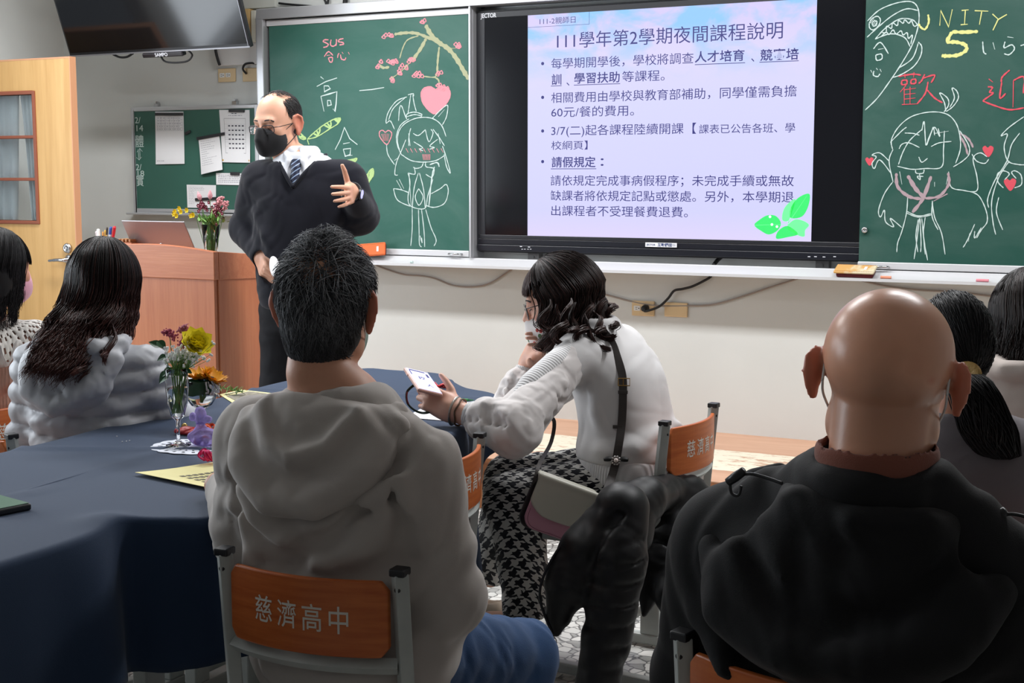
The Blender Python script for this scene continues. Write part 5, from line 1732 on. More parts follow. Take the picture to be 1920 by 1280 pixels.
def face_mask(F, s, root, m, ms, loops=True, low=0.0, jaw=1.0, beak=0.0, strap_r=0.0014):
    """pleated or folded mask shell over nose, mouth and chin with ear loops"""
    S = Solid()
    S.u(s_ell(F(np.array((0, 0.040, -0.055 + low)) * s), np.array((0.064 * jaw, 0.078, 0.066)) * s, F.R), 0.01)
    S.u(s_cap(F(np.array((0, 0.106, -0.012 + low)) * s), F(np.array((0, 0.100 + beak, -0.070 + low)) * s), 0.012 * s, 0.02 * s), 0.03)
    S.i(half_space(F(np.array((0, 0.030, 0)) * s), F.dir((0, -1, 0.12))), 0.004)
    S.i(half_space(F(np.array((0, 0.08, -0.006 + low)) * s), F.dir((0, -0.45, 1))), 0.006)
    c = F(np.array((0, 0.05, -0.05)) * s)
    o = solid_obj('face_mask', S, c - 0.12 * s, c + 0.12 * s, 0.004, m, root, 2)
    if loops:
        lp = MB()
        for q in (-1, 1):
            for z0 in (-0.030, -0.082):
                lp.tube(spline([F(np.array(p) * s) for p in ((q * 0.060 * jaw, 0.036, z0 + low * 0.5), (q * 0.071, 0.012, z0 * 0.6 - 0.004), (q * 0.077, -0.016, -0.030 if z0 < -0.05 else 0.020), (q * 0.0775, -0.030, -0.012))], 5), strap_r * s, 6)
        lp.build('ear_loop', ms, o, smooth=True)
    return o


# --- joints
gm = Local(1.683, -4.05, 0.10)
GMr = thing('person', 'seated man seen from behind in a grey hoodie and blue jeans', 'person', gm.o, gm.h)
HF = gm.head(gm.px(613, 572, 2.53), 0.28, -0.05, 0.04)
hs = 1.0
trunk = [(0.455, 0, 0.02, 0.165, 0.125), (0.55, 0, -0.005, 0.172, 0.120), (0.68, 0, -0.045, 0.160, 0.108), (0.80, -0.002, -0.060, 0.164, 0.108), (0.90, -0.006, -0.068, 0.178, 0.108), (0.965, -0.014, -0.072, 0.160, 0.092), (1.02, -0.006, -0.072, 0.112, 0.070), (1.065, 0, -0.068, 0.070, 0.058)]
shL, shR = np.array((-0.176, -0.070, 0.960)), np.array((0.160, -0.074, 0.925))
elL, wrL = gm.px(460, 1000, 2.66), gm.px(425, 905, 2.95)
elR, wrR = gm.px(834, 1115, 2.50), gm.px(835, 1165, 2.74)
hipL, hipR = (-0.10, 0.02, 0.545), (0.10, 0.02, 0.545)
kneeR, ankR = gm.px(975, 1232, 2.92), gm.px(965, 1560, 2.95)
kneeR = np.array(kneeR); ankR = np.array((kneeR[0] - 0.02, kneeR[1] - 0.03, 0.09))
kneeL, ankL = np.array((-0.16, 0.40, 0.53)), np.array((-0.16, 0.38, 0.09))
neck = s_chain([HF((0, -0.018 * hs, -0.05 * hs)), HF((0, -0.035, -0.12)), np.array((0, -0.072, 1.04))], [0.056, 0.057, 0.066])
B = Solid()
B.u(s_loft(trunk), 0.02)
for sh, el, wr in ((shL, elL, wrL), (shR, elR, wrR)): arm_ops(B, sh, el, wr)
for hp_, kn, an in ((hipL, kneeL, ankL), (hipR, kneeR, ankR)): leg_ops(B, hp_, kn, an, np.array(an) + np.array((0, 0.14, -0.06)))
B.u(neck, 0.03)
head_ops(B, HF, hs, ear_out=0.40, ear_size=1.12)
hand_ops(B, frame_from(wrL, unit((0.2, 1, -0.02)), (0, 0, 1)), 1, (0.3, 0.4, 0.3), k=0.004)
hand_ops(B, frame_from(wrR, unit((0.10, 1, -0.30)), (0, 0.2, 1)), -1, (0.3, 0.3, 0.2), k=0.004)
lo, hi = box_of([shL, shR, elL, wrL, elR, wrR, kneeR, kneeL, ankL, ankR, HF.o, np.array((0, 0.3, 0.02))], 0.24)
lo[2] = -0.01
finish_body('body', B, lo, hi, 0.005, SK, GMr, ear_red(HF, hs))

# hoodie
M_HOOD = fabric('grey_jersey', srgb(176, 168, 162), 900, 0.15, 0.8, 0.25, 0.04)
H = Solid()
H.u(s_loft(trunk, 0.020, 2.5), 0.02)
arm_ops(H, shL, elL, wrL, (0.058, 0.050, 0.044, 0.036), 0.012, 0.05)
arm_ops(H, shR, elR, wrR, (0.062, 0.058, 0.050, 0.036), 0.012, 0.05)
H.u(s_ell((0.01, -0.05, 0.56), (0.185, 0.145, 0.085)), 0.05)          # blouson above the hem
# fold ridges across the back, out of the armpits and over the lower back
for pts, r, k in (([(0.16, -0.17, 0.93), (0.10, -0.185, 0.86), (0.02, -0.185, 0.82)], 0.012, 0.04), ([(0.17, -0.16, 0.88), (0.10, -0.18, 0.80), (0.0, -0.18, 0.76)], 0.013, 0.04),
                  ([(-0.165, -0.155, 0.92), (-0.11, -0.18, 0.84), (-0.04, -0.18, 0.80)], 0.011, 0.04), ([(-0.16, -0.14, 0.84), (-0.10, -0.165, 0.755), (-0.02, -0.17, 0.735)], 0.013, 0.04),
                  ([(-0.13, -0.155, 0.735), (0.0, -0.175, 0.715), (0.13, -0.16, 0.74)], 0.016, 0.05), ([(0.16, -0.12, 0.74), (0.12, -0.155, 0.70), (0.02, -0.165, 0.685)], 0.014, 0.04)):
    H.u(s_chain(pts, [r * 0.6, r, r * 0.6]), k)
for pts in ([(0.155, -0.15, 0.955), (0.165, -0.165, 0.87), (0.165, -0.145, 0.78)], [(-0.155, -0.15, 0.955), (-0.162, -0.16, 0.87), (-0.160, -0.14, 0.79)], [(0.14, -0.17, 0.90), (0.06, -0.195, 0.83), (-0.02, -0.195, 0.79)], [(0.15, -0.16, 0.765), (0.05, -0.19, 0.735), (-0.1, -0.18, 0.755)], [(-0.15, -0.15, 0.88), (-0.1, -0.18, 0.79), (-0.02, -0.185, 0.765)]):
    H.s(s_chain(pts, 0.006), 0.030)
H.s(s_cap(np.array((0, -0.072, 1.0)), HF((0, -0.03, -0.08)), 0.062), 0.01)
H.s(half_space((0, 0, 0.474), (0, 0, 1)), 0.02)
H.s(s_cap(wrL + unit(wrL - elL) * 0.0, wrL + unit(wrL - elL) * 0.09, 0.055), 0.006)
H.s(s_cap(wrR + unit(wrR - elR) * 0.0, wrR + unit(wrR - elR) * 0.09, 0.055), 0.006)
H.warp = lambda P: crumple(P, 0.15, 0.0042, 4)
lo, hi = box_of([shL, shR, elL, wrL, elR, wrR, (0, -0.1, 0.47), (0, -0.1, 1.06)], 0.16)
solid_obj('hoodie', H, lo, hi, 0.006, M_HOOD, GMr, 2)
# hood lying on the shoulders
D = Solid()
D.u(s_ell((-0.015, -0.155, 0.955), (0.150, 0.055, 0.105), rotm(rx=-0.18)), 0.02)
D.u(s_chain([(-0.075, 0.01, 1.000), (-0.118, -0.07, 1.018), (-0.088, -0.140, 1.015), (0, -0.160, 1.005), (0.088, -0.140, 1.015), (0.118, -0.07, 1.018), (0.075, 0.01, 1.000)], [0.016, 0.021, 0.022, 0.020, 0.022, 0.021, 0.016]), 0.04)
D.u(s_chain([(-0.155, -0.12, 1.0), (-0.13, -0.185, 0.93), (-0.06, -0.215, 0.875), (0.03, -0.215, 0.875), (0.11, -0.185, 0.93), (0.145, -0.12, 1.0)], [0.018, 0.022, 0.024, 0.024, 0.022, 0.018]), 0.04)
D.u(s_chain([(-0.10, -0.16, 1.03), (-0.06, -0.200, 0.975), (-0.01, -0.215, 0.955), (0.05, -0.205, 0.975), (0.09, -0.17, 1.03)], [0.012, 0.016, 0.018, 0.016, 0.012]), 0.022)
D.s(s_chain([(-0.085, -0.185, 1.055), (-0.045, -0.215, 1.005), (-0.01, -0.225, 0.990), (0.035, -0.215, 1.005), (0.075, -0.185, 1.055)], [0.012, 0.016, 0.017, 0.016, 0.012]), 0.014)
D.s(s_chain([(-0.12, -0.19, 1.0), (-0.085, -0.225, 0.945), (-0.05, -0.24, 0.915)], 0.006), 0.022)
D.s(s_chain([(0.105, -0.19, 1.0), (0.07, -0.225, 0.945), (0.03, -0.245, 0.925)], 0.006), 0.022)
D.s(s_chain([(0.0, -0.235, 0.95), (0.005, -0.235, 0.90)], 0.004), 0.016)
D.s(s_chain([HF((0, -0.01, -0.04)), HF((0, -0.03, -0.12)), np.array((0, -0.072, 0.99))], [0.064, 0.064, 0.068]), 0.012)
D.warp = lambda P: crumple(P, 0.13, 0.0022, 9)
solid_obj('hood', D, (-0.22, -0.30, 0.80), (0.22, 0.08, 1.12), 0.005, M_HOOD, GMr, 2)
# jeans, waistband
J = Solid()
J.u(s_ell((0, 0.0, 0.535), (0.178, 0.145, 0.085)), 0.03)
for hp_, kn, an in ((hipL, kneeL, ankL), (hipR, kneeR, ankR)): leg_ops(J, hp_, kn, an, an, (0.088, 0.066, 0.056, 0.05), 0.010, False)
J.s(half_space((0, 0, 0.11), (0, 0, 1)), 0.006)
J.warp = lambda P: crumple(P, 0.09, 0.003, 2)
lo, hi = box_of([hipL, hipR, kneeR, kneeL, ankL, ankR, (0, -0.1, 0.5)], 0.15)
jo = solid_obj('jeans', J, lo, hi, 0.006, M_JEANS, GMr, 2)
wb = MB().tube([(-0.15 + 0.018 * i, -0.128 - 0.012 * math.cos((i - 8) * 0.18), 0.487) for i in range(17)], 0.017, 4, flat=(0.25, 1)).build('waistband', mat('black_elastic', srgb(30, 32, 36), 0.8), GMr)
for s_, an in ((0, ankL), (1, ankR)):
    Sh = Solid(); Sh.u(s_chain([np.array(an) * np.array((1, 1, 0)) + np.array((0, -0.03, 0.045)), np.array(an) * np.array((1, 1, 0)) + np.array((0, 0.15, 0.038))], [0.045, 0.040]), 0.01); Sh.s(half_space((0, 0, 0.004), (0, 0, 1)), 0.004)
    c = np.array(an) * np.array((1, 1, 0)) + np.array((0, 0.05, 0.05))
    solid_obj('shoe', Sh, c - 0.17, c + 0.17, 0.008, M_SHOE, GMr, 1)
# hair
M_HGREY = hair_mat('grey_black_hair', srgb(52, 53, 56), srgb(186, 188, 192), 0.55)
def man_cap(F, s, r, c, tail=-0.122, front=(0.042, 0.0)):
    C = Solid()
    C.u(s_ell(F(np.array(c) * s), np.array(r) * s, F.R), 0.01)
    C.i(half_space(F(np.array((0, front[0], front[1])) * s), F.dir((0, 0.80, -0.60))), 0.006)
    C.i(half_space(F(np.array((0, -0.06, tail)) * s), F.dir((0, 0.25, -1))), 0.008)
    for q_ in (-1, 1): C.s(s_ell(F(np.array((q_ * 0.086, 0.004, -0.022)) * s), np.array((0.022, 0.038, 0.044)) * s, F.R), 0.006)
    V, Fc = C.surface(F.o - 0.16 * s, F.o + 0.16 * s, 0.005, 2)
    return V, Fc
def man_mask(q):
    ear = (np.abs(q[:, 0]) > 0.50) & (q[:, 2] < 0.12) & (q[:, 1] > -0.52)
    face = (q[:, 1] * 0.8 - q[:, 2] * 0.6 > 0.30)
    nape = (q[:, 2] < -0.30) & (np.abs(q[:, 0]) > 0.55)
    return ~(ear | face | nape) & (q[:, 2] > -0.80)
sc = Scalp(HF, hs, (0.0755, 0.101, 0.128), (0, -0.013, -0.008))
pth = short_hair(sc, 6500, (0.10, -0.75, 0.62), (0.028, 0.062), RNG, man_mask, (0.006, 0.030), 0.5, 7, 0.45)
tnt = np.clip(RNG.beta(0.6, 0.9, len(pth))[:, None] * np.linspace(0.55, 1.0, 7)[None], 0, 1) * np.clip(0.35 + 1.0 * (pth[:, :, 2] - HF.o[2] + 0.05) / 0.12, 0.15, 1)
strands_mesh('hair', pth, np.array([0.0008, 0.0009, 0.0009, 0.0008, 0.0007, 0.0005, 0.0002]), M_HGREY, GMr, tint=tnt, base=(*man_cap(HF, hs, (0.0755, 0.101, 0.128), (0, -0.013, -0.008)), 0.0))
M_MASKG = fabric('green_mask_cloth', srgb(132, 160, 146), 300, 0.1)
M_LOOP = mat('white_elastic', srgb(226, 226, 224), 0.7)
face_mask(HF, hs, GMr, M_MASKG, M_LOOP)
glasses(HF, hs, GMr, mat('dark_rim', srgb(28, 30, 36), 0.3), rim=0.0022)
# ------------------------------------------------------------------ the bald man in the black jacket
bm = Local(2.65, -4.14, -0.05)
BMr = thing('person', 'bald man seen from behind in a black hooded jacket', 'person', bm.o, bm.h)
BF = bm.head(bm.px(1663, 703, 1.92), 0.13, 0.0, 0.075)
SKB = skin_mat('ruddy_skin', srgb(226, 166, 136), 0.32)
NB = bm.px(1643, 872, 1.915)
tr2 = [(0.455, 0, 0.02, 0.18, 0.135), (0.58, 0, -0.01, 0.185, 0.135), (0.70, 0, -0.045, 0.175, 0.125), (0.80, 0, -0.072, 0.190, 0.120), (0.87, 0, -0.092, 0.195, 0.112), (0.925, NB[0] * 0.4, -0.108, 0.165, 0.096), (0.965, NB[0] * 0.8, NB[1] * 0.85, 0.105, 0.074), (1.0, NB[0], NB[1], 0.062, 0.056)]
sL, sR = np.array((-0.185, -0.085, 0.872)), np.array((0.205, -0.085, 0.868))
eL, wL_ = np.array((-0.255, -0.03, 0.655)), np.array((-0.20, 0.22, 0.62))
eR, wR_ = np.array((0.270, -0.03, 0.65)), np.array((0.21, 0.22, 0.62))
kL, aL, kR, aR = np.array((-0.15, 0.40, 0.53)), np.array((-0.15, 0.38, 0.09)), np.array((0.15, 0.40, 0.53)), np.array((0.15, 0.38, 0.09))
B = Solid()
B.u(s_loft(tr2), 0.02)
for a, b, c in ((sL, eL, wL_), (sR, eR, wR_)): arm_ops(B, a, b, c)
for a, b, c in (((-0.10, 0.02, 0.545), kL, aL), ((0.10, 0.02, 0.545), kR, aR)): leg_ops(B, a, b, c, c + np.array((0, 0.14, -0.06)))
B.u(s_chain([BF((0, -0.022, -0.045)), BF((0, -0.034, -0.110)), np.array((NB[0], NB[1], 1.0))], [0.066, 0.064, 0.064]), 0.02)
head_ops(B, BF, 1.04, skull=(0.0835, 0.100, 0.086), jaw=1.1, ear_out=0.25, ear_size=1.0)
hand_ops(B, frame_from(wL_, (0.3, 0.9, -0.2), (0, 0.2, 1)), 1, (0.3, 0.4, 0.3), k=0.004)
hand_ops(B, frame_from(wR_, (-0.3, 0.9, -0.2), (0, 0.2, 1)), -1, (0.3, 0.4, 0.3), k=0.004)


def stubble(q):
    edge = 0.028 + 0.02 * np.sin(q[:, 0] * 38 + 1.0) + 0.012 * np.sin(q[:, 0] * 80)
    m = np.clip((edge - q[:, 2]) / 0.05, 0, 1) * np.clip((q[:, 2] + 0.105) / 0.03, 0, 1) * np.clip((0.03 - q[:, 1]) / 0.04, 0, 1) * (np.abs(q[:, 0]) < 0.085)
    red = 0.30 * np.exp(-((q[:, 0] - 0.03) / 0.016) ** 2 - ((q[:, 2] - 0.02) / 0.018) ** 2) * (q[:, 1] < 0) + 0.5 * np.exp(-((q[:, 0] - 0.06) / 0.005) ** 2 - ((q[:, 2] - 0.01) / 0.006) ** 2) * (q[:, 1] < 0)
    neck = 0.40 * np.clip((-0.085 - q[:, 2]) / 0.03, 0, 1)
    return -0.42 * m + red + neck


lo, hi = box_of([sL, sR, eL, wL_, eR, wR_, kL, aL, kR, aR, BF.o, (0, 0.3, 0.02)], 0.24); lo[2] = -0.01
finish_body('body', B, lo, hi, 0.005, SKB, BMr, ear_red(BF, 1.04, stubble))
# mask ear loops, seen behind the ears
M_WMASK = fabric('white_mask_cloth', srgb(222, 224, 226), 300, 0.1)
face_mask(BF, 1.06, BMr, M_WMASK, M_LOOP, strap_r=0.0018)
# brown collar
M_BROWN = fabric('brown_corduroy', srgb(128, 76, 62), 500, 0.4)
S = Solid()
S.u(s_loft([(z, NB[0], NB[1], a, a) for z, a in ((1.0, 0.086), (1.04, 0.084), (1.078, 0.083))], 0.0, 2.0), 0.01)
S.s(s_loft([(z, NB[0], NB[1], a, a) for z, a in ((0.96, 0.079), (1.04, 0.077), (1.12, 0.076))], 0.0, 2.0), 0.004)
solid_obj('shirt_collar', S, (NB[0] - 0.14, NB[1] - 0.14, 0.93), (NB[0] + 0.14, NB[1] + 0.14, 1.11), 0.004, M_BROWN, BMr, 1)
# jacket
M_BLKJ = fabric('black_canvas', srgb(15, 15, 17), 600, 0.25, 0.8, 0.05, 0.1, 0.3)
S = Solid()
S.u(s_loft([(0.50, 0, -0.0, 0.215, 0.165)] + [(z, x, y, a + 0.006, b + 0.004) for z, x, y, a, b in tr2[1:-1]] + [(1.0, NB[0], NB[1], 0.082, 0.078), (1.046, NB[0], NB[1], 0.070, 0.068)], 0.026, 2.3), 0.02)
arm_ops(S, sL, eL, wL_, (0.072, 0.064, 0.056, 0.044), 0.012, 0.06)
arm_ops(S, sR, eR, wR_, (0.072, 0.064, 0.056, 0.044), 0.012, 0.06)
for sg in (-1, 1):
    S.s(s_chain([(sg * 0.175, -0.19, 0.94), (sg * 0.20, -0.21, 0.84), (sg * 0.205, -0.18, 0.72)], 0.005), 0.03)
    S.u(s_chain([(sg * 0.19, -0.17, 0.80), (sg * 0.14, -0.215, 0.74), (sg * 0.03, -0.225, 0.70)], [0.010, 0.016, 0.010]), 0.04)
    S.u(s_chain([(sg * 0.22, -0.13, 0.74), (sg * 0.17, -0.20, 0.66), (sg * 0.03, -0.21, 0.63)], [0.010, 0.016, 0.010]), 0.04)
for sg in (-1, 1): S.u(s_chain([(NB[0] + sg * 0.075, NB[1] + 0.01, 1.005), (NB[0] * 0.6 + sg * 0.135, NB[1] + 0.02, 0.965), (sg * 0.20, -0.09, 0.905)], [0.032, 0.048, 0.055]), 0.05)
S.s(s_cap((NB[0], NB[1], 1.1), (NB[0], NB[1], 1.0), 0.074), 0.006)
S.warp = lambda P: crumple(P, 0.17, 0.004, 21)
S.s(s_cap(wL_ + (wL_ - eL) * 0.02, wL_ + (wL_ - eL) * 0.6, 0.065), 0.006)
S.s(s_cap(wR_ + (wR_ - eR) * 0.02, wR_ + (wR_ - eR) * 0.6, 0.065), 0.006)
lo, hi = box_of([sL, sR, eL, wL_, eR, wR_, (0, -0.1, 0.5), (0, -0.1, 1.05)], 0.17)
solid_obj('jacket', S, lo, hi, 0.006, M_BLKJ, BMr, 2)
D = Solid()
D.u(s_ell((0.02, -0.215, 0.87), (0.185, 0.050, 0.135), rotm(rx=-0.15)), 0.02)
D.u(s_chain([(-0.165, -0.09, 0.945), (-0.175, -0.17, 0.90), (-0.135, -0.235, 0.835), (-0.04, -0.265, 0.80), (0.08, -0.265, 0.80), (0.175, -0.235, 0.835), (0.215, -0.17, 0.895), (0.20, -0.09, 0.94)], [0.020, 0.026, 0.030, 0.032, 0.032, 0.030, 0.026, 0.020]), 0.03)
D.u(s_chain([(NB[0] - 0.12, NB[1], 0.99), (NB[0] - 0.085, NB[1] - 0.075, 0.992), (NB[0], NB[1] - 0.105, 0.985), (NB[0] + 0.085, NB[1] - 0.075, 0.982), (NB[0] + 0.12, NB[1], 0.975)], [0.018, 0.020, 0.020, 0.020, 0.018]), 0.04)
D.s(s_chain([(-0.125, -0.215, 0.945), (-0.06, -0.262, 0.875), (0.02, -0.275, 0.850), (0.10, -0.262, 0.870), (0.165, -0.215, 0.935)], 0.012), 0.030)
D.s(s_chain([(-0.03, -0.25, 0.95), (-0.02, -0.268, 0.88)], 0.005), 0.03)
D.s(s_cap((NB[0], NB[1], 1.1), (NB[0], NB[1], 0.96), 0.076), 0.006)
D.warp = lambda P: crumple(P, 0.14, 0.003, 5)
solid_obj('hood', D, (-0.27, -0.40, 0.66), (0.31, 0.02, 1.06), 0.006, M_BLKJ, BMr, 2)
# raised flap and cord locks on both shoulders
fl = Solid()
fl.u(s_chain([(-0.190, -0.085, 0.960), (-0.150, -0.095, 0.992), (-0.105, -0.105, 1.012)], [0.010, 0.014, 0.010]), 0.01)
solid_obj('collar_flap', fl, (-0.23, -0.13, 0.95), (-0.08, -0.05, 1.06), 0.004, M_BLKJ, BMr, 2)
for nm, p in (('cord_lock', bm.px(1380, 893, 1.93)), ('cord_lock', bm.px(1868, 968, 1.86))):
    cl_ = MB().lathe([(0, -0.016), (0.006, -0.015), (0.007, 0.0), (0.006, 0.015), (0, 0.016)], 12, p, M=Matrix.Rotation(0.9, 4, 'Y'))
    cl_.tube(spline([p + np.array(q) for q in ((0.0, 0, 0.0), (0.02, 0.0, 0.006), (0.045, -0.004, 0.004), (0.07, -0.01, 0.0))], 4), 0.0025, 6)
    cl_.tube(spline([p + np.array(q) for q in ((0, 0, 0), (-0.008, 0, -0.01), (-0.006, 0, -0.024), (0.004, 0, -0.026), (0.008, 0, -0.012))], 4), 0.0022, 6)
    cl_.build(nm, M_BLACKPL, BMr, smooth=True)
M_DKTR = fabric('dark_trousers_cloth', srgb(34, 34, 40), 500, 0.2)
def trousers(root, hips, m, name='trousers', r=(0.090, 0.070, 0.060, 0.052), seat=(0, 0.0, 0.535), seat_r=(0.18, 0.15, 0.085), cut=0.10, res=0.007, seed=1, amp=0.003):
    J = Solid(); J.u(s_ell(seat, seat_r), 0.03)
    pts = [seat]
    for a, b, c in hips: leg_ops(J, a, b, c, c, r, 0.008, False); pts += [a, b, c]
    J.s(half_space((0, 0, cut), (0, 0, 1)), 0.006)
    J.warp = lambda P: crumple(P, 0.1, amp, seed)
    lo, hi = box_of(pts, 0.18)
    return solid_obj(name, J, lo, hi, res, m, root, 2)
def shoes(root, anks, m, name='shoe', fwd=(0, 1), ln=0.16, h=0.045):
    f = unit((*fwd, 0))
    for an in anks:
        c = np.array((an[0], an[1], 0.0))
        Sh = Solid(); Sh.u(s_chain([c - f * 0.04 + np.array((0, 0, h)), c + f * ln + np.array((0, 0, h * 0.8))], [h, h * 0.85]), 0.01); Sh.s(half_space((0, 0, 0.004), (0, 0, 1)), 0.004)
        q = c + f * 0.06 + np.array((0, 0, 0.05))
        solid_obj(name, Sh, q - 0.18, q + 0.18, 0.008, m, root, 1)
trousers(BMr, (((-0.10, 0.02, 0.545), kL, aL), ((0.10, 0.02, 0.545), kR, aR)), M_DKTR)
shoes(BMr, (aL, aR), M_SHOE)

# ------------------------------------------------------------------ the standing teacher
tc = Local(-0.265, -1.50, 3.45)
TR = thing('person', 'standing man in a navy sweater and tie with black mask, gesturing beside the lectern', 'person', tc.o, tc.h)
TF = tc.head(tc.px(521, 232, 5.66), 3.08, -0.16, 0.0)
ts = 1.06
trk = [(0.86, 0, 0, 0.165, 0.120), (0.95, 0, 0.01, 0.170, 0.130), (1.08, 0, 0.02, 0.172, 0.135), (1.22, 0, 0.015, 0.178, 0.128), (1.35, 0, 0.008, 0.192, 0.118), (1.445, 0, 0.002, 0.182, 0.095), (1.50, 0, 0.004, 0.118, 0.074), (1.535, 0, 0.012, 0.072, 0.062)]
tsR, tsL = np.array((0.185, 0.0, 1.425)), np.array((-0.185, 0.0, 1.425))
teR, twR = tc.px(463, 428, 5.78), tc.px(488, 476, 5.66)
teL, twL = tc.px(676, 404, 5.66), tc.px(661, 366, 5.50)
thR, thL = np.array((0.09, 0, 0.90)), np.array((-0.09, 0, 0.90))
tkR, tkL, taR, taL = np.array((0.11, 0.02, 0.50)), np.array((-0.11, 0.02, 0.50)), np.array((0.12, 0.0, 0.09)), np.array((-0.12, 0.0, 0.09))
B = Solid()
B.u(s_loft(trk), 0.02)
arm_ops(B, tsR, teR, twR); arm_ops(B, tsL, teL, twL)
for a, b, c in ((thR, tkR, taR), (thL, tkL, taL)): leg_ops(B, a, b, c, c + np.array((0, 0.14, -0.06)))
B.u(s_chain([TF((0, -0.012, -0.05)), TF((0, -0.03, -0.12)), np.array((0, 0.0, 1.485))], [0.060, 0.060, 0.066]), 0.03)
head_ops(B, TF, ts, skull=(0.078, 0.096, 0.088), jaw=1.08, ear_size=1.1, ear_out=0.05)
wR_, wF_, wU_ = tc.dir(AX_R), tc.dir(AX_F), tc.dir(AX_U)
HLF = frame_from(twL + 0.01 * wU_, -1.0 * wF_ - 0.06 * wR_ - 0.20 * wU_, wR_ - 0.2 * wF_)
hand_ops(B, HLF, 1, [(0.35, 0.4, 0.2), (0.25, 0.35, 0.2), (0.22, 0.35, 0.2), (0.20, 0.3, 0.2)], (0.92, 0.30, -0.12), spread=0.10, k=0.004, s=1.0, thumb_curl=0.05)
HRF = frame_from(twR, 0.26 * wR_ - 0.66 * wU_ - 0.55 * wF_, -0.80 * wR_ - 0.45 * wF_ + 0.1 * wU_)
hand_ops(B, HRF, -1, [(0.75, 0.9, 0.5), (0.8, 0.95, 0.5), (0.85, 0.95, 0.5), (0.9, 1.0, 0.5)], (0.75, 0.75, -0.55), spread=0.02, k=0.004, s=1.0, thumb_curl=0.25)
lo, hi = box_of([tsL, tsR, teL, twL, teR, twR, TF.o, (0, 0.2, 0.02), (0, -0.1, 0.1)], 0.22); lo[2] = -0.01
M_SKT = skin_mat('teacher_skin', srgb(212, 160, 134), 0.45)
finish_body('body', B, lo, hi, 0.004, M_SKT, TR, ear_red(TF, ts, lambda q: 0.25 * np.exp(-((np.abs(q[:, 0]) - 0.031) / 0.02) ** 2 - ((q[:, 2] + 0.004) / 0.012) ** 2) * (q[:, 1] > 0.05)))
# lash line of the lowered lids
lm = MB()
for q in (-1, 1):
    lm.tube(spline([TF(np.array((q * x, y, z)) * ts) for x, y, z in ((0.019, 0.0845, -0.004), (0.026, 0.0893, -0.0065), (0.034, 0.0895, -0.0068), (0.043, 0.083, -0.004))], 4), 0.0012, 6)
lm.build('eyelash', mat('lash', srgb(30, 24, 22), 0.6), TR, smooth=True)
lm = MB()
for q in (-1, 1):
    lm.tube(spline([TF(np.array((q * x, y, z)) * ts) for x, y, z in ((0.014, 0.0925, 0.0215), (0.026, 0.0935, 0.0245), (0.040, 0.087, 0.0235), (0.050, 0.078, 0.017))], 4), 0.0026, 6, flat=(0.6, 1.2))
lm.build('eyebrow', mat('brow_hair', srgb(52, 44, 42), 0.8), TR, smooth=True)
DZ_ = 0.036
# shirt, collar, tie
M_SHIRT = fabric('white_shirt_cotton', srgb(228, 230, 236), 700, 0.15)
S = Solid(); S.u(s_loft(trk[3:], 0.006), 0.02)
S.s(s_chain([TF((0, -0.03, -0.10)), np.array((0, 0.005, 1.475))], [0.058, 0.060]), 0.005)
solid_obj('shirt', S, (-0.28, -0.2, 1.2), (0.28, 0.2, 1.60), 0.006, M_SHIRT, TR, 2)
S = Solid()
S.u(s_loft([(1.485, 0, 0.004, 0.078, 0.074), (1.53, 0, 0.006, 0.070, 0.067), (1.558, 0, 0.0, 0.068, 0.064)], 0.0, 2.0), 0.01)
for q in (-1, 1):
    S.u(s_chain([(q * 0.070, 0.02, 1.535), (q * 0.048, 0.070, 1.520), (q * 0.026, 0.086, 1.500)], [0.010, 0.010, 0.008]), 0.012)
    S.u(s_chain([(q * 0.074, 0.04, 1.505), (q * 0.058, 0.082, 1.478), (q * 0.044, 0.100, 1.448)], [0.010, 0.010, 0.006]), 0.030)
    S.u(s_chain([(q * 0.030, 0.090, 1.492), (q * 0.044, 0.100, 1.448)], [0.008, 0.005]), 0.022)
S.s(s_chain([TF((0, -0.03, -0.11)), np.array((0, 0.004, 1.45))], [0.060, 0.062]), 0.004)
S.s(s_box((0, 0.10, 1.50), (0.007, 0.05, 0.06), 0.002, rotm(ry=0.0)), 0.006)
solid_obj('shirt_collar', S, (-0.12, -0.10, 1.41), (0.12, 0.14, 1.60), 0.0035, M_SHIRT, TR, 2)
M_TIE = mat('striped_tie', srgb(28, 36, 62), 0.5)
g = NT(M_TIE)
d = g.n('ShaderNodeVectorMath', _operation='DOT_PRODUCT'); g.set(d.inputs[0], g.coord('Object')); d.inputs[1].default_value = (0.6, 0.0, 0.8)
fr_ = g.math('FRACT', g.math('MULTIPLY', d.outputs['Value'], 62.0))
g.color(g.mix(g.math('LESS_THAN', fr_, 0.24), srgb(26, 34, 60), srgb(150, 170, 200)))
S = Solid()
S.u(s_box((0, 0.092, 1.486), (0.019, 0.010, 0.019), 0.007, rotm(rx=0.2)), 0.006)
S.u(s_chain([(0, 0.098, 1.468), (0, 0.116, 1.41), (0, 0.122, 1.33)], [0.010, 0.010, 0.010]), 0.01)
for q in (-1, 1): S.u(s_chain([(0, 0.098, 1.468), (q * 0.018, 0.112, 1.40), (q * 0.024, 0.120, 1.33)], [0.008, 0.009, 0.009]), 0.02)
solid_obj('necktie', S, (-0.06, 0.05, 1.30), (0.06, 0.15, 1.53), 0.003, M_TIE, TR, 2)
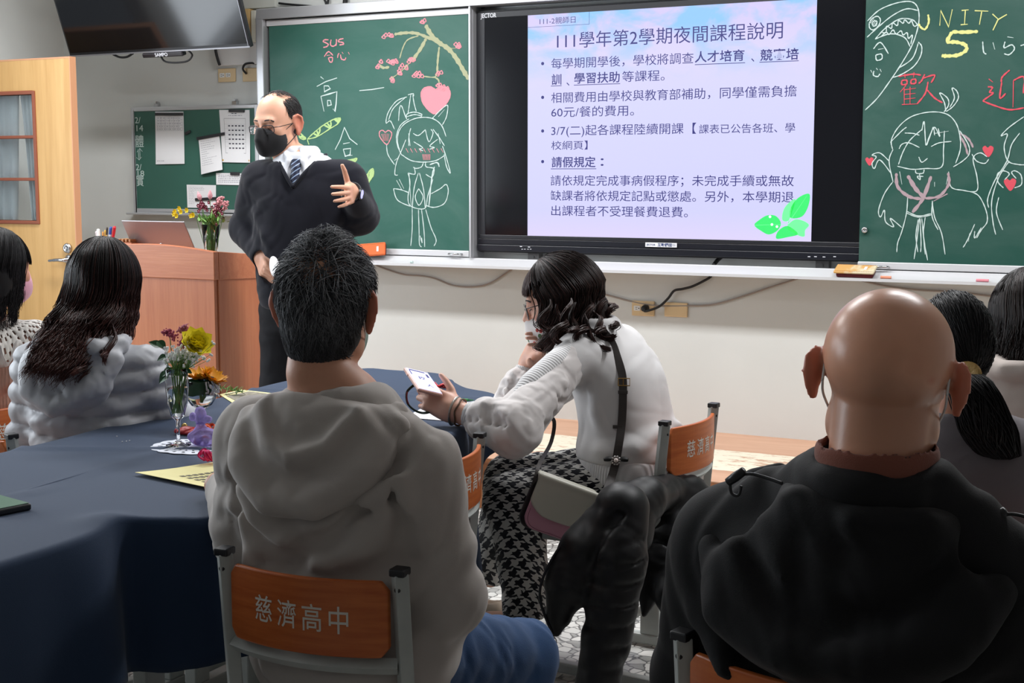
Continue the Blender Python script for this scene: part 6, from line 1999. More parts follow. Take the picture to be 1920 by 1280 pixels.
# navy sweater with V neck
M_NAVY = fabric('navy_knit', srgb(19, 20, 30), 800, 0.35, 0.9, 0.12, 0.06)
S = Solid()
S.u(s_loft([(0.90, 0, 0.0, 0.168, 0.125)] + trk[1:-1], 0.018, 2.4), 0.02)
arm_ops(S, tsR, teR, twR, (0.066, 0.062, 0.054, 0.036), 0.008, 0.06)
arm_ops(S, tsL, teL, twL, (0.066, 0.064, 0.056, 0.036), 0.008, 0.06)
for pts, r in (([(0.16, 0.10, 1.30), (0.12, 0.14, 1.20), (0.06, 0.15, 1.12)], 0.010), ([(0.17, 0.07, 1.22), (0.13, 0.13, 1.10), (0.05, 0.15, 1.02)], 0.012), ([(-0.17, 0.09, 1.28), (-0.12, 0.14, 1.20), (-0.04, 0.15, 1.15)], 0.010), ([(-0.16, 0.06, 1.12), (-0.1, 0.14, 1.05), (0.0, 0.15, 1.02)], 0.012)):
    S.u(s_chain(pts, [r * 0.5, r, r * 0.5]), 0.04)
S.warp = lambda P: crumple(P, 0.15, 0.003, 31)
zv, kx = 1.392, 1.35
S.s(lambda P: np.maximum((zv + np.abs(P[:, 0]) * kx - P[:, 2]) / 2.0, 0.02 - P[:, 1]), 0.006)
S.s(s_chain([TF((0, -0.03, -0.11)), np.array((0, 0.0, 1.485))], [0.062, 0.076]), 0.006)
for w_, e_ in ((twR, teR), (twL, teL)):
    dd = unit(w_ - e_); S.s(s_cap(w_ + dd * 0.050, w_ + dd * 0.2, 0.048), 0.004)
S.s(half_space((0, 0, 0.895), (0, 0, 1)), 0.01)
lo, hi = box_of([tsL, tsR, teL, twL, teR, twR, (0, 0, 0.9), (0, 0, 1.54)], 0.15)
solid_obj('sweater', S, lo, hi, 0.005, M_NAVY, TR, 2)
rim = MB()
vpts = [np.array((q * x, y, z)) for q, x, y, z in [(1, 0.094, -0.01, 1.522), (1, 0.085, 0.045, 1.508), (1, 0.060, 0.090, 1.474), (1, 0.033, 0.120, 1.437), (1, 0.0, 0.137, 1.392)]]
for q in (1, -1): rim.tube(spline([p * np.array((q, 1, 1)) for p in vpts], 5), 0.0075, 8)
rim.build('neckline_rib', M_NAVY, TR, smooth=True)
# trousers, shoes
J = Solid()
J.u(s_loft([(0.80, 0, 0, 0.165, 0.125), (0.90, 0, 0.0, 0.168, 0.128), (0.97, 0, 0, 0.165, 0.125)], 0.004), 0.02)
for a, b, c in ((thR, tkR, taR), (thL, tkL, taL)): leg_ops(J, a, b, c, c, (0.092, 0.074, 0.066, 0.062), 0.010, False)
J.s(half_space((0, 0, 0.05), (0, 0, 1)), 0.006); J.warp = lambda P: crumple(P, 0.12, 0.003, 3)
solid_obj('trousers', J, (-0.3, -0.25, 0.0), (0.3, 0.25, 1.02), 0.007, mat('black_trousers', srgb(24, 24, 28), 0.8, spec=0.2), TR, 2)
shoes(TR, (taR, taL), M_SHOE)
# face mask, glasses, thin hair
M_BMASK = fabric('black_mask_cloth', srgb(30, 30, 32), 500, 0.15, 0.75, 0.2)
S = Solid()
S.u(s_ell(TF(np.array((0, 0.036, -0.052)) * ts), np.array((0.070, 0.074, 0.068)) * ts, TF.R), 0.01)
S.u(s_chain([TF(np.array(p) * ts) for p in ((0, 0.108, -0.010), (0, 0.122, -0.045), (0, 0.100, -0.090))], [0.010, 0.012, 0.016]), 0.05)
S.i(half_space(TF(np.array((0, 0.040, 0)) * ts), TF.dir((0, -1, 0.10))), 0.004)
S.i(half_space(TF(np.array((0, 0.08, -0.010)) * ts), TF.dir((0, -0.35, 1))), 0.006)
solid_obj('face_mask', S, TF.o - 0.15, TF.o + 0.15, 0.004, M_BMASK, TR, 2)
mo = [o for o in TR.children if o.name.startswith('face_mask')][0]
lp = MB()
for q in (-1, 1):
    for z0, z1 in ((-0.022, 0.010), (-0.080, -0.040)):
        lp.tube(spline([TF(np.array(p) * ts) for p in ((q * 0.066, 0.046, z0), (q * 0.074, 0.016, (z0 + z1) / 2), (q * 0.080, -0.010, z1))], 5), 0.0016, 6)
lp.build('ear_loop', mat('black_elastic'), mo, smooth=True)
glasses(TF, ts, TR, mat('gunmetal_rim', srgb(52, 50, 52), 0.3, 0.6), half=0.034, h=0.0165, drop=-0.010, yy=0.106, rim=0.0019, round_=3.2)
M_HTHIN = hair_mat('thin_black_hair', srgb(28, 27, 28), srgb(70, 68, 68), 0.45)
sc = Scalp(TF, ts, (0.0785, 0.098, 0.098), (0, -0.012, 0.022))
def t_mask(q):
    side = (np.abs(q[:, 0]) > 0.60) | (q[:, 1] < -0.25)
    front = (q[:, 1] > 0.40)
    ear = (np.abs(q[:, 0]) > 0.45) & (q[:, 2] < 0.10) & (q[:, 1] > -0.55)
    top = (q[:, 2] > 0.88) & (RNG.random(len(q)) < 0.35)
    return ((side & (q[:, 2] < 0.86)) | top) & ~front & ~ear & (q[:, 2] > -0.75)
pth = short_hair(sc, 4200, (0.2, 0.65, 0.75), (0.02, 0.04), RNG, t_mask, (0.001, 0.009), 0.6, 6, 0.3)
q = RNG.normal(size=(300, 3)) * np.array((0.35, 0.35, 0.06)) + np.array((0, 0.10, 1.0))
C = Solid(); C.u(s_ell(TF(np.array((0, -0.014, 0.020)) * ts), np.array((0.0785, 0.0975, 0.096)) * ts, TF.R), 0.01)
C.i(half_space(TF(np.array((0, 0.030, 0)) * ts), TF.dir((0, 0.9, -0.35))), 0.006); C.i(half_space(TF(np.array((0, -0.06, -0.075)) * ts), TF.dir((0, 0.3, -1))), 0.006)
for q_ in (-1, 1): C.s(s_ell(TF(np.array((q_ * 0.088, 0.006, -0.020)) * ts), np.array((0.026, 0.042, 0.046)) * ts, TF.R), 0.006)
C.s(s_ell(TF(np.array((0, 0.02, 0.125)) * ts), np.array((0.062, 0.085, 0.030)) * ts, TF.R), 0.012)
strands_mesh('hair', pth, np.array([0.0008, 0.0009, 0.0008, 0.0007, 0.0005, 0.0002]), M_HTHIN, TR, base=(*C.surface(TF.o - 0.15, TF.o + 0.15, 0.004, 2), 0.0))
# wristwatch on the raised arm
wf = frame_from(twL - unit(twL - teL) * 0.0, unit(twL - teL), wR_ * 0.8 - wF_ * 0.75 + 0.1 * wU_)
ww_ = MB()
pts = [wf((0.036 * math.cos(a), 0.022, 0.032 * math.sin(a))) for a in np.linspace(0, 2 * PI, 25)]
ww_.tube(pts, 0.010, 8, cap=False, flat=(0.3, 1.1))
wo = ww_.build('wristwatch', mat('watch_strap', srgb(26, 26, 28), 0.5), TR, smooth=True)
Mw = Matrix.Translation(wf((0, 0.022, 0.034))) @ Matrix(wf.R.tolist()).to_4x4()
MB().lathe([(0, 0), (0.021, 0), (0.022, 0.004), (0.020, 0.009), (0, 0.009)], 28, M=Mw).build('watch_case', M_BLACKPL, wo, smooth=False)
MB().lathe([(0, 0.0092), (0.0175, 0.0092), (0.0175, 0.0100), (0, 0.0100)], 28, M=Mw).build('watch_face', mat('lit_watch_face', srgb(180, 180, 235), 0.3, emit=0.75), wo)
# the white mouse in his lowered hand is a thing of its own
mp = at(514, 500, d=5.50)
S = Solid(); S.u(s_ell((0, 0, 0), (0.030, 0.052, 0.019)), 0.01); S.s(half_space((0, 0, -0.010), (0, 0, 1)), 0.006)
mo = solid_obj('computer_mouse', S, (-0.06, -0.08, -0.04), (0.06, 0.08, 0.04), 0.003, mat('white_glossy_plastic', srgb(232, 232, 234), 0.25), None, 2)
Rw = tc.R @ HRF.R
mo.matrix_world = Matrix.Translation(mp) @ Matrix(np.stack([-Rw[:, 0], Rw[:, 1], -Rw[:, 2]], 1).tolist()).to_4x4()
tag(mo, 'white computer mouse held in the lowered hand of the standing man', 'computer mouse')
# ------------------------------------------------------------------ the woman in white with a phone
wx = Local(1.575, -2.475, 1.50)
WR = thing('person', 'seated woman in a white sweater and houndstooth trousers looking at a phone', 'person', wx.o, wx.h)
WF = wx.head(wx.px(1049, 560, 4.10), 1.92, -0.30, 0.0)
wsz = 1.0
lR, lF, lU = wx.dir(AX_R), wx.dir(AX_F), wx.dir(AX_U)
wtr = [(0.455, 0, 0.0, 0.165, 0.125), (0.56, 0, -0.01, 0.172, 0.128), (0.68, 0, 0.0, 0.148, 0.112), (0.78, 0, 0.020, 0.146, 0.110), (0.87, 0, 0.050, 0.158, 0.112), (0.945, 0, 0.085, 0.158, 0.090), (0.985, 0, 0.105, 0.105, 0.068), (1.015, 0, 0.125, 0.058, 0.052)]
wsL, wsR = np.array((-0.150, 0.095, 0.935)), np.array((0.150, 0.105, 0.935))
weL, wwL = wx.px(962, 800, 3.70), wx.px(856, 771, 3.77)
weR, wwR = wx.px(962, 772, 4.18), wx.px(994, 672, 4.20)
whL, whR = np.array((-0.10, 0.03, 0.545)), np.array((0.10, 0.03, 0.545))
wkL, wkR = wx.px(962, 938, 4.06), wx.px(958, 905, 4.26)
waL, waR = wx.px(985, 1150, 4.22), wx.px(920, 1062, 4.55)
B = Solid()
B.u(s_loft(wtr), 0.02)
arm_ops(B, wsL, weL, wwL, (0.044, 0.038, 0.033, 0.024)); arm_ops(B, wsR, weR, wwR, (0.044, 0.038, 0.033, 0.024))
for a, b, c in ((whL, wkL, waL), (whR, wkR, waR)): leg_ops(B, a, b, c, c + np.array((0.0, 0.13, -0.045)), (0.080, 0.058, 0.046, 0.032))
B.u(s_chain([WF((0, -0.015, -0.05)), WF((0, -0.035, -0.11)), np.array((0, 0.112, 0.98))], [0.050, 0.049, 0.050]), 0.02)
head_ops(B, WF, wsz, skull=(0.072, 0.092, 0.086), jaw=0.94, ears=False)
WLF = frame_from(wwL, -0.85 * lR + 0.40 * lU + 0.25 * lF, -0.86 * lF + 0.25 * lU - 0.2 * lR)
hand_ops(B, WLF, 1, [(0.55, 0.85, 0.4), (0.7, 0.9, 0.5), (0.8, 1.0, 0.5), (0.85, 1.0, 0.5)], (0.75, 0.75, 0.0), spread=0.03, k=0.004, s=0.94, thumb_curl=0.25)
WRF = frame_from(wwR, unit(WF((-0.02, 0.06, -0.095)) - wwR), 0.3 * lF + lR)
hand_ops(B, WRF, -1, [(0.6, 0.8, 0.4)] * 4, (0.6, 0.7, -0.5), k=0.004, s=0.9)
lo, hi = box_of([wsL, wsR, weL, wwL, weR, wwR, WF.o, wkL, wkR, waL, waR, np.array((0, 0.3, 0.02))], 0.22); lo[2] = -0.01
SKW = skin_mat('fair_skin', srgb(222, 172, 150), 0.45)
finish_body('body', B, lo, hi, 0.004, SKW, WR, ear_red(WF, wsz))
lm = MB()
for q in (-1, 1):
    lm.tube(spline([WF(np.array((q * x, y, z)) * wsz) for x, y, z in ((0.019, 0.0845, -0.004), (0.026, 0.0895, -0.0065), (0.034, 0.0900, -0.0068), (0.045, 0.083, -0.004))], 4), 0.0016, 6)
lm.build('eyelash', mat('lash'), WR, smooth=True)
lm = MB()
for q in (-1, 1):
    lm.tube(spline([WF(np.array((q * x, y, z)) * wsz) for x, y, z in ((0.014, 0.0925, 0.0215), (0.026, 0.0935, 0.0245), (0.040, 0.087, 0.0235), (0.050, 0.078, 0.017))], 4), 0.0022, 6, flat=(0.6, 1.2))
lm.build('eyebrow', mat('brow_hair'), WR, smooth=True)
# sweater: smooth knit body, sheer full sleeves, ribbed hem, cuffs and shoulder panels
M_KNIT = fabric('white_fine_knit', srgb(214, 212, 212), 900, 0.15, 0.8, 0.3, 0.02)
M_SHEER = fabric('white_chiffon', srgb(216, 210, 208), 900, 0.1, 0.7, 0.4, 0.02)
M_RIB = ribbed('white_rib_knit', srgb(218, 217, 218), 0.0055, tuple(unit((0.75, 0.65, 0.0))))
SW = Solid()
SW.u(s_loft([(0.585, 0, -0.008, 0.172, 0.128)] + wtr[2:-1] + [(1.000, 0, 0.112, 0.066, 0.060), (1.032, 0, 0.118, 0.056, 0.054)], 0.014, 2.3), 0.02)
SW.u(s_ell((0, -0.01, 0.655), (0.172, 0.140, 0.055)), 0.05)
for sh, el in ((wsL, weL), (wsR, weR)): SW.u(s_cap(sh, sh + (el - sh) * 0.25, 0.058, 0.056), 0.05)
for sg in (-1, 1):
    SW.u(s_chain([(sg * 0.15, 0.03, 0.87), (sg * 0.165, 0.02, 0.78), (sg * 0.15, -0.02, 0.69)], [0.006, 0.012, 0.008]), 0.04)
    SW.u(s_chain([(sg * 0.06, -0.13, 0.72), (sg * 0.14, -0.09, 0.68), (sg * 0.17, 0.0, 0.665)], [0.006, 0.011, 0.006]), 0.04)
SW.s(s_chain([WF((0, -0.03, -0.10)), np.array((0, 0.118, 1.0))], [0.054, 0.056]), 0.004)
SW.s(half_space((0, 0, 0.632), (0, 0, 1)), 0.004)
SW.warp = lambda P: crumple(P, 0.16, 0.0025, 41)
lo, hi = box_of([wsL, wsR, (0, -0.1, 0.6), (0, 0.1, 1.0)], 0.16)
solid_obj('sweater', SW, lo, hi, 0.005, M_KNIT, WR, 2)
S = Solid()
S.u(s_loft([(0.560, 0, -0.010, 0.176, 0.132), (0.60, 0, -0.010, 0.176, 0.132), (0.65, 0, -0.008, 0.172, 0.130)], 0.010, 2.3), 0.02)
S.s(half_space((0, 0, 0.570), (0, 0, 1)), 0.004); S.i(half_space((0, 0, 0.645), (0, 0, 1)), 0.004)
solid_obj('hem_rib', S, (-0.25, -0.22, 0.54), (0.25, 0.22, 0.68), 0.005, M_RIB, WR, 1)
for nm, sh, el, wr in (('sleeve', wsL, weL, wwL), ('sleeve', wsR, weR, wwR)):
    S = Solid()
    d2 = unit(wr - el); m1 = sh + (el - sh) * 0.55; m2 = el + (wr - el) * 0.45
    S.u(s_chain([sh, m1, el, m2, wr - d2 * 0.055], [0.055, 0.064, 0.072, 0.062, 0.036]), 0.03)
    S.u(s_ell(el + np.array((0, 0, -0.025)), (0.060, 0.070, 0.050)), 0.04)
    ax = unit(el - sh)
    pr_ = unit(np.cross(ax, lF))
    for k in range(5):
        c = el + d2 * (0.02 + 0.030 * k)
        S.s(s_chain([c + pr_ * 0.07 - lF * 0.03 + d2 * 0.01, c - lF * 0.065, c - pr_ * 0.07 - lF * 0.03 - d2 * 0.02], 0.003), 0.022)
    for k in range(3):
        c = sh + (el - sh) * (0.45 + 0.17 * k)
        S.s(s_chain([c + pr_ * 0.06 - lF * 0.03, c - lF * 0.065 + ax * 0.05], 0.003), 0.02)
    S.warp = lambda P: crumple(P, 0.07, 0.0035, 8)
    lo, hi = box_of([sh, el, wr], 0.11)
    solid_obj('sleeve', S, lo, hi, 0.0045, M_SHEER, WR, 2)
    S = Solid(); S.u(s_cap(wr - d2 * 0.060, wr - d2 * 0.012, 0.036, 0.033), 0.01); S.s(s_cap(wr - d2 * 0.005, wr + d2 * 0.05, 0.04), 0.004)
    ax3 = unit(np.cross(d2, lF))
    lo, hi = box_of([wr - d2 * 0.05, wr], 0.06)
    solid_obj('cuff', S, lo, hi, 0.004, ribbed('white_cuff_rib', srgb(218, 217, 218), 0.005, tuple(ax3)), WR, 1)
# ribbed strip over the upper arm
S = Solid()
ax = unit(weL - wsL)
S.u(s_chain([wsL + np.array((0.02, 0, 0.030)), wsL + (weL - wsL) * 0.3 + lU * 0.030 - lF * 0.020 - lR * 0.01, wsL + (weL - wsL) * 0.62 + lU * 0.036 - lF * 0.012 - lR * 0.02, wsL + (weL - wsL) * 0.86 + lU * 0.040 - lR * 0.02], [0.032, 0.036, 0.034, 0.022]), 0.02)
lo, hi = box_of([wsL, weL], 0.1)
solid_obj('shoulder_rib', S, lo, hi, 0.0045, ribbed('white_shoulder_rib', srgb(222, 221, 222), 0.009, tuple(ax)), WR, 2)
# houndstooth trousers
M_HOUND = mat('houndstooth', srgb(205, 202, 198), 0.85, spec=0.2, sheen=0.15)
g = NT(M_HOUND)
co = g.coord('Object')
nz = g.n('ShaderNodeVectorMath', _operation='MULTIPLY_ADD'); g.set(nz.inputs[0], g.n('ShaderNodeTexNoise', Vector=co, Scale=45.0, Detail=1.0).outputs['Color']); nz.inputs[1].default_value = (0.012, 0.012, 0.012); g.set(nz.inputs[2], co)
def dotc(v):
    d = g.n('ShaderNodeVectorMath', _operation='DOT_PRODUCT'); g.set(d.inputs[0], nz.outputs[0]); d.inputs[1].default_value = v
    return d.outputs['Value']
u_ = g.math('MULTIPLY', dotc(tuple(unit(lR * 0.8 + lU * 0.6 + lF * 0.35))), 34.0); v_ = g.math('MULTIPLY', dotc(tuple(unit(lU * 0.8 - lR * 0.6 + lF * 0.35))), 34.0)
fu, fv = g.math('FRACT', u_), g.math('FRACT', v_)
A_ = g.math('LESS_THAN', fu, 0.52); B_ = g.math('LESS_THAN', fv, 0.52)
T_ = g.math('LESS_THAN', g.math('FRACT', g.math('MULTIPLY', g.math('ADD', u_, v_), 2.0)), 0.5)
sel = g.math('ADD', g.math('MULTIPLY', T_, A_), g.math('MULTIPLY', g.math('SUBTRACT', 1.0, T_), B_))
g.color(g.mix(sel, srgb(200, 198, 194), srgb(24, 24, 32)))
trousers(WR, ((whL, wkL, waL), (whR, wkR, waR)), M_HOUND, r=(0.094, 0.074, 0.064, 0.058), seat=(0, 0.0, 0.540), seat_r=(0.182, 0.155, 0.090), cut=0.115, res=0.006, seed=6, amp=0.004)
# flat pale shoes with a bow
for an in (waL, waR):
    c = np.array((an[0], an[1], 0.0)); f = unit(np.array((0.0, 1.0, 0)))
    Sh = Solid(); Sh.u(s_chain([c - f * 0.035 + np.array((0, 0, 0.034)), c + f * 0.09 + np.array((0, 0, 0.030)), c + f * 0.155 + np.array((0, 0, 0.024))], [0.034, 0.038, 0.028]), 0.02)
    Sh.s(half_space((0, 0, 0.004), (0, 0, 1)), 0.004); Sh.s(s_ell(c + f * 0.035 + np.array((0, 0, 0.070)), (0.030, 0.075, 0.034)), 0.006)
    q = c + f * 0.06 + np.array((0, 0, 0.05))
    so = solid_obj('shoe', Sh, q - 0.17, q + 0.17, 0.006, mat('beige_leather', srgb(186, 170, 152), 0.45), WR, 1)
    bw = MB(); bc = c + f * 0.125 + np.array((0, 0, 0.066))
    for sg in (-1, 1): bw.tube([bc, bc + np.array((sg * 0.012, 0, 0.007)), bc + np.array((sg * 0.026, -0.004, 0.004))], [0.004, 0.007, 0.010], 8, flat=(1, 0.6))
    bw.build('bow', mat('beige_leather'), so, smooth=True)
# wavy dark brown hair
M_HBROWN = hair_mat('dark_brown_hair', srgb(26, 18, 17), srgb(74, 46, 40), 0.35)
sc = Scalp(WF, wsz, (0.080, 0.103, 0.104), (0, -0.014, 0.020))
zc = WF.o[2]
def hair_end(v): return zc - 0.100 - 0.055 * (1 - math.cos(v)) / 2
P1 = hang_hair(sc, 2600, RNG, (0.95, 2 * PI - 0.95), hair_end, 26, (0, 0.35, 1.0), (0.020, 0.085), 0.03, None, (0.004, 0.030), 60)
C = Solid()
C.u(s_ell(WF(np.array((0, -0.016, 0.018)) * wsz), np.array((0.081, 0.103, 0.104)) * wsz, WF.R), 0.01)
C.u(s_ell(WF((0, -0.055, -0.060)), (0.078, 0.072, 0.090), WF.R), 0.04)
C.s(s_ell(WF((0, 0.085, -0.055)), np.array((0.080, 0.078, 0.105)), WF.R), 0.012)
C.warp = lambda P: crumple(P, 0.05, 0.004, 77)
base = C.surface(WF.o - 0.19, WF.o + 0.17, 0.005, 2)
strands_mesh('hair', P1, np.concatenate([np.full(20, 0.0013), np.linspace(0.0012, 0.0004, 6)]), M_HBROWN, WR, tint=np.clip(RNG.beta(0.8, 2.2, 2600)[:, None] + np.linspace(-0.1, 0.25, 26)[None], 0, 1), base=(*base, 0.05))
# ringlets hanging at the nape and behind the shoulder
def ringlet(paths, a, b, R0, turns, n, seed, K=40, th=0.010):
    r = np.random.default_rng(seed)
    a, b = np.array(a, float), np.array(b, float)
    ax = unit(b - a); u = unit(np.cross(ax, (0.3, 0.5, 0.8))); v = np.cross(ax, u)
    for i in range(n):
        ph = 0.0; off = r.normal(0, th * 0.5, 3); ph += r.normal(0, 0.16)
        t = np.linspace(0, 1, K)
        rad = R0 * (0.35 + 0.65 * np.sin(np.clip(t * 1.25, 0, 1) * PI * 0.75)) * (1 + r.normal(0, 0.08))
        an = ph + t * turns * 2 * PI + seed
        bend = np.array((0, 0, -0.02)) * np.sin(t * PI)[:, None]
        paths.append(a + (b - a) * t[:, None] + (u * np.cos(an)[:, None] + v * np.sin(an)[:, None]) * rad[:, None] + off * np.minimum(1, t * 2)[:, None] * (1 - 0.4 * t[:, None]) + bend)
PR = []
rg = lambda u, v, d: wx.px(u, v, d)
for k, (a, b, R0, tn, n) in enumerate((((1118, 540, 4.10), (1152, 618, 3.96), 0.022, 1.6, 110), ((1100, 560, 4.02), (1126, 630, 3.92), 0.024, 1.5, 110), ((1124, 515, 4.14), (1148, 592, 4.06), 0.022, 1.4, 110), ((1078, 570, 3.97), (1092, 634, 3.90), 0.022, 1.3, 110), ((1048, 570, 3.95), (1050, 640, 3.90), 0.022, 1.3, 110), ((1095, 590, 3.94), (1140, 658, 3.90), 0.010, 0.8, 50), ((1028, 560, 3.98), (1022, 622, 3.96), 0.018, 1.2, 80), ((1066, 560, 3.95), (1072, 626, 3.90), 0.022, 1.3, 100), ((1112, 580, 3.98), (1146, 634, 3.93), 0.016, 1.3, 80))):
    ringlet(PR, rg(*a), rg(*b), R0, tn, n, k + 1)
strands_mesh('hair_curl', np.array(PR), np.concatenate([np.full(34, 0.0012), np.linspace(0.0011, 0.0003, 6)]), M_HBROWN, WR, tint=np.clip(RNG.beta(0.8, 2.0, len(PR))[:, None] + np.linspace(0, 0.3, 40)[None], 0, 1))
# fringe
q = np.stack([RNG.uniform(-0.75, 0.75, 700), np.full(700, 0.9), RNG.uniform(0.55, 1.1, 700)], 1)
fr0 = []
for i in range(700):
    x = q[i, 0]; L_ = RNG.uniform(0.35, 0.75)
    ang = np.linspace(RNG.uniform(0.05, 0.35), 1.28 + 0.1 * RNG.random() + 0.12 * abs(x), 10)
    dirs = np.stack([np.full(10, x * 0.75) + 0.06 * np.sin(ang * 3 + x * 4), np.sin(ang), np.cos(ang)], 1)
    fr0.append(sc.at(dirs, np.linspace(0.002, RNG.uniform(0.006, 0.016), 10)))
strands_mesh('fringe', np.array(fr0), np.concatenate([np.full(7, 0.0011), [0.0009, 0.0006, 0.0002]]), M_HBROWN, WR, tint=np.clip(RNG.beta(0.9, 1.8, 700)[:, None] + np.linspace(0, 0.3, 10)[None], 0, 1))
# patterned mask pulled below the nose, glasses, bracelets
M_PMASK = mat('patterned_mask_cloth', srgb(224, 220, 218), 0.85)
g = NT(M_PMASK)
vo = g.n('ShaderNodeTexVoronoi', Vector=g.coord('Object'), Scale=58.0)
ns = g.n('ShaderNodeSeparateColor', Color=vo.outputs['Color'])
pick = g.ramp(ns.outputs[0], [(0.0, srgb(178, 70, 64)), (0.25, srgb(140, 104, 70)), (0.42, srgb(84, 110, 76)), (0.6, srgb(224, 220, 218))])
pick.node.color_ramp.interpolation = 'CONSTANT'
g.color(g.mix(g.math('LESS_THAN', vo.outputs['Distance'], 0.42), srgb(226, 222, 220), pick))
face_mask(WF, wsz, WR, M_PMASK, M_LOOP, loops=True, low=-0.026, jaw=1.0)
glasses(WF, wsz, WR, mat('dark_rim'), half=0.033, h=0.023, drop=-0.008, yy=0.104, rim=0.0016, round_=2.1)
d2 = unit(wwL - weL)
bf = frame_from(wwL - d2 * 0.002, d2, -lF)
bm_ = MB().tube([bf((0.034 * math.cos(a), 0.006, 0.030 * math.sin(a))) for a in np.linspace(0, 2 * PI, 29)], 0.0075, 8, cap=False, flat=(0.35, 1))
bo = bm_.build('bracelet_watch', mat('silver_bracelet', srgb(176, 172, 166), 0.3, 0.9, bump=(300, 0.4)), WR, smooth=True)
MB().tube([bf((0.036 * math.cos(a), -0.010 + 0.002 * math.sin(5 * a), 0.032 * math.sin(a))) for a in np.linspace(0, 2 * PI, 29)], 0.0028, 6, cap=False).build('bracelet', mat('brown_cord', srgb(92, 68, 50), 0.7), WR, smooth=True)


def march(S, L, u, v, d0=3.2, d1=4.6):
    """first hit of the photo ray with a solid standing in the local frame L"""
    ds = np.linspace(d0, d1, 560)
    P = np.array([L.px(u, v, d) for d in ds])
    f = S.run(P)
    i = np.argmax(f < 0) if (f < 0).any() else np.argmin(f)
    return P[i]


# ------------------------------------------------------------------ her shoulder bag
bg = thing('shoulder_bag', 'small cream and pink shoulder bag hanging at the hip of the woman in white', 'bag', (0, 0, 0))
tl, tr_, bl = at(1014, 893, d=3.77), at(1118, 931, d=3.80), at(968, 958, d=3.77)
bx_ = unit(tr_ - tl); bz_ = unit((tl - bl) - bx_ * (tl - bl).dot(bx_)); by_ = np.cross(bz_, bx_)
bw2 = 0.086; bh2 = 0.070
bc = tl + bx_ * bw2 * 0.98 - bz_ * bh2 * 1.0 + by_ * 0.035
FB = Frame(bc, np.stack([bx_, by_, bz_], 1))
def fb_solid(name, S, m, half=0.15, res=0.0035):
    V, F_ = S.surface((-half,) * 3, (half,) * 3, res, 2)
    return link_mesh(name, np_mesh(name, FB.pts(V), F_), m, bg)
S = Solid(); S.u(s_box((0, 0.006, -0.006), (bw2 + 0.004, 0.032, bh2 + 0.004), 0.028), 0.01)
fb_solid('gusset', S, mat('dark_brown_leather', srgb(44, 34, 34), 0.45))
S = Solid(); S.u(s_box((0, -0.026, -0.006), (bw2, 0.006, bh2), 0.0055), 0.004); S.i(s_box((0, -0.02, 0.0), (bw2, 0.09, bh2 + 0.006), 0.040), 0.004)
po_ = fb_solid('front_panel', S, mat('pink_leather', srgb(206, 150, 168), 0.42))
st = MB(); st.tube([FB(p) for p in spline([(-bw2 + 0.008, -0.0325, -0.02), (-bw2 + 0.012, -0.0325, -0.052), (-bw2 + 0.034, -0.0325, -bh2 + 0.0015), (0, -0.0325, -bh2 + 0.0005), (bw2 - 0.034, -0.0325, -bh2 + 0.0015), (bw2 - 0.012, -0.0325, -0.052)], 6)], 0.0008, 5)
st.build('stitching', mat('rose_thread', srgb(150, 96, 114), 0.7), po_, smooth=True)
S = Solid()
S.u(s_box((0, -0.037, 0.022), (bw2 + 0.003, 0.0045, 0.056), 0.004), 0.004); S.i(s_ell((0, -0.037, 0.075), (0.118, 0.2, 0.115)), 0.006)
S.u(s_box((0, -0.005, 0.073), (bw2 + 0.003, 0.036, 0.006), 0.0055), 0.012)
fb_solid('flap', S, mat('cream_leather', srgb(206, 204, 190), 0.4))
M_STRAP = mat('dark_taupe_leather', srgb(62, 56, 54), 0.5)
sp_ = [march(SW, wx, u, v) for u, v in ((1146, 640), (1158, 672), (1167, 705), (1168, 740), (1166, 790), (1160, 835), (1151, 880))]
sp_ = [wx.o + wx.R @ p for p in sp_]
cdir = lambda p: unit(CAM - p)
sp_ = [p + cdir(p) * 0.006 for p in sp_] + [FB((bw2 + 0.016, -0.03, 0.065)), FB((bw2 + 0.004, -0.008, 0.03))]
sp_ = [sp_[0] + np.array((-0.04, 0.02, 0.03))] + sp_
Q = spline(sp_, 6)
def strap(mb, Q, w, th=0.0025):
    T = np.gradient(Q, axis=0); T /= np.linalg.norm(T, axis=1)[:, None]
    vs, fs = [], []
    for p, t in zip(Q, T):
        n = cdir(p); n = unit(n - t * n.dot(t)); s = np.cross(t, n)
        vs += [p + s * w + n * th, p - s * w + n * th, p - s * w - n * th, p + s * w - n * th]
    for i in range(len(Q) - 1):
        for k in range(4): fs.append((i * 4 + k, i * 4 + (k + 1) % 4, (i + 1) * 4 + (k + 1) % 4, (i + 1) * 4 + k))
    fs += [(0, 1, 2, 3), (len(Q) * 4 - 4, len(Q) * 4 - 1, len(Q) * 4 - 2, len(Q) * 4 - 3)]
    mb.add(vs, fs)
mb = MB(); strap(mb, Q, 0.0115); so = mb.build('strap', M_STRAP, bg, bevel=0.001)
fp = [wx.o + wx.R @ march(SW, wx, u, v) for u, v in ((1046, 790), (1040, 830))]
fpts = [fp[0] + np.array((-0.03, -0.02, 0.02))] + [p + cdir(p) * 0.012 + np.array((-0.012, 0, 0)) for p in fp] + [at(1012, 868, d=3.84), FB((-bw2 - 0.004, -0.006, 0.062)), FB((-bw2, 0, 0.03))]
mb = MB(); strap(mb, spline(fpts, 6), 0.0055); mb.build('strap', M_STRAP, bg)
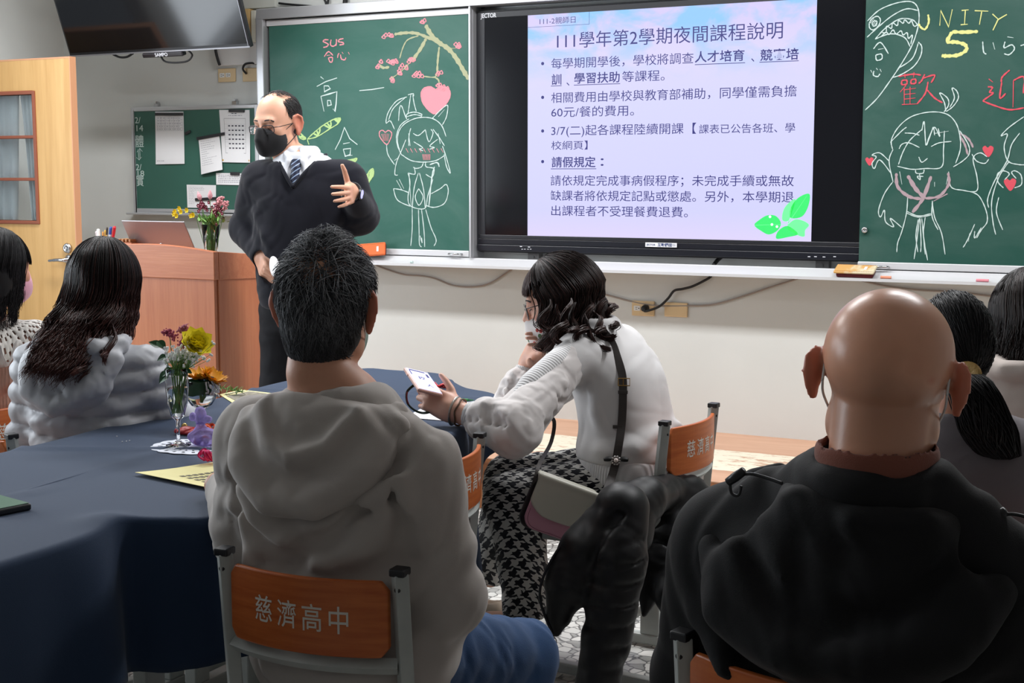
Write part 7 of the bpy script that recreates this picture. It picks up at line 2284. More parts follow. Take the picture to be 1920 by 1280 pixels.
for (u, v), w_, h_ in (((1170, 716), 0.016, 0.010), ((1151, 862), 0.013, 0.010)):
    p = wx.o + wx.R @ march(SW, wx, u, v); p = p + cdir(p) * 0.011
    n = cdir(p); sx = unit(np.cross((0, 0, 1.0), n)); sz = np.cross(n, sx)
    if h_ and v < 800:
        pts = [p + sx * w_ * a + sz * h_ * b for a, b in ((-1, -1), (1, -1), (1, 1), (-1, 1), (-1, -1))]
        MB().tube(pts, 0.0018, 6).tube([p - sx * 0.002 - sz * h_, p - sx * 0.002 + sz * h_], 0.0014, 6).build('buckle', mat('brass', srgb(176, 140, 84), 0.3, 0.9), so)
for (u, v) in ((1168, 735), (1158, 800)):
    p = wx.o + wx.R @ march(SW, wx, u, v); p = p + cdir(p) * 0.010
    n = cdir(p); sx = unit(np.cross((0, 0, 1.0), n)); sz = np.cross(n, sx)
    MB().add([p + sx * a * 0.0135 + sz * b * 0.005 + n * c * 0.003 for a, b, c in ((-1, -1, -1), (1, -1, -1), (1, 1, -1), (-1, 1, -1), (-1, -1, 1), (1, -1, 1), (1, 1, 1), (-1, 1, 1))], [(0, 3, 2, 1), (4, 5, 6, 7), (0, 1, 5, 4), (1, 2, 6, 5), (2, 3, 7, 6), (3, 0, 4, 7)]).build('strap_loop', M_STRAP, so, bevel=0.001)
# round jewelled clip with a black bow on the strap
p = wx.o + wx.R @ march(SW, wx, 1155, 863); p = p + cdir(p) * 0.014
n = cdir(p); sx = unit(np.cross((0, 0, 1.0), n)); sz = np.cross(n, sx)
cl = thing('jewelled_clip', 'round pearl and crystal clip with a black bow on the bag strap', 'clip', (0, 0, 0))
jb = MB()
for k in range(10):
    a = 2 * PI * k / 10
    c = p + (sx * math.cos(a) + sz * math.sin(a)) * 0.011
    jb.lathe([(0, -0.003), (0.003, -0.002), (0.0036, 0), (0.003, 0.002), (0, 0.003)], 8, c)
jb.build('crystal', mat('crystal', srgb(210, 206, 204), 0.12, 0.6), cl, smooth=True)
jb = MB().lathe([(0, -0.007), (0.005, -0.005), (0.007, 0), (0.005, 0.005), (0, 0.007)], 14, p + n * 0.003)
jb.build('pearl', mat('pearl', srgb(228, 214, 208), 0.2), cl, smooth=True)
bwm = MB()
for sg in (-1, 1): bwm.tube(spline([p - n * 0.004, p - n * 0.004 + sx * sg * 0.016 + sz * 0.004, p - n * 0.002 + sx * sg * 0.034 + sz * 0.002], 5), [0.003, 0.004, 0.005, 0.006, 0.008, 0.0095, 0.010, 0.010, 0.009, 0.008, 0.006][:11], 8, flat=(1, 0.7))
bwm.build('bow', M_BLACKRUB, cl, smooth=True)
p = FB((bw2 + 0.012, -0.038, 0.062))

# ------------------------------------------------------------------ her phone with a wrist strap
ph = thing('smartphone', 'pink cased smartphone in the hands of the woman in white', 'phone', (0, 0, 0))
pd = unit(-0.32 * AX_R + 0.87 * AX_F + 0.36 * AX_U)
pn_ = unit(np.array((0, 0, 1.0)) * 0.75 + 0.45 * AX_R - 0.45 * AX_F); pn_ = unit(pn_ - pd * pn_.dot(pd)); pw_ = np.cross(pd, pn_)
pcn = at(793, 716, d=3.80)
FP = Frame(pcn, np.stack([pw_, pd, pn_], 1))
Mp = Matrix.Translation(pcn) @ Matrix(FP.R.tolist()).to_4x4()
ph.matrix_world = Mp
MB().box((-0.037, -0.076, -0.0055), (0.037, 0.076, 0.0045)).build('case', mat('rose_case', srgb(224, 172, 156), 0.4), ph, bevel=0.004, seg=3)
MB().box((-0.0335, -0.0725, 0.0046), (0.0335, 0.0725, 0.0054)).build('screen', mat('lit_phone_screen', srgb(206, 208, 250), 0.2, emit=0.75), ph)
tx = MB()
put_text(tx, '招', (-0.012, 0.006, 0.0056), (1, 0, 0), (0, 1, 0), 0.022, None, 0.02); put_text(tx, '人', (0.0, -0.04, 0.0056), (1, 0, 0), (0, 1, 0), 0.02, None, 0.02)
for a, b in (((-0.026, 0.060), (0.02, 0.066)), ((-0.028, 0.058), (-0.026, 0.03)), ((0.02, 0.052), (0.026, 0.03))):
    tx.box((min(a[0], b[0]), min(a[1], b[1]), 0.0056), (max(a[0], b[0]) + 0.0012, max(a[1], b[1]) + 0.0012, 0.0058))
tx.build('screen_writing', mat('screen_ink', srgb(40, 36, 110), 0.5), ph)
MB().box((-0.0385, 0.028, -0.003), (-0.0365, 0.045, 0.002)).build('button', mat('rose_case'), ph)
inv = lambda p: FP.inv(np.array([p]))[0]
lp_ = [at(788, 716, d=3.80), at(776, 722, d=3.78), at(763, 735, d=3.77), at(764, 755, d=3.76), at(776, 768, d=3.76), at(792, 774, d=3.77), at(806, 772, d=3.78)]
lp_ = [inv(p) for p in lp_]
MB().tube(spline(lp_, 6), 0.0052, 8, flat=(0.5, 1)).build('wrist_strap', mat('green_red_strap', srgb(48, 66, 58), 0.7), ph, smooth=True)
MB().tube(spline(lp_, 6)[12:20], 0.0056, 8, flat=(0.5, 1)).build('strap_stripe', mat('red_stripe', srgb(140, 36, 40), 0.7), ph, smooth=True)
# ------------------------------------------------------------------ the woman in the pale puffer jacket
pw = Local(0.285, -3.285, 0.32)
PR_ = thing('person', 'woman with long wavy brown hair in a pale grey puffer jacket', 'person', pw.o, pw.h)
PF = pw.head(pw.px(197, 531, 3.92), 0.42, -0.02, 0.03)
M_TRD = M_DKTR
ptr = [(0.455, 0, 0.0, 0.165, 0.125), (0.56, 0, -0.01, 0.170, 0.128), (0.68, 0, -0.01, 0.150, 0.112), (0.78, 0, -0.01, 0.150, 0.110), (0.865, 0, -0.008, 0.160, 0.105), (0.925, 0, -0.006, 0.145, 0.085), (0.965, 0, 0.0, 0.09, 0.064), (0.995, 0, 0.008, 0.056, 0.052)]


def seated_woman(root, L, F, s, tr, arms, sk, jaw=0.95, skull=(0.072, 0.093, 0.087), res=0.006, knees=None):
    """body of a seated figure; arms = ((shoulder, elbow, wrist), ...)"""
    B = Solid(); B.u(s_loft(tr), 0.02)
    kn = knees or ((np.array((-0.13, 0.40, 0.53)), np.array((-0.13, 0.38, 0.09))), (np.array((0.13, 0.40, 0.53)), np.array((0.13, 0.38, 0.09))))
    pts = []
    for i, (a, b, c) in enumerate(arms):
        arm_ops(B, a, b, c, (0.044, 0.038, 0.033, 0.024)); pts += [a, b, c]
        hand_ops(B, frame_from(c, np.array(c) - np.array(b) + np.array((0, 0.12, -0.02)), (0, 0.1, 1)), 1 if i == 0 else -1, (0.3, 0.4, 0.3), k=0.004, s=0.9)
    legs = []
    for sg, (k, a) in zip((-1, 1), kn):
        h = np.array((sg * 0.10, 0.02, 0.545)); leg_ops(B, h, k, a, np.array(a) + np.array((0, 0.13, -0.055)), (0.080, 0.058, 0.046, 0.034)); legs.append((h, k, a)); pts += [k, a]
    tz = tr[-1]
    B.u(s_chain([F((0, -0.015, -0.05)), F((0, -0.035, -0.11)), np.array((tz[1], tz[2] - 0.008, tz[0] - 0.02))], [0.050, 0.050, 0.058]), 0.03)
    head_ops(B, F, s, skull=skull, jaw=jaw, ears=False)
    lo, hi = box_of(pts + [F.o, np.array((0, 0.3, 0.02)), np.array((0, -0.1, 0.5))], 0.22); lo[2] = -0.01
    finish_body('body', B, lo, hi, res, sk, root, ear_red(F, s))
    return legs


pa = ((np.array((-0.155, -0.005, 0.905)), np.array((-0.215, 0.06, 0.70)), np.array((-0.08, 0.20, 0.66))), (np.array((0.155, -0.005, 0.905)), np.array((0.205, 0.10, 0.715)), np.array((0.18, 0.26, 0.815))))
lg_ = seated_woman(PR_, pw, PF, 1.0, ptr, pa, SKW)
trousers(PR_, lg_, M_DKTR); shoes(PR_, (lg_[0][2], lg_[1][2]), M_SHOE)
M_PUFF = fabric('pale_grey_nylon', srgb(176, 178, 184), 900, 0.1, 0.5, 0.15, 0.02, 0.4)
S = Solid()
S.u(s_loft([(0.50, 0, -0.0, 0.178, 0.140)] + ptr[1:-1] + [(0.985, 0, 0.006, 0.075, 0.066)], 0.022, 2.4), 0.02)
for a, b, c in pa: arm_ops(S, a, b, c, (0.066, 0.060, 0.052, 0.040), 0.010, 0.05)
for sg in (-1, 1): S.s(s_chain([(sg * 0.150, -0.10, 0.955), (sg * 0.172, -0.125, 0.87), (sg * 0.178, -0.12, 0.76)], 0.003), 0.024)
def quilt(per, amp, z0=0.0, seed=3, cr=0.0025):
    def f(P):
        zz = P[:, 2] + 0.010 * np.sin(P[:, 0] * 9 + 1) + z0
        puff = np.abs(np.sin(PI * zz / per)) ** 0.55
        tiny = np.sin(P[:, 0] * 95 + 3 * np.sin(P[:, 2] * 20)) * (1 - puff) * 0.0022
        return amp * (1 - puff) + tiny + crumple(P, 0.08, cr, seed)
    return f
S.warp = quilt(0.062, 0.016, 0.012)
S.s(s_chain([PF((0, -0.03, -0.10)), np.array((0, 0.0, 0.95))], [0.052, 0.058]), 0.005)
for a, b, c in pa: S.s(s_cap(np.array(c) + unit(np.array(c) - b) * 0.05, np.array(c) + unit(np.array(c) - b) * 0.16, 0.055), 0.005)
lo, hi = box_of([q for a in pa for q in a] + [(0, -0.1, 0.5), (0, 0, 1.0)], 0.15)
solid_obj('puffer_jacket', S, lo, hi, 0.0055, M_PUFF, PR_, 2)
D = Solid()
D.u(s_ell((-0.01, -0.125, 0.895), (0.135, 0.055, 0.105), rotm(rx=-0.12)), 0.02)
D.u(s_chain([(-0.085, 0.03, 0.975), (-0.115, -0.06, 0.975), (-0.07, -0.125, 0.975), (0.0, -0.140, 0.972), (0.07, -0.125, 0.975), (0.115, -0.06, 0.978), (0.085, 0.03, 0.98)], [0.022, 0.028, 0.030, 0.030, 0.030, 0.028, 0.022]), 0.03)
D.u(s_chain([(-0.13, -0.11, 0.93), (-0.10, -0.165, 0.86), (-0.02, -0.190, 0.815), (0.06, -0.170, 0.86), (0.13, -0.11, 0.94)], [0.018, 0.022, 0.022, 0.022, 0.018]), 0.03)
D.s(s_chain([(-0.09, -0.165, 0.945), (-0.03, -0.200, 0.885), (0.04, -0.190, 0.895), (0.10, -0.150, 0.955)], 0.004), 0.022)
D.s(s_chain([(0.035, -0.175, 0.96), (0.045, -0.205, 0.85)], 0.003), 0.016)
D.s(s_chain([(-0.075, -0.165, 0.96), (-0.07, -0.195, 0.86)], 0.003), 0.016)
D.s(s_chain([PF((0, -0.02, -0.07)), np.array((0, 0.0, 0.92))], [0.058, 0.064]), 0.006)
D.warp = lambda P: crumple(P, 0.09, 0.003, 15)
solid_obj('hood', D, (-0.2, -0.28, 0.76), (0.2, 0.1, 1.03), 0.005, M_PUFF, PR_, 2)
M_HLONG = hair_mat('long_brown_hair', srgb(22, 16, 17), srgb(88, 48, 40), 0.32)
sc = Scalp(PF, 1.0, (0.081, 0.103, 0.104), (0, -0.012, 0.020))
zp = PF.o[2]
C = Solid()
C.u(s_ell(PF((0, -0.014, 0.018)), (0.082, 0.104, 0.105), PF.R), 0.01)
C.u(s_chain([PF((0, -0.035, -0.02)), PF((-0.01, -0.060, -0.12)), PF((-0.025, -0.085, -0.20))], [0.085, 0.078, 0.060]), 0.03)
C.s(s_ell(PF((0, 0.085, -0.055)), (0.078, 0.080, 0.11), PF.R), 0.012)
C.warp = lambda P: crumple(P, 0.06, 0.004, 78)
def back_push(p, t):
    """hair lies outside the jacket back"""
    lim = np.interp(p[:, 2], [0.70, 0.80, 0.86, 0.93, 1.0, 1.06, 1.12], [-0.175, -0.195, -0.215, -0.195, -0.150, -0.115, -0.06])
    p = p.copy(); w = np.clip((-0.02 - p[:, 1]) / 0.06, 0, 1) * np.clip((1.10 - p[:, 2]) / 0.05, 0, 1); p[:, 1] += w * np.minimum(0, lim - 0.006 - 0.008 * RNG.random(len(p)) - p[:, 1]); return p
P1 = hang_hair(sc, 2600, RNG, (1.15, 2 * PI - 1.15), lambda v: zp - 0.145 - 0.06 * (1 - math.cos(v)) / 2, 30, (0.0, 0.1, 1.0), (0.014, 0.16), 0.035, 0.004, (0.003, 0.022), 46, 0, back_push, (-0.055, -0.01, 0))
strands_mesh('hair', P1, np.concatenate([np.full(24, 0.0013), np.linspace(0.0012, 0.0004, 6)]), M_HLONG, PR_, tint=np.clip(RNG.beta(0.8, 2.0, 2600)[:, None] * 0.8 + np.linspace(-0.35, 0.55, 30)[None], 0, 1), base=(*C.surface(PF.o - 0.28, PF.o + 0.17, 0.005, 2), 0.05))
PRL = []
pg = lambda u, v, d: pw.px(u, v, d)
for k, (a, b, R0, tn, n) in enumerate((((140, 600, 3.84), (78, 690, 3.74), 0.012, 1.0, 70), ((150, 610, 3.80), (110, 712, 3.70), 0.013, 1.1, 80), ((165, 610, 3.78), (140, 705, 3.68), 0.013, 1.2, 80), ((185, 600, 3.78), (190, 672, 3.70), 0.012, 0.9, 60), ((150, 580, 3.86), (62, 655, 3.78), 0.010, 0.8, 60), ((125, 560, 3.9), (48, 652, 3.86), 0.008, 0.7, 25), ((205, 590, 3.80), (205, 680, 3.72), 0.016, 0.8, 25))):
    ringlet(PRL, pg(*a), pg(*b), R0, tn, n, k + 3)
strands_mesh('hair_curl', np.array(PRL), np.concatenate([np.full(34, 0.0012), np.linspace(0.0011, 0.0003, 6)]), M_HLONG, PR_, tint=np.clip(RNG.beta(0.8, 2.0, len(PRL))[:, None] * 0.7 + np.linspace(0.1, 0.6, 40)[None], 0, 1))
face_mask(PF, 1.0, PR_, fabric('dark_red_mask_cloth', srgb(84, 44, 52), 400, 0.1), M_LOOP)

# ------------------------------------------------------------------ the woman with the lace collar
lw = Local(-0.36, -3.07, 0.55)
LR_ = thing('person', 'woman with a dark bob, pink mask and white lace collar at the left edge', 'person', lw.o, lw.h)
LF = lw.head(lw.px(-2, 503, 4.36), 0.02, -0.06, 0.0)
la = ((np.array((-0.15, 0, 0.91)), np.array((-0.20, 0.06, 0.70)), np.array((-0.08, 0.22, 0.62))), (np.array((0.15, 0, 0.91)), np.array((0.20, 0.05, 0.70)), np.array((0.10, 0.22, 0.62))))
ltr = [(z, x, y + 0.0, a, b) for z, x, y, a, b in ptr]
SKL = skin_mat('tan_skin', srgb(196, 140, 116), 0.5)
lg_ = seated_woman(LR_, lw, LF, 1.0, ltr, la, SKL)
trousers(LR_, lg_, M_DKTR); shoes(LR_, (lg_[0][2], lg_[1][2]), M_SHOE)
S = Solid()
S.u(s_loft([(0.52, 0, -0.0, 0.175, 0.135)] + ltr[1:-1] + [(0.985, 0, 0.006, 0.066, 0.060)], 0.012, 2.3), 0.02)
for a, b, c in la: arm_ops(S, a, b, c, (0.056, 0.050, 0.044, 0.034), 0.008, 0.05)
S.s(s_chain([LF((0, -0.03, -0.10)), np.array((0, 0.0, 0.95))], [0.052, 0.056]), 0.005)
for pts in ([(0.13, -0.10, 0.87), (0.10, -0.125, 0.80), (0.03, -0.13, 0.77)], [(0.16, -0.08, 0.80), (0.10, -0.12, 0.73), (0.0, -0.13, 0.71)]): S.u(s_chain(pts, [0.005, 0.010, 0.005]), 0.035)
S.warp = lambda P: crumple(P, 0.13, 0.003, 18)
lo, hi = box_of([q for a in la for q in a] + [(0, -0.1, 0.52), (0, 0, 1.0)], 0.13)
solid_obj('sweater', S, lo, hi, 0.006, ribbed('dusty_pink_rib_knit', srgb(190, 146, 128), 0.010, (1.0, 0.25, 0)), LR_, 2)
# lace collar: an openwork ring lying over the shoulders
M_LACE = fabric('white_lace', srgb(222, 218, 212), 600, 0.3)
n1, n2 = 168, 16
vs, fs = [], []
SWl = S
for j in range(n2 + 1):
    t = j / n2
    for i in range(n1):
        a = 2 * PI * i / n1
        sc_ = 1 + (0.10 * abs(math.sin(a * 7)) ** 0.6) * max(0, (t - 0.55) / 0.45)
        r = 0.060 + 0.112 * t * sc_
        x, y = r * 1.12 * math.sin(a), 0.004 + r * 0.94 * math.cos(a)
        vs.append((x, y, 0))
P = np.array(vs)
zz = np.linspace(1.01, 0.74, 140)
for k in range(len(P)):
    Q_ = np.stack([np.full(140, P[k, 0]), np.full(140, P[k, 1]), zz], 1)
    f = SWl.run(Q_) if k % 1 == 0 else None
    h = np.argmax(f < 0.004)
    P[k, 2] = zz[h] if (f < 0.004).any() else 0.93
G = P.reshape(n2 + 1, n1, 3)
for it in range(3):
    G[:, :, 2] = (np.roll(G[:, :, 2], 1, 1) + 2 * G[:, :, 2] + np.roll(G[:, :, 2], -1, 1)) / 4
    G[1:-1, :, 2] = (G[:-2, :, 2] + 2 * G[1:-1, :, 2] + G[2:, :, 2]) / 4
G[:, :, 2] += 0.010
P = G.reshape(-1, 3)
for j in range(n2):
    for i in range(n1):
        if j in (2, 5, 6, 9, 12, 13) and (i + j) % 3 == 0: continue
        if j in (8, 11, 14) and i % 4 == 0: continue
        i2 = (i + 1) % n1
        fs.append((j * n1 + i, j * n1 + i2, (j + 1) * n1 + i2, (j + 1) * n1 + i))
o = MB().add(P, fs).build('lace_collar', M_LACE, LR_, smooth=True)
md = o.modifiers.new('thickness', 'SOLIDIFY'); md.thickness = 0.003
M_HBLK = hair_mat('black_hair', srgb(18, 17, 19), srgb(44, 40, 42), 0.32)
sc = Scalp(LF, 1.0, (0.081, 0.102, 0.104), (0, -0.012, 0.020))
zl = LF.o[2]
C = Solid()
C.u(s_ell(LF((0, -0.014, 0.018)), (0.082, 0.104, 0.105), LF.R), 0.01)
C.u(s_ell(LF((0, -0.040, -0.050)), (0.080, 0.072, 0.085), LF.R), 0.04)
C.s(s_ell(LF((0, 0.080, -0.050)), (0.083, 0.082, 0.092), LF.R), 0.012)
P1 = hang_hair(sc, 1700, RNG, (1.25, 2 * PI - 1.25), lambda v: zl - 0.125, 22, (0.0, 0.25, 1.0), (0.004, 0.2), 0.03, None, (0.003, 0.014), 50)
strands_mesh('hair', P1, np.concatenate([np.full(18, 0.0012), np.linspace(0.0011, 0.0004, 4)]), M_HBLK, LR_, tint=np.clip(RNG.beta(0.8, 2.2, 1700)[:, None] + np.zeros(22)[None], 0, 1), base=(*C.surface(LF.o - 0.19, LF.o + 0.17, 0.005, 2), 0.0))
fr0 = []
for i in range(800):
    x = RNG.uniform(-1.0, 1.0)
    ang = np.linspace(RNG.uniform(0.05, 0.35), 1.42 + 0.12 * RNG.random() + 0.14 * abs(x), 10)
    dirs = np.stack([np.full(10, x * 0.85), np.sin(ang), np.cos(ang)], 1)
    fr0.append(sc.at(dirs, np.linspace(0.002, RNG.uniform(0.006, 0.014), 10)))
strands_mesh('fringe', np.array(fr0), np.concatenate([np.full(7, 0.0011), [0.0009, 0.0006, 0.0002]]), M_HBLK, LR_)
face_mask(LF, 1.0, LR_, fabric('pink_mask_cloth', srgb(206, 148, 166), 400, 0.1), M_LOOP, strap_r=0.0018)

# ------------------------------------------------------------------ the woman with the black ponytail
pt = Local(2.625, -3.20, 0.25)
PTr = thing('person', 'woman in a grey jacket with a low black ponytail in a gold band', 'person', pt.o, pt.h)
QF = pt.head(pt.px(1784, 650, 2.92), 0.62, -0.05, 0.0)
dz = QF.o[2] - 1.10
qtr = [(z - 0.035, x, y, a, b) for z, x, y, a, b in ptr]; qtr[0] = (0.45, 0, 0, 0.165, 0.125)
qa = ((np.array((-0.15, 0, 0.862)), np.array((-0.20, 0.06, 0.66)), np.array((-0.08, 0.22, 0.62))), (np.array((0.15, 0, 0.862)), np.array((0.20, 0.05, 0.66)), np.array((0.10, 0.22, 0.62))))
lg_ = seated_woman(PTr, pt, QF, 0.94, qtr, qa, SKL)
trousers(PTr, lg_, M_DKTR); shoes(PTr, (lg_[0][2], lg_[1][2]), M_SHOE)
S = Solid()
S.u(s_loft([(0.50, 0, -0.0, 0.178, 0.138)] + qtr[1:-1] + [(0.955, 0, 0.004, 0.064, 0.058)], 0.016, 2.5), 0.02)
for a, b, c in qa: arm_ops(S, a, b, c, (0.060, 0.054, 0.048, 0.036), 0.008, 0.05)
S.s(s_chain([QF((0, -0.03, -0.10)), np.array((0, 0.0, 0.915))], [0.050, 0.054]), 0.005)
S.s(s_chain([(-0.14, -0.135, 0.80), (0, -0.148, 0.80), (0.14, -0.135, 0.80)], 0.002), 0.012)
for sg in (-1, 1): S.s(s_chain([(sg * 0.148, -0.08, 0.905), (sg * 0.168, -0.11, 0.83), (sg * 0.172, -0.10, 0.73)], 0.003), 0.02)
S.warp = lambda P: crumple(P, 0.13, 0.0025, 28)
lo, hi = box_of([q for a in qa for q in a] + [(0, -0.1, 0.5), (0, 0, 0.97)], 0.13)
solid_obj('jacket', S, lo, hi, 0.006, fabric('grey_mauve_cloth', srgb(116, 110, 114), 500, 0.2), PTr, 2)
sc = Scalp(QF, 0.96, (0.072, 0.096, 0.102), (0, -0.012, 0.016))
C = Solid()
C.u(s_ell(QF((0, -0.013, 0.014)), np.array((0.071, 0.095, 0.099)), QF.R), 0.01)
C.s(s_ell(QF((0, 0.085, -0.050)), (0.083, 0.082, 0.10), QF.R), 0.012)
bp = np.array((0.0, -0.098, -0.062))
q = RNG.normal(size=(6000, 3)); q /= np.linalg.norm(q, axis=1)[:, None]
q = q[~((q[:, 1] > 0.35) & (q[:, 2] < 0.6)) & (q[:, 2] > -0.8)][:2200]
bd = unit((bp - np.array(sc.c)) / 1.0)
paths = []
for k in range(12):
    t = k / 11
    w = np.sin(t * PI / 2) ** 1.0
    d = q * (1 - w) + bd * w; d /= np.linalg.norm(d, axis=1)[:, None]
    paths.append(sc.at(d, np.full(len(q), 0.003 + 0.006 * math.sin(t * PI)) * RNG.uniform(0.3, 1.3, len(q))))
paths = np.stack(paths, 1)
strands_mesh('hair', paths, np.full(12, 0.0012), M_HBLK, PTr, tint=np.clip(RNG.beta(0.8, 2.2, len(q))[:, None] + np.zeros(12)[None], 0, 1), base=(*C.surface(QF.o - 0.17, QF.o + 0.17, 0.005, 2), 0.0))
pony = [QF(bp), pt.px(1810, 704, 2.79), pt.px(1826, 738, 2.75), pt.px(1848, 790, 2.76), pt.px(1866, 830, 2.78), pt.px(1880, 850, 2.79)]
Sp = spline(pony, 6)
PP = []
for i in range(1300):
    th = RNG.uniform(0, 2 * PI); rr0 = math.sqrt(RNG.random())
    K = len(Sp)
    t = np.linspace(0, 1, K)
    rad = rr0 * np.interp(t, [0, 0.08, 0.3, 0.65, 0.9, 1], [0.013, 0.018, 0.044, 0.054, 0.040, 0.016])
    ph = RNG.uniform(0, 6.28)
    off = AX_R[None] * (rad * np.cos(th + 0.5 * np.sin(t * 5 + ph)))[:, None] + AX_F[None] * (rad * np.sin(th) * 0.7)[:, None]
    PP.append(Sp + off @ pt.R + np.array((0, 0, 1.0)) * (0.012 * np.sin(t * 9 + ph) * t)[:, None])
strands_mesh('ponytail', np.array(PP), np.concatenate([np.full(len(Sp) - 5, 0.0013), np.linspace(0.0012, 0.0004, 5)]), M_HBLK, PTr, tint=np.clip(RNG.beta(0.8, 2.4, len(PP))[:, None] + np.zeros(len(Sp))[None], 0, 1))
bandc = Sp[4]
bt = unit(Sp[5] - Sp[3])
bfm = frame_from(bandc, bt, (0, 0, 1))
MB().tube([bfm((0.020 * math.cos(a), 0, 0.018 * math.sin(a))) for a in np.linspace(0, 2 * PI, 25)], 0.012, 8, cap=False, flat=(0.6, 1.0)).build('hair_band', mat('gold_scrunchie', srgb(186, 150, 88), 0.6, bump=(200, 0.4)), PTr, smooth=True)
face_mask(QF, 0.98, PTr, M_WMASK, M_LOOP)

# ------------------------------------------------------------------ the woman in cream at the far right
fw = Local(2.64, -2.42, 0.15)
FWr = thing('person', 'woman with dark shoulder length hair in a cream jacket at the right edge', 'person', fw.o, fw.h)
GF = fw.head(fw.px(1930, 596, 3.62), 0.45, -0.02, 0.0)
fa = ((np.array((-0.155, 0, 0.895)), np.array((-0.20, 0.06, 0.68)), np.array((-0.08, 0.22, 0.62))), (np.array((0.155, 0, 0.895)), np.array((0.20, 0.05, 0.68)), np.array((0.10, 0.22, 0.62))))
ftr = [(z - 0.005, x, y, a, b) for z, x, y, a, b in ptr]
lg_ = seated_woman(FWr, fw, GF, 1.0, ftr, fa, SKL)
trousers(FWr, lg_, M_DKTR); shoes(FWr, (lg_[0][2], lg_[1][2]), M_SHOE)
S = Solid()
S.u(s_loft([(0.50, 0, -0.0, 0.180, 0.140)] + ftr[1:-1] + [(0.985, 0, 0.006, 0.066, 0.060)], 0.020, 2.5), 0.02)
for a, b, c in fa: arm_ops(S, a, b, c, (0.064, 0.058, 0.050, 0.038), 0.010, 0.05)
S.s(s_chain([GF((0, -0.03, -0.10)), np.array((0, 0.0, 0.945))], [0.052, 0.056]), 0.005)
S.u(s_chain([(-0.10, -0.06, 0.965), (-0.05, -0.125, 0.955), (0.05, -0.125, 0.955), (0.10, -0.06, 0.965)], 0.022), 0.03)
S.s(s_chain([(-0.15, -0.13, 0.87), (0.0, -0.155, 0.87), (0.15, -0.13, 0.87)], 0.002), 0.014)
S.warp = lambda P: crumple(P, 0.12, 0.004, 29)
lo, hi = box_of([q for a in fa for q in a] + [(0, -0.1, 0.5), (0, 0, 1.0)], 0.14)
solid_obj('jacket', S, lo, hi, 0.0065, fabric('cream_cloth', srgb(208, 196, 188), 500, 0.15), FWr, 2)
sc = Scalp(GF, 1.0, (0.088, 0.108, 0.108), (0, -0.012, 0.020)); zg = GF.o[2]
C = Solid()
C.u(s_ell(GF((0, -0.014, 0.018)), (0.089, 0.109, 0.109), GF.R), 0.01)
C.u(s_ell(GF((0, -0.036, -0.040)), (0.098, 0.086, 0.085), GF.R), 0.04)
C.s(s_ell(GF((0, 0.085, -0.050)), (0.083, 0.082, 0.10), GF.R), 0.012)
P1 = hang_hair(sc, 2200, RNG, (1.1, 2 * PI - 1.1), lambda v: zg - 0.115, 22, (0.0, 0.25, 1.0), (0.006, 0.2), 0.03, 0.012, (0.004, 0.018), 60)
strands_mesh('hair', P1, np.concatenate([np.full(18, 0.0013), np.linspace(0.0012, 0.0004, 4)]), hair_mat('espresso_hair', srgb(22, 18, 18), srgb(54, 40, 36), 0.35), FWr, tint=np.clip(RNG.beta(0.8, 2.2, 2200)[:, None] + np.zeros(22)[None], 0, 1), base=(*C.surface(GF.o - 0.19, GF.o + 0.17, 0.005, 2), 0.0))
face_mask(GF, 1.0, FWr, M_WMASK, M_LOOP)

# ------------------------------------------------------------------ black quilted coat on the chair of the woman in white
M_COAT = fabric('black_quilted_nylon', srgb(12, 12, 15), 700, 0.1, 0.5, 0.03, 0.1, 0.35)
CT = Solid()
w_ = lambda u, v, d: at(u, v, d=d)
CT.u(s_chain([w_(1215, 925, 3.70), w_(1172, 948, 3.64), w_(1142, 985, 3.60), w_(1094, 1040, 3.57), w_(1066, 1098, 3.56), w_(1047, 1150, 3.56), w_(1042, 1184, 3.56)], [0.046, 0.052, 0.062, 0.072, 0.062, 0.036, 0.012]), 0.02)
CT.u(s_ell(w_(1165, 990, 3.68), (0.09, 0.09, 0.09)), 0.05)
CT.u(s_chain([w_(1140, 990, 3.60), w_(1120, 1040, 3.60), w_(1100, 1090, 3.60)], [0.06, 0.07, 0.05]), 0.04)
CT.u(s_chain([w_(1165, 955, 3.56), w_(1160, 1040, 3.53), w_(1150, 1120, 3.52), w_(1135, 1210, 3.52), w_(1118, 1290, 3.52)], [0.070, 0.074, 0.068, 0.062, 0.056]), 0.02)
CT.u(s_chain([w_(1215, 935, 3.72), w_(1255, 915, 3.92), w_(1300, 930, 3.98)], [0.050, 0.055, 0.045]), 0.03)
CT.u(s_chain([w_(1280, 935, 3.96), w_(1270, 1000, 3.90), w_(1240, 1060, 3.84), w_(1218, 1110, 3.80), w_(1208, 1150, 3.78)], [0.075, 0.085, 0.065, 0.035, 0.012]), 0.03)
CT.u(s_chain([w_(1270, 1060, 3.80), w_(1262, 1120, 3.74), w_(1268, 1170, 3.72)], [0.050, 0.050, 0.030]), 0.02)
seams = ((1160, 1015), (1158, 1055), (1154, 1095), (1148, 1135), (1141, 1175), (1133, 1215), (1126, 1255))
for u, v in seams:
    CT.s(s_chain([w_(u - 48, v - 4, 3.50), w_(u - 10, v + 6, 3.445), w_(u + 30, v + 2, 3.47), w_(u + 52, v - 8, 3.50)], 0.002), 0.016)
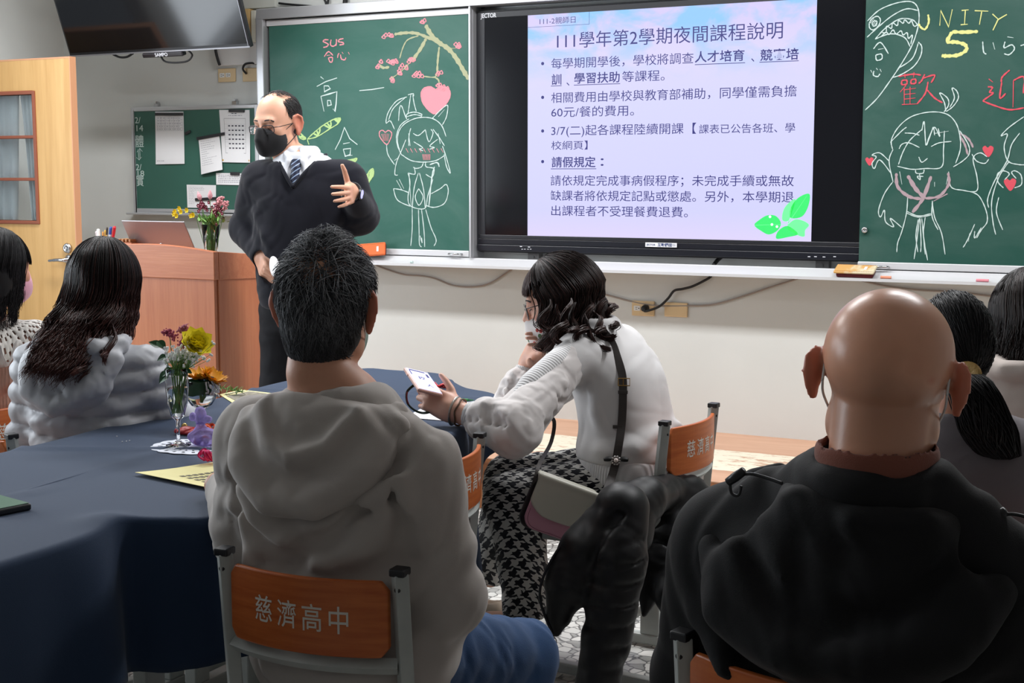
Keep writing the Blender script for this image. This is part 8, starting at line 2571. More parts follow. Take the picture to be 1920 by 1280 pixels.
for a, b, c in (((1040, 1030), (1085, 1005), (1150, 985)), ((1110, 930), (1130, 975), (1120, 1030)), ((1055, 975), (1110, 985), (1165, 965)), ((1030, 1090), (1070, 1075), (1110, 1045)), ((1225, 960), (1265, 980), (1310, 965)), ((1230, 1010), (1270, 1030), (1300, 1010))):
    CT.s(s_chain([w_(*a, 3.49 if a[0] < 1200 else 3.83), w_(*b, 3.475 if a[0] < 1200 else 3.80), w_(*c, 3.50 if a[0] < 1200 else 3.84)], 0.006), 0.03)
CT.warp = lambda P: crumple(P, 0.13, 0.003, 61)
CT.s(half_space((0, 0, 0.02), (0, 0, 1)), 0.01)
lo, hi = box_of([w_(1020, 900, 3.6), w_(1320, 890, 3.98), w_(1118, 1300, 3.52), w_(1200, 1160, 3.8), w_(1060, 1180, 3.5)], 0.12)
ct = solid_obj('coat', CT, lo, hi, 0.0055, M_COAT, None, 2)
tag(ct, 'black quilted coat heaped over the seat of the chair of the woman in white', 'coat')
zp_ = MB()
zz = [w_(1135, 946, 3.575), w_(1096, 980, 3.555), w_(1052, 1022, 3.55), w_(1020, 1078, 3.55), w_(1012, 1118, 3.55), w_(1022, 1155, 3.55), w_(1038, 1192, 3.55)]
zz = [p for p in zz]
zp_.tube(spline(zz, 8), 0.0035, 6)
zo = zp_.build('zipper', mat('zip_black', srgb(40, 40, 44), 0.4, 0.4), ct, smooth=True)
pl_ = MB(); c = w_(1039, 1204, 3.55)
pl_.tube([c + AX_R * 0.006 * math.cos(a) - AX_U * 0.012 * math.sin(a) for a in np.linspace(0, 2 * PI, 17)], 0.0016, 6, cap=False)
pl_.tube([w_(1038, 1188, 3.55), w_(1039, 1197, 3.55)], 0.0025, 6)
pl_.build('zip_pull', M_CHROME, ct, smooth=True)
# ------------------------------------------------------------------ lectern and what stands on it
M_LECT = wood('lectern_veneer', srgb(178, 104, 70), srgb(196, 124, 86), 'z', 0.38, 0.7)
M_LECTX = wood('lectern_veneer_band', srgb(182, 108, 74), srgb(200, 128, 90), 'x', 0.36, 0.7)
lc = thing('lectern', 'wide reddish wood lectern with an arched front standing below the chalkboard', 'lectern', (0, 0, 0))
LX0, LX1, LY0, LY1 = -1.475, -0.735, -1.50, -1.0
def arch(x): return 1.118 + 0.026 * math.sin(PI * min(1, max(0, (x - LX0) / (LX1 - LX0))))
xs = np.linspace(LX0, LX1, 25)
bz0 = at(401, 525, y=LY0)[2]
MB().prism([(x, arch(x)) for x in xs] + [(LX1, bz0), (LX0, bz0)], 'y', LY0, LY0 + 0.03).build('front_band', M_LECTX, lc, bevel=0.003)
MB().box((LX0 + 0.012, LY0 + 0.012, 0.06), (LX1 - 0.012, LY0 + 0.032, bz0)).build('front_panel', M_LECT, lc, bevel=0.002)
for x0, x1 in ((LX0, LX0 + 0.028), (LX1 - 0.028, LX1)):
    MB().prism([(LY0 + 0.031, bz0), (LY1, bz0 - 0.02), (LY1, 1.075), (LY0 + 0.031, 1.118)], 'x', x0, x1).build('side_band', M_LECTX, lc, bevel=0.003)
    MB().box((x0 + 0.008, LY0 + 0.033, 0.06), (x1 - 0.006, LY1 - 0.01, bz0 + 0.004)).build('side_panel', M_LECT, lc, bevel=0.002)
MB().box((LX0 + 0.03, LY0 + 0.032, 0.985), (LX1 - 0.03, LY1, 1.003)).build('top', M_LECT, lc)
MB().box((LX0 + 0.03, LY0 + 0.034, 0.45), (LX1 - 0.03, LY1 - 0.02, 0.468)).build('shelf', M_LECT, lc)
MB().box((LX0 + 0.02, LY0 + 0.02, 0.0), (LX1 - 0.02, LY1 - 0.02, 0.06)).build('plinth', mat('dark_plinth', srgb(60, 40, 32), 0.5), lc)
ZD = 1.004
# laptop, seen from behind
lt = thing('laptop', 'silver laptop open on the lectern, seen from behind its lid', 'laptop', (0, 0, 0))
a, b = at(228, 413.5, y=-1.36), at(345, 414.5, y=-1.36)
xl, xr, zt_ = a[0], b[0], (a[2] + b[2]) / 2
hy = -1.36 + (zt_ - ZD - 0.012) * math.tan(math.radians(29))
ang = math.radians(29)
Ll = (zt_ - ZD - 0.012) / math.cos(ang)
Ml = Matrix.Translation(((xl + xr) / 2, hy, ZD + 0.012)) @ Matrix.Rotation(ang, 4, 'X')
M_SILV = mat('silver_aluminium', srgb(176, 174, 178), 0.35, 0.75)
w = (xr - xl) / 2
lid = MB().box((-w, -0.0035, 0), (w, 0.003, Ll)).build('lid', M_SILV, lt, bevel=0.003, seg=3); lid.matrix_local = Ml
sc_ = MB().box((-w + 0.008, 0.0031, 0.012), (w - 0.008, 0.0036, Ll - 0.008)).build('screen', mat('laptop_screen', srgb(40, 44, 56), 0.2), lid)
lgm = MB().tube([(0.012 * math.cos(t), -0.004, Ll * 0.5 + 0.012 * math.sin(t)) for t in np.linspace(0, 2 * PI, 21)], 0.0012, 6, cap=False); put_text(lgm, 'hp', (-0.007, -0.0042, Ll * 0.5 - 0.004), (1, 0, 0), (0, 0, 1), 0.016); lgm.build('marking', M_CHROME, lid)
bs = MB().box((-w, 0, -0.007), (w, 0.245, 0.007)).build('keyboard_base', M_SILV, lt, bevel=0.003); bs.location = ((xl + xr) / 2, hy + 0.004, ZD + 0.0075)
# pen cup and its pens
pcx = at(194, 460, y=-1.30)
cup = thing('pen_cup', 'pen cup on the lectern behind the hair of the woman in the puffer jacket', 'pen cup', (pcx[0], -1.30, ZD))
MB().lathe([(0, 0), (0.034, 0), (0.036, 0.10), (0.033, 0.10), (0.031, 0.004), (0, 0.004)], 24).build('cup', mat('grey_cup', srgb(150, 150, 150), 0.5), cup, smooth=False)
pens = (('white', srgb(226, 224, 222), 184, 429, 0.008, 'white pen leaning left in the pen cup'), ('pale', srgb(222, 206, 206), 181, 433, 0.007, 'pale pen at the far left of the pen cup'), ('yellow', srgb(222, 176, 70), 197, 431, 0.004, 'thin yellow pencil in the pen cup'), ('gold', srgb(206, 160, 90), 201, 426, 0.0045, 'gold pencil with a dark tip in the pen cup'), ('blue', srgb(60, 96, 170), 208, 425, 0.0065, 'white and blue pen in the pen cup'), ('red', srgb(196, 30, 44), 215, 424, 0.008, 'red marker leaning right in the pen cup'), ('orange', srgb(220, 150, 70), 193, 434, 0.004, 'short orange pencil in the pen cup'))
for i, (nm, c, u, v, r, lab) in enumerate(pens):
    t = at(u, v, y=-1.30 + 0.006 * (i % 3 - 1)); b0 = np.array((pcx[0] + (t[0] - pcx[0]) * 0.25, -1.30 + 0.008 * (i % 3 - 1), ZD + 0.008))
    p = thing('pen', lab, 'pen', b0, 0, 'pens in the cup')
    d = t - b0
    MB().tube([np.zeros(3), d * 0.82], r * 0.9, 10).build('barrel', mat('pen_' + nm, c if nm != 'blue' else srgb(214, 218, 226), 0.4), p, smooth=False)
    MB().tube([d * 0.82, d * 0.97, d], [r, r, r * 0.6], 10).build('cap', mat('pen_cap_' + nm, {'gold': srgb(60, 50, 40), 'blue': srgb(50, 80, 160)}.get(nm, c), 0.35), p, smooth=False)
# wooden box with a scalloped edge
a = at(244, 456, y=-1.32)
wbx = thing('wooden_box', 'small brown wooden box with a notched top beside the laptop', 'box', (a[0] - 0.01, -1.32, ZD))
MB().box((-0.04, -0.03, 0), (0.045, 0.03, 0.135)).build('box', M_LECT, wbx, bevel=0.004)
nt_ = MB()
for k in range(4): nt_.box((-0.036 + 0.021 * k, -0.03, 0.135), (-0.024 + 0.021 * k, 0.03, 0.150))
nt_.build('notched_top', mat('brown_wood_light', srgb(176, 120, 74), 0.5), wbx, bevel=0.003)

# flowers: helpers
M_STEM = mat('stem_green', srgb(78, 118, 52), 0.55, vary=(30, 0.2))
M_LEAF = mat('leaf_dark_green', srgb(38, 84, 46), 0.45, vary=(20, 0.2))
M_LEAFL = mat('leaf_light_green', srgb(104, 148, 66), 0.5, vary=(20, 0.2))
M_GLASS = mat('clear_glass', (1, 1, 1), 0.0, **{'Transmission Weight': 1.0, 'IOR': 1.22})
M_WATER = mat('water', (0.97, 1.0, 0.98), 0.0, **{'Transmission Weight': 1.0, 'IOR': 1.16})


def petal(mb, o, d, up, L, w, cup=0.3, mi=0, n=7, th=0.0006):
    """one curved petal or leaf from o along d"""
    d = unit(d); up = unit(np.array(up, float) - d * np.dot(up, d)); s = np.cross(d, up)
    vs = []
    for e in (0, 1):
        for i in range(n + 1):
            t = i / n
            wd = w * math.sin(PI * min(1, 0.08 + 0.92 * t) ** 0.8) * (1 if t < 1 else 0.05)
            c = o + d * L * t + up * (cup * L * (t * t - t * 0.2))
            for q in (-1, 0, 1): vs.append(c + s * wd * q + up * (abs(q) * wd * 0.35 - e * th))
    fs = []
    N = 3 * (n + 1)
    for i in range(n):
        for q in (0, 1):
            a = i * 3 + q
            fs.append((a, a + 1, a + 4, a + 3)); fs.append((a + N, a + N + 3, a + N + 4, a + N + 1))
    mb.add(vs, fs, mi)


def ball(mb, c, r, mi=0, n=6):
    mb.lathe([(0, -r)] + [(r * math.cos(a), r * math.sin(a)) for a in np.linspace(-PI / 2, PI / 2, n)[1:-1]] + [(0, r)], n, c, mi, cap=False)


def stem_thing(name, label, base, tip, group=None, r=0.0018, bend=(0, 0, 0), m=None):
    t = thing(name, label, 'flower' if 'leaf' not in name and 'foliage' not in name else 'plant', base, 0, group)
    base, tip = np.array(base), np.array(tip)
    mid = (base + tip) / 2 + np.array(bend)
    MB().tube(spline([p - base for p in (base, mid, tip)], 6), r, 6).build('stem', m or M_STEM, t, smooth=True)
    return t, tip - base


rf = random.Random(21)
# --- vase on the lectern
va = at(396, 472, y=-1.33)
vz1 = at(398, 421, y=-1.33)[2]
vs_ = thing('glass_vase', 'tall clear glass vase of mixed flowers on the lectern', 'vase', (va[0], -1.33, ZD))
hv = vz1 - ZD
MB().lathe([(0, 0), (0.027, 0), (0.028, 0.006), (0.029, hv * 0.5), (0.040, hv), (0.0375, hv), (0.027, hv * 0.5), (0.025, 0.012), (0, 0.010)], 32, cap=False).build('glass', M_GLASS, vs_, smooth=True)
MB().lathe([(0, 0.0105), (0.0245, 0.0125), (0.0263, hv * 0.5), (0.030, hv * 0.7), (0, hv * 0.7)], 32, cap=False).build('water', M_WATER, vs_, smooth=True)
vb = np.array((va[0], -1.33, ZD + 0.02))
def vt(u, v, dy=0.0): return at(u, v, y=-1.33 + dy)
for u, v, lab, dy in ((380, 388, 'dark red flower head on the left in the lectern vase', 0.0), (408, 398, 'larger dark red flower head on the right in the lectern vase', -0.01)):
    t, tp = stem_thing('red_flower', lab, vb + np.array((rf.uniform(-0.012, 0.012), rf.uniform(-0.012, 0.012), 0)), vt(u, v, dy), 'red flowers in the lectern vase')
    mb, mc = MB(), MB()
    for k in range(26 if u > 400 else 18):
        c = tp + np.array([rf.gauss(0, 0.018 if u > 400 else 0.013), rf.gauss(0, 0.014), rf.gauss(0, 0.016 if u > 400 else 0.012)])
        for q in range(5):
            a = q * 1.257 + k
            petal(mb, c, (math.cos(a), -0.4, math.sin(a)), (0, -1, 0), 0.011, 0.005, 0.2, 0, 3)
        ball(mc, c + np.array((0, -0.004, 0)), 0.0022, 0, 5)
    bo_ = mb.build('blossom', mat('crimson_petal', srgb(120, 18, 50), 0.6), t); mc.build('flower_eye', mat('pink_eye', srgb(230, 180, 190), 0.6), bo_)
for u, v, lab in ((374, 363, 'pale pink bud on a long stem, left in the lectern vase'), (394, 361, 'pale pink bud on a long stem, second in the lectern vase')):
    t, tp = stem_thing('pink_bud', lab, vb + np.array((rf.uniform(-0.01, 0.01), rf.uniform(-0.01, 0.01), 0)), vt(u, v + 6), 'pink buds in the lectern vase', 0.0012)
    mb = MB(); mb.lathe([(0, -0.018), (0.008, -0.010), (0.011, 0.0), (0.007, 0.014), (0.001, 0.026)], 10, tp, cap=False, M=Matrix.Rotation(-0.35 if u < 380 else 0.05, 4, 'Y')); mb.build('bud', mat('dusty_pink_bud', srgb(196, 140, 146), 0.7, bump=(200, 0.6)), t, smooth=True)
for u, v, lab, s in ((410, 382, 'dusty pink plume leaning right in the lectern vase', 1.3), (422, 386, 'small pink tuft at the right of the lectern vase', 0.9)):
    t, tp = stem_thing('pink_plume', lab, vb, vt(u, v), None, 0.0014)
    mb = MB()
    for k in range(70):
        q = rf.random(); c = tp + np.array((rf.gauss(0, 0.006) + 0.02 * (q - 0.5), rf.gauss(0, 0.006), (q - 0.5) * 0.045)) * s
        ball(mb, c, 0.0042 * s, 0, 5)
    mb.build('plume', mat('dusty_pink_plume', srgb(200, 136, 140), 0.8), t)
t, tp = stem_thing('yellow_orchid_spray', 'arching spray of small yellow flowers, left of the lectern vase', vb, vt(366, 402), None, 0.0014)
arc_ = [vt(u, v) - vb for u, v in ((384, 412), (372, 403), (358, 396), (345, 395), (334, 400), (325, 403))]
MB().tube(spline(arc_, 6), 0.0014, 6).build('stem', M_STEM, t, smooth=True)
mb = MB()
for u, v in ((328, 401), (330, 396), (338, 391), (333, 404), (352, 394), (341, 397), (360, 404), (364, 403)):
    c = vt(u, v, -0.01) - vb
    for q in range(6): a = q * 1.05; petal(mb, c, (math.cos(a), -0.5, math.sin(a)), (0, -1, 0), 0.016, 0.0055, 0.3, 0, 4)
mb.build('blossom', mat('bright_yellow_petal', srgb(240, 212, 40), 0.5), t)
t, tp = stem_thing('green_foliage', 'bushy green foliage filling the mouth of the lectern vase', vb, vt(396, 410), None, 0.003)
mb = MB()
for k in range(150):
    a = rf.uniform(0, 2 * PI); o = vt(396 + rf.gauss(0, 9), 416 + rf.gauss(0, 4), rf.gauss(0, 0.02)) - vb
    petal(mb, o, (math.cos(a), rf.uniform(-1, 1), rf.uniform(0.0, 1.6)), (0, 0, 1), rf.uniform(0.02, 0.045), rf.uniform(0.003, 0.007), 0.2, 0, 4)
mb.build('leaves', M_LEAFL, t); 
mb = MB()
for k in range(26): mb.tube([np.array((rf.gauss(0, 0.010), rf.gauss(0, 0.010), 0.0)), np.array((rf.gauss(0, 0.018), rf.gauss(0, 0.016), hv + 0.01))], 0.0016, 5)
mb.build('stems', M_STEM, t)

# ------------------------------------------------------------------ on the table
def tz(x, y): return top_z(x, y) + 0.0005
def on_table(u, v): 
    p = at(u, v, z=ZT + 0.003); return np.array((p[0], p[1], tz(p[0], p[1])))
# doily
dp = on_table(362, 838)
n = 64
dv = [(0, 0, 0.0012)]; df = []
for j in range(1, 9):
    for i in range(n):
        a = 2 * PI * i / n
        r = 0.092 * j / 8 * (1 + (0.05 * abs(math.sin(a * 8)) if j == 8 else 0))
        dv.append((r * math.cos(a) * 1.15, r * math.sin(a), 0.0012 + 0.0008 * math.sin(3 * a) * j / 8))
for j in range(8):
    for i in range(n):
        i2 = (i + 1) % n
        if j == 0: df.append((0, 1 + i, 1 + i2)); continue
        if j in (4, 6) and i % 3 == 0: continue
        a = 1 + (j - 1) * n
        df.append((a + i, a + n + i, a + n + i2, a + i2))
o = MB().add(dv, df).build('paper_doily', mat('doily_paper', srgb(222, 226, 236), 0.8), None)
o.location = dp; md = o.modifiers.new('thickness', 'SOLIDIFY'); md.thickness = 0.0008; md.offset = 1
tag(o, 'round white lacy paper doily under the flute glass', 'doily')
# champagne flute
fp_ = on_table(335, 841) + np.array((0, 0, 0.0025))
dF = (fp_ - CAM) @ AX_F
pxm = dF / FPX
hF = (848 - 704) * pxm * 1.01
fl_ = thing('champagne_flute', 'clear champagne flute used as a vase, standing on the white doily', 'glass', fp_)
zb = hF * 0.32
prof = [(0, 0.0), (0.030, 0.0), (0.031, 0.0015), (0.012, 0.006), (0.0045, 0.014), (0.004, zb * 0.6), (0.0055, zb), (0.016, zb + 0.012), (0.025, zb + 0.045), (0.0285, zb + 0.085), (0.0275, hF - 0.02), (0.0265, hF), (0.0255, hF), (0.0268, hF - 0.02), (0.0275, zb + 0.085), (0.0238, zb + 0.045), (0.0145, zb + 0.013), (0.002, zb + 0.006), (0, zb + 0.0055)]
MB().lathe(prof, 40, cap=False).build('glass', M_GLASS, fl_, smooth=True)
MB().lathe([(0, zb + 0.006), (0.0018, zb + 0.0065), (0.0142, zb + 0.0135), (0.0235, zb + 0.045), (0.0268, zb + 0.082), (0, zb + 0.082)], 40, cap=False).build('water', M_WATER, fl_, smooth=True)
fb = fp_ + np.array((0, 0, zb + 0.02))
def ft(u, v, d=0.0): return at(u, v, d=dF + d)
t, tp = stem_thing('yellow_ranunculus', 'yellow ranunculus flower leaning right in the flute', fb, ft(366, 648), None, 0.0022, (0, 0, 0.01))
mb = MB()
for k in range(26):
    ring = k // 9; a = k * 0.698 + ring * 0.3
    ax_ = unit(AX_R * 0.45 + np.array((0, 0, 0.55)) - AX_F * 0.6)
    e1 = unit(np.cross(ax_, (0, 0, 1))); e2 = np.cross(ax_, e1)
    d = e1 * math.cos(a) + e2 * math.sin(a)
    petal(mb, tp + d * 0.003, d * (1.0 - 0.25 * ring) + ax_ * (0.25 + 0.4 * ring), ax_, 0.046 - 0.007 * ring, 0.024, 0.35, 0, 6)
mb.build('blossom', mat('ranunculus_petal', srgb(252, 236, 50), 0.5), t, smooth=True)
for u, v, lab, s in ((318, 618, 'pink astilbe plume at the left in the flute', 1.0), (343, 608, 'pale pink astilbe plume at the top of the flute bouquet', 0.9), (345, 634, 'deep pink astilbe plume beside the yellow flower', 1.0)):
    t, tp = stem_thing('pink_astilbe', lab, fb, ft(u, v + 8), 'pink plumes in the flute', 0.0012)
    mb = MB()
    dirr = AX_R * (0.5 if u < 330 else 0.35) - AX_U * (0.35 if u < 330 else -0.2)
    for k in range(110):
        q = rf.random() - 0.5
        c = tp + dirr * q * 0.045 * s + np.array((rf.gauss(0, 0.0045), rf.gauss(0, 0.0045), rf.gauss(0, 0.004))) * s
        ball(mb, c, rf.uniform(0.0015, 0.0034), 0, 5)
    mb.build('plume', mat('astilbe_pink', srgb(176, 78, 104), 0.75) if 'deep' in lab or 'left' in lab else mat('astilbe_pale', srgb(190, 110, 130), 0.75), t)
t, tp = stem_thing('babys_breath', 'cloud of tiny white flowers spilling over the flute rim', fb, ft(338, 668), None, 0.001)
mb, ms_ = MB(), MB()
for k in range(150):
    c = ft(345 + rf.gauss(0, 20), 668 + rf.gauss(0, 10), rf.gauss(0, 0.018)) - fb
    for q in range(4): ball(mb, c + np.array((rf.gauss(0, 0.0018), rf.gauss(0, 0.0018), rf.gauss(0, 0.0018))), 0.0032, 0, 5)
    ms_.tube([np.array((rf.gauss(0, 0.003), rf.gauss(0, 0.003), hF - zb - 0.04)), c], 0.0005, 4)
mb.build('blossom', mat('white_gypsophila', srgb(246, 246, 246), 0.8), t); ms_.build('twig', M_LEAFL, t)
t, tp = stem_thing('dark_leaf_sprig', 'dark ivy like leaves hanging over the flute rim', fb, ft(325, 690), None, 0.0014)
mb = MB()
for u, v, du, dv, L in ((318, 698, -18, 16, 0.038), (322, 692, -10, 6, 0.03), (300, 650, -14, -8, 0.03), (296, 640, 12, 10, 0.028), (312, 668, -12, 4, 0.026), (335, 697, 18, -4, 0.028), (345, 695, 14, 2, 0.022), (328, 700, 4, -4, 0.028)):
    o_ = ft(u, v, rf.gauss(0, 0.01)) - fb
    petal(mb, o_, AX_R * du - AX_U * dv + AX_F * rf.uniform(-5, 5), -AX_F + AX_U, L, L * 0.40, -0.2, 0, 6)
mb.build('leaf', M_LEAF, t)
mb = MB()
for k in range(14): mb.tube([np.array((rf.gauss(0, 0.006), rf.gauss(0, 0.006), 0.0)), np.array((rf.gauss(0, 0.010), rf.gauss(0, 0.010), hF - zb - 0.02))], 0.0012, 5)
mb.build('stems', M_STEM, t)

# wine goblet with sunflowers
gp = on_table(379, 802)
dG = (gp - CAM) @ AX_F; pg_ = dG / FPX
hG = (806 - 714) * pg_
gl = thing('wine_goblet', 'round clear wine goblet with sunflowers behind the flute', 'glass', gp)
zg_ = hG * 0.40; Rg = 31 * pg_
prof = [(0, 0), (0.030, 0), (0.031, 0.0015), (0.010, 0.005), (0.0042, 0.012), (0.0040, zg_ * 0.8), (0.007, zg_), (Rg * 0.62, zg_ + 0.012), (Rg * 0.95, zg_ + 0.036), (Rg, zg_ + 0.05), (Rg * 0.90, hG), (Rg * 0.88, hG), (Rg * 0.97, zg_ + 0.05), (Rg * 0.92, zg_ + 0.037), (Rg * 0.58, zg_ + 0.014), (0, zg_ + 0.005)]
MB().lathe(prof, 40, cap=False).build('glass', M_GLASS, gl, smooth=True)
MB().lathe([(0, zg_ + 0.0055), (Rg * 0.56, zg_ + 0.0145), (Rg * 0.91, zg_ + 0.037), (0, zg_ + 0.037)], 40, cap=False).build('water', M_WATER, gl, smooth=True)
gb = gp + np.array((0, 0, zg_ + 0.02))
def gt(u, v, d=0.0): return at(u, v, d=dG + d)
for u, v, lab, fx in ((374, 708, 'sunflower facing up at the left in the goblet', -0.1), (398, 712, 'sunflower tilted right in the goblet', 0.5)):
    t, tp = stem_thing('sunflower', lab, gb, gt(u, v), 'sunflowers in the goblet', 0.003)
    ax_ = unit(np.array((0, 0, 1.0)) * 0.9 + AX_R * fx - AX_F * 0.15)
    e1 = unit(np.cross(ax_, (0.2, 1, 0.1))); e2 = np.cross(ax_, e1)
    mb = MB()
    for k in range(34):
        a = k * 2 * PI / 17 + (0.18 if k > 16 else 0)
        d = e1 * math.cos(a) + e2 * math.sin(a)
        petal(mb, tp + d * 0.010, d + ax_ * rf.uniform(0.1, 0.8), ax_, rf.uniform(0.030, 0.040), 0.0085, 0.25, 0, 5)
    mb.build('petals', mat('sunflower_petal', srgb(240, 168, 20), 0.5), t, smooth=True)
    mb = MB(); rot_ = Vector((0, 0, 1)).rotation_difference(Vector(ax_)).to_matrix().to_4x4()
    mb.lathe([(0, -0.006), (0.014, -0.004), (0.014, 0.003), (0.008, 0.006), (0, 0.006)], 20, tp, cap=False, M=rot_); mb.build('seed_disc', mat('sunflower_disc', srgb(52, 34, 24), 0.9, bump=(500, 0.8)), t, smooth=True)
t, tp = stem_thing('broad_green_leaf', 'broad folded green leaf wrapped inside the goblet', gb, gt(372, 735), None, 0.002)
mb = MB()
for k in range(4): petal(mb, gt(368 + 3 * k, 742, -0.02 + 0.01 * k) - gb, AX_R * (0.3 * (k - 1.5)) + AX_U, -AX_F, 0.05, 0.022, 0.15, 0, 6)
mb.build('leaf', M_LEAF, t, smooth=True)
t, tp = stem_thing('white_sprig', 'sprig of small white flowers at the right in the goblet', gb, gt(400, 730), None, 0.001)
mb = MB()
for k in range(26):
    c = gt(400 + rf.gauss(0, 7), 732 + rf.gauss(0, 8), -0.012 + rf.gauss(0, 0.006)) - gb
    for q in range(3): ball(mb, c + np.array((rf.gauss(0, 0.0018), 0, rf.gauss(0, 0.0018))), 0.0028, 0, 5)
mb.build('blossom', mat('white_gypsophila'), t)
fe = on_table(430, 738)
t = thing('fern_sprig', 'feathery light green fern sprig lying on the far leaflet beside the goblet', 'plant', fe)
mb = MB()
L0, L1 = on_table(412, 737) + np.array((0, 0, 0.02)) - fe, on_table(455, 741) + np.array((0, 0, 0.012)) - fe
mb.tube([L0, L1], 0.001, 5)
for k in range(46):
    q = k / 46; c = L0 + (L1 - L0) * q
    a = 1 if k % 2 else -1
    petal(mb, c, (L1 - L0) * 4 + np.array((rf.uniform(-0.3, 0.3), 0.4 * a, rf.uniform(-0.3, 0.5))), (0, 0, 1), 0.022, 0.0018, 0.1, 0, 3)
mb.build('frond', M_LEAFL, t)


def lay_sheet(name, corners, label, m, printing=None, pm=None, lift=0.0, cat='leaflet', curl=0.0):
    """thin sheet lying on the table: corners in photo pixels, in order round"""
    C_ = [on_table(*c) for c in corners]
    o = np.mean(C_, 0)
    t = thing(name, label, cat, o)
    n = 8
    vs = []
    for e in (0, 1):
        for j in range(n + 1):
            for i in range(n + 1):
                s_, q = i / n, j / n
                p = (C_[0] * (1 - s_) + C_[1] * s_) * (1 - q) + (C_[3] * (1 - s_) + C_[2] * s_) * q
                p = np.array((p[0], p[1], tz(p[0], p[1]) + 0.0016 + lift + curl * (max(0, 0.5 - s_) ** 2 * 4 + 0 * q) - e * 0.0009))
                vs.append(p - o)
    N = (n + 1) ** 2; fs = []
    for j in range(n):
        for i in range(n):
            a = j * (n + 1) + i; fs += [(a, a + 1, a + n + 2, a + n + 1), (a + N, a + N + n + 1, a + N + n + 2, a + N + 1)]
    MB().add(vs, fs).build('sheet', m, t)
    if printing:
        mb = MB()
        for s0, q0, s1, q1, mi in printing:
            ps = []
            for s_, q in ((s0, q0), (s1, q0), (s1, q1), (s0, q1)):
                p = (C_[0] * (1 - s_) + C_[1] * s_) * (1 - q) + (C_[3] * (1 - s_) + C_[2] * s_) * q
                ps.append(np.array((p[0], p[1], tz(p[0], p[1]) + 0.0024 + lift + curl * (max(0, 0.5 - s_) ** 2 * 4))) - o)
            mb.add(ps, [(0, 1, 2, 3)], mi)
        mb.build('printing', pm, t)
    return t


M_YEL = mat('pale_yellow_paper', srgb(232, 222, 160), 0.75)
M_INK2 = [mat('grey_print', srgb(110, 104, 88), 0.8), mat('picture_print', srgb(128, 122, 108), 0.8, vary=(60, 0.5))]
pr = []
for i in range(5):
    s_ = 0.18
    for k in range(rf.randint(7, 11)): pr.append((s_, 0.30 + 0.09 * i, s_ + 0.045, 0.345 + 0.09 * i, 0)); s_ += 0.062
pr.append((0.35, 0.78, 0.95, 0.95, 1))
lay_sheet('leaflet', [(253, 890), (455, 858), (560, 905), (420, 923)], 'pale yellow leaflet at the elbow of the man in grey', M_YEL, [(s0 if True else 0, q0, s1, q1, mi) for s0, q0, s1, q1, mi in pr], M_INK2, curl=0.006)
lay_sheet('leaflet', [(412, 738), (452, 730), (560, 742), (446, 762)], 'pale yellow leaflet with a grey picture, beyond the goblet', M_YEL, [(0.1, 0.2, 0.9, 0.85, 1)] + [(0.15 + 0.1 * k, 0.06, 0.22 + 0.1 * k, 0.14, 0) for k in range(7)], M_INK2)
lay_sheet('sheet_of_paper', [(792, 763), (935, 745), (965, 800), (760, 781)], 'white sheet of paper under the hand holding the phone', M_PAPER, None, None, cat='paper')
pn0, pn1 = on_table(845, 750) + np.array((0, 0, 0.007)), on_table(884, 752) + np.array((0, 0, 0.007))
pnt = thing('ballpoint_pen', 'green ballpoint pen on the white sheet behind the phone hand', 'pen', pn0)
d = pn1 - pn0
MB().tube([np.zeros(3), d * 0.85], 0.0042, 10).build('barrel', mat('green_pen', srgb(60, 150, 84), 0.4), pnt); MB().tube([d * 0.85, d * 1.1], [0.0036, 0.0016], 10).build('tip', mat('green_pen_tip', srgb(40, 110, 70), 0.4), pnt)
# red ribbon bow, organza pouches, sweets
def ribbon_heap(name, label, cat, p, m, seed, R=0.03, n=9, h=0.02):
    r = random.Random(seed); t = thing(name, label, cat, p)
    mb = MB()
    for k in range(n):
        a = r.uniform(0, 2 * PI); b = a + r.uniform(0.5, 1.6)
        pts = [np.array((0, 0, 0.004)), np.array((math.cos(a), math.sin(a), 0)) * R * 0.6 + np.array((0, 0, h)), np.array((math.cos((a + b) / 2), math.sin((a + b) / 2), 0)) * R + np.array((0, 0, h * r.uniform(0.3, 1))), np.array((math.cos(b), math.sin(b), 0)) * R * 0.5 + np.array((0, 0, 0.004))]
        mb.tube(spline(pts, 5), 0.004, 4, flat=(0.25, 1.3))
    mb.build('ribbon', m, t, smooth=True)
    return t
M_REDR = mat('red_ribbon', srgb(196, 40, 44), 0.45)
ribbon_heap('red_ribbon', 'small red ribbon on the cloth behind the smartphone', 'ribbon', on_table(822, 726), M_REDR, 2, 0.035, 8, 0.014)
rp = on_table(355, 812)
t = thing('red_pouch', 'flat red gift pouch lying beside the flute stem', 'pouch', rp)
S = Solid(); S.u(s_box((0, 0, 0.008), (0.035, 0.022, 0.007), 0.006), 0.01); S.u(s_ell((0.0, 0, 0.011), (0.025, 0.016, 0.008)), 0.01); S.warp = lambda P: crumple(P, 0.02, 0.0012, 3)
V, F_ = S.surface((-0.05, -0.04, -0.01), (0.05, 0.04, 0.04), 0.002, 2); V[:, 2] = np.maximum(V[:, 2], 0.0); link_mesh('pouch', np_mesh('pouch', V, F_), M_REDR, t)
MB().tube([(0.034, 0, 0.010), (0.05, 0.004, 0.012)], [0.004, 0.009], 8, flat=(1, 0.4)).build('tied_end', M_REDR, t, smooth=True)
bp_ = on_table(346, 803)
o = MB(); ball(o, (0, 0, 0.0085), 0.0085, 0, 14); o = o.build('jingle_bell', mat('gold_bell', srgb(206, 170, 104), 0.25, 0.9), None, smooth=True); o.location = bp_; tag(o, 'tiny gold bell ball behind the red pouch', 'bell')
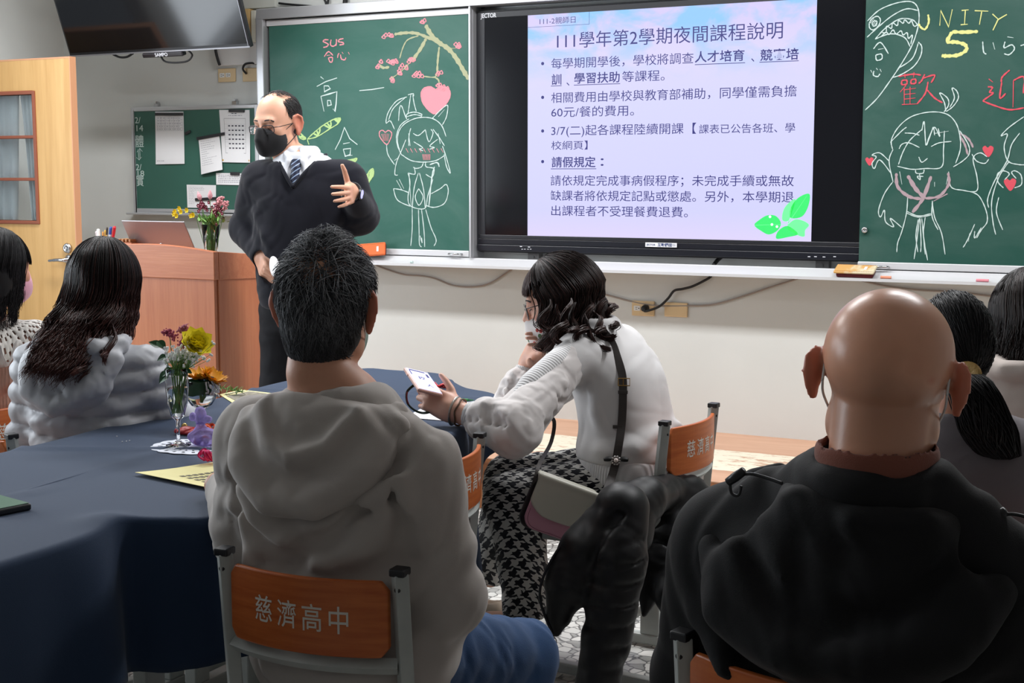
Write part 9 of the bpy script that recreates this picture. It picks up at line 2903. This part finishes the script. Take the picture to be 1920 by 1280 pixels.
M_ORG = mat('lilac_organza', srgb(196, 180, 232), 0.5, **{'Transmission Weight': 0.6, 'IOR': 1.03})
op = on_table(383, 836)
t = thing('organza_pouch', 'lilac organza pouch tied at the top on the doily', 'pouch', op + np.array((0, 0, 0.0025)))
S = Solid(); S.u(s_ell((0, 0, 0.022), (0.042, 0.034, 0.022)), 0.01); S.u(s_cap((-0.008, 0, 0.036), (-0.012, 0, 0.062), 0.009, 0.005), 0.015); S.u(s_chain([(-0.012, 0, 0.060), (-0.010, 0.0, 0.082)], [0.006, 0.014]), 0.008); S.u(s_chain([(-0.012, 0, 0.060), (-0.034, 0.0, 0.070)], [0.005, 0.010]), 0.008); S.u(s_chain([(-0.012, 0, 0.060), (0.012, 0.0, 0.068)], [0.005, 0.010]), 0.008)
S.warp = lambda P: crumple(P, 0.025, 0.0022, 13); S.s(half_space((0, 0, 0.0), (0, 0, 1)), 0.003)
V, F_ = S.surface((-0.07, -0.06, -0.01), (0.07, 0.06, 0.12), 0.0025, 2); link_mesh('pouch', np_mesh('pouch', V, F_), M_ORG, t)
MB().tube([(-0.012 + 0.008 * math.cos(a), 0.008 * math.sin(a), 0.056) for a in np.linspace(0, 2 * PI, 17)], 0.0018, 6, cap=False).build('tie', mat('purple_cord', srgb(120, 90, 190), 0.5), t, smooth=True)
sm = MB()
for k in range(7): ball(sm, (rf.uniform(-0.02, 0.02), rf.uniform(-0.015, 0.015), rf.uniform(0.010, 0.020)), 0.008, k % 3, 9)
sm.build('sweets', [mat('sweet_red', srgb(200, 70, 70), 0.4), mat('sweet_white', srgb(220, 214, 220), 0.4), mat('sweet_violet', srgb(130, 100, 190), 0.4)], t, smooth=True)
o = ribbon_heap('orange_ribbon', 'orange ribbon bow between the goblet and the sleeve of the man in grey', 'ribbon', on_table(398, 812), mat('orange_ribbon_cloth', srgb(232, 92, 36), 0.5), 5, 0.024, 9, 0.022)
o = ribbon_heap('pink_ribbon', 'bright pink ribbon on the near leaflet by the sleeve of the man in grey', 'ribbon', on_table(394, 868) + np.array((0, 0, 0.004)), mat('magenta_ribbon_cloth', srgb(226, 40, 116), 0.5), 6, 0.026, 9, 0.026)
for i, (u, v) in enumerate(((219, 816), (229, 827), (237, 826), (243, 825))):
    p = on_table(u, v); o = MB(); ball(o, (0, 0, 0.0015), 0.0018, 0, 6); o = o.build('crumb', M_PAPER, None); o.location = p
    tag(o, 'tiny white crumb on the bare navy cloth left of the flute', 'crumb', 'white crumbs on the cloth')
# phone lying at the left edge
pe = on_table(-12, 950)
t = thing('flip_case_phone', 'dark cased phone with a pale green screen at the left edge of the cloth', 'phone', pe + np.array((0, 0, 0.001)), 1.35)
MB().box((-0.038, -0.080, 0.0), (0.038, 0.080, 0.014)).build('case', M_BLACKPL, t, bevel=0.004, seg=3)
MB().box((-0.034, -0.076, 0.0141), (0.034, 0.076, 0.0155)).build('screen', mat('pale_green_glass', srgb(130, 158, 140), 0.15), t, bevel=0.0006)
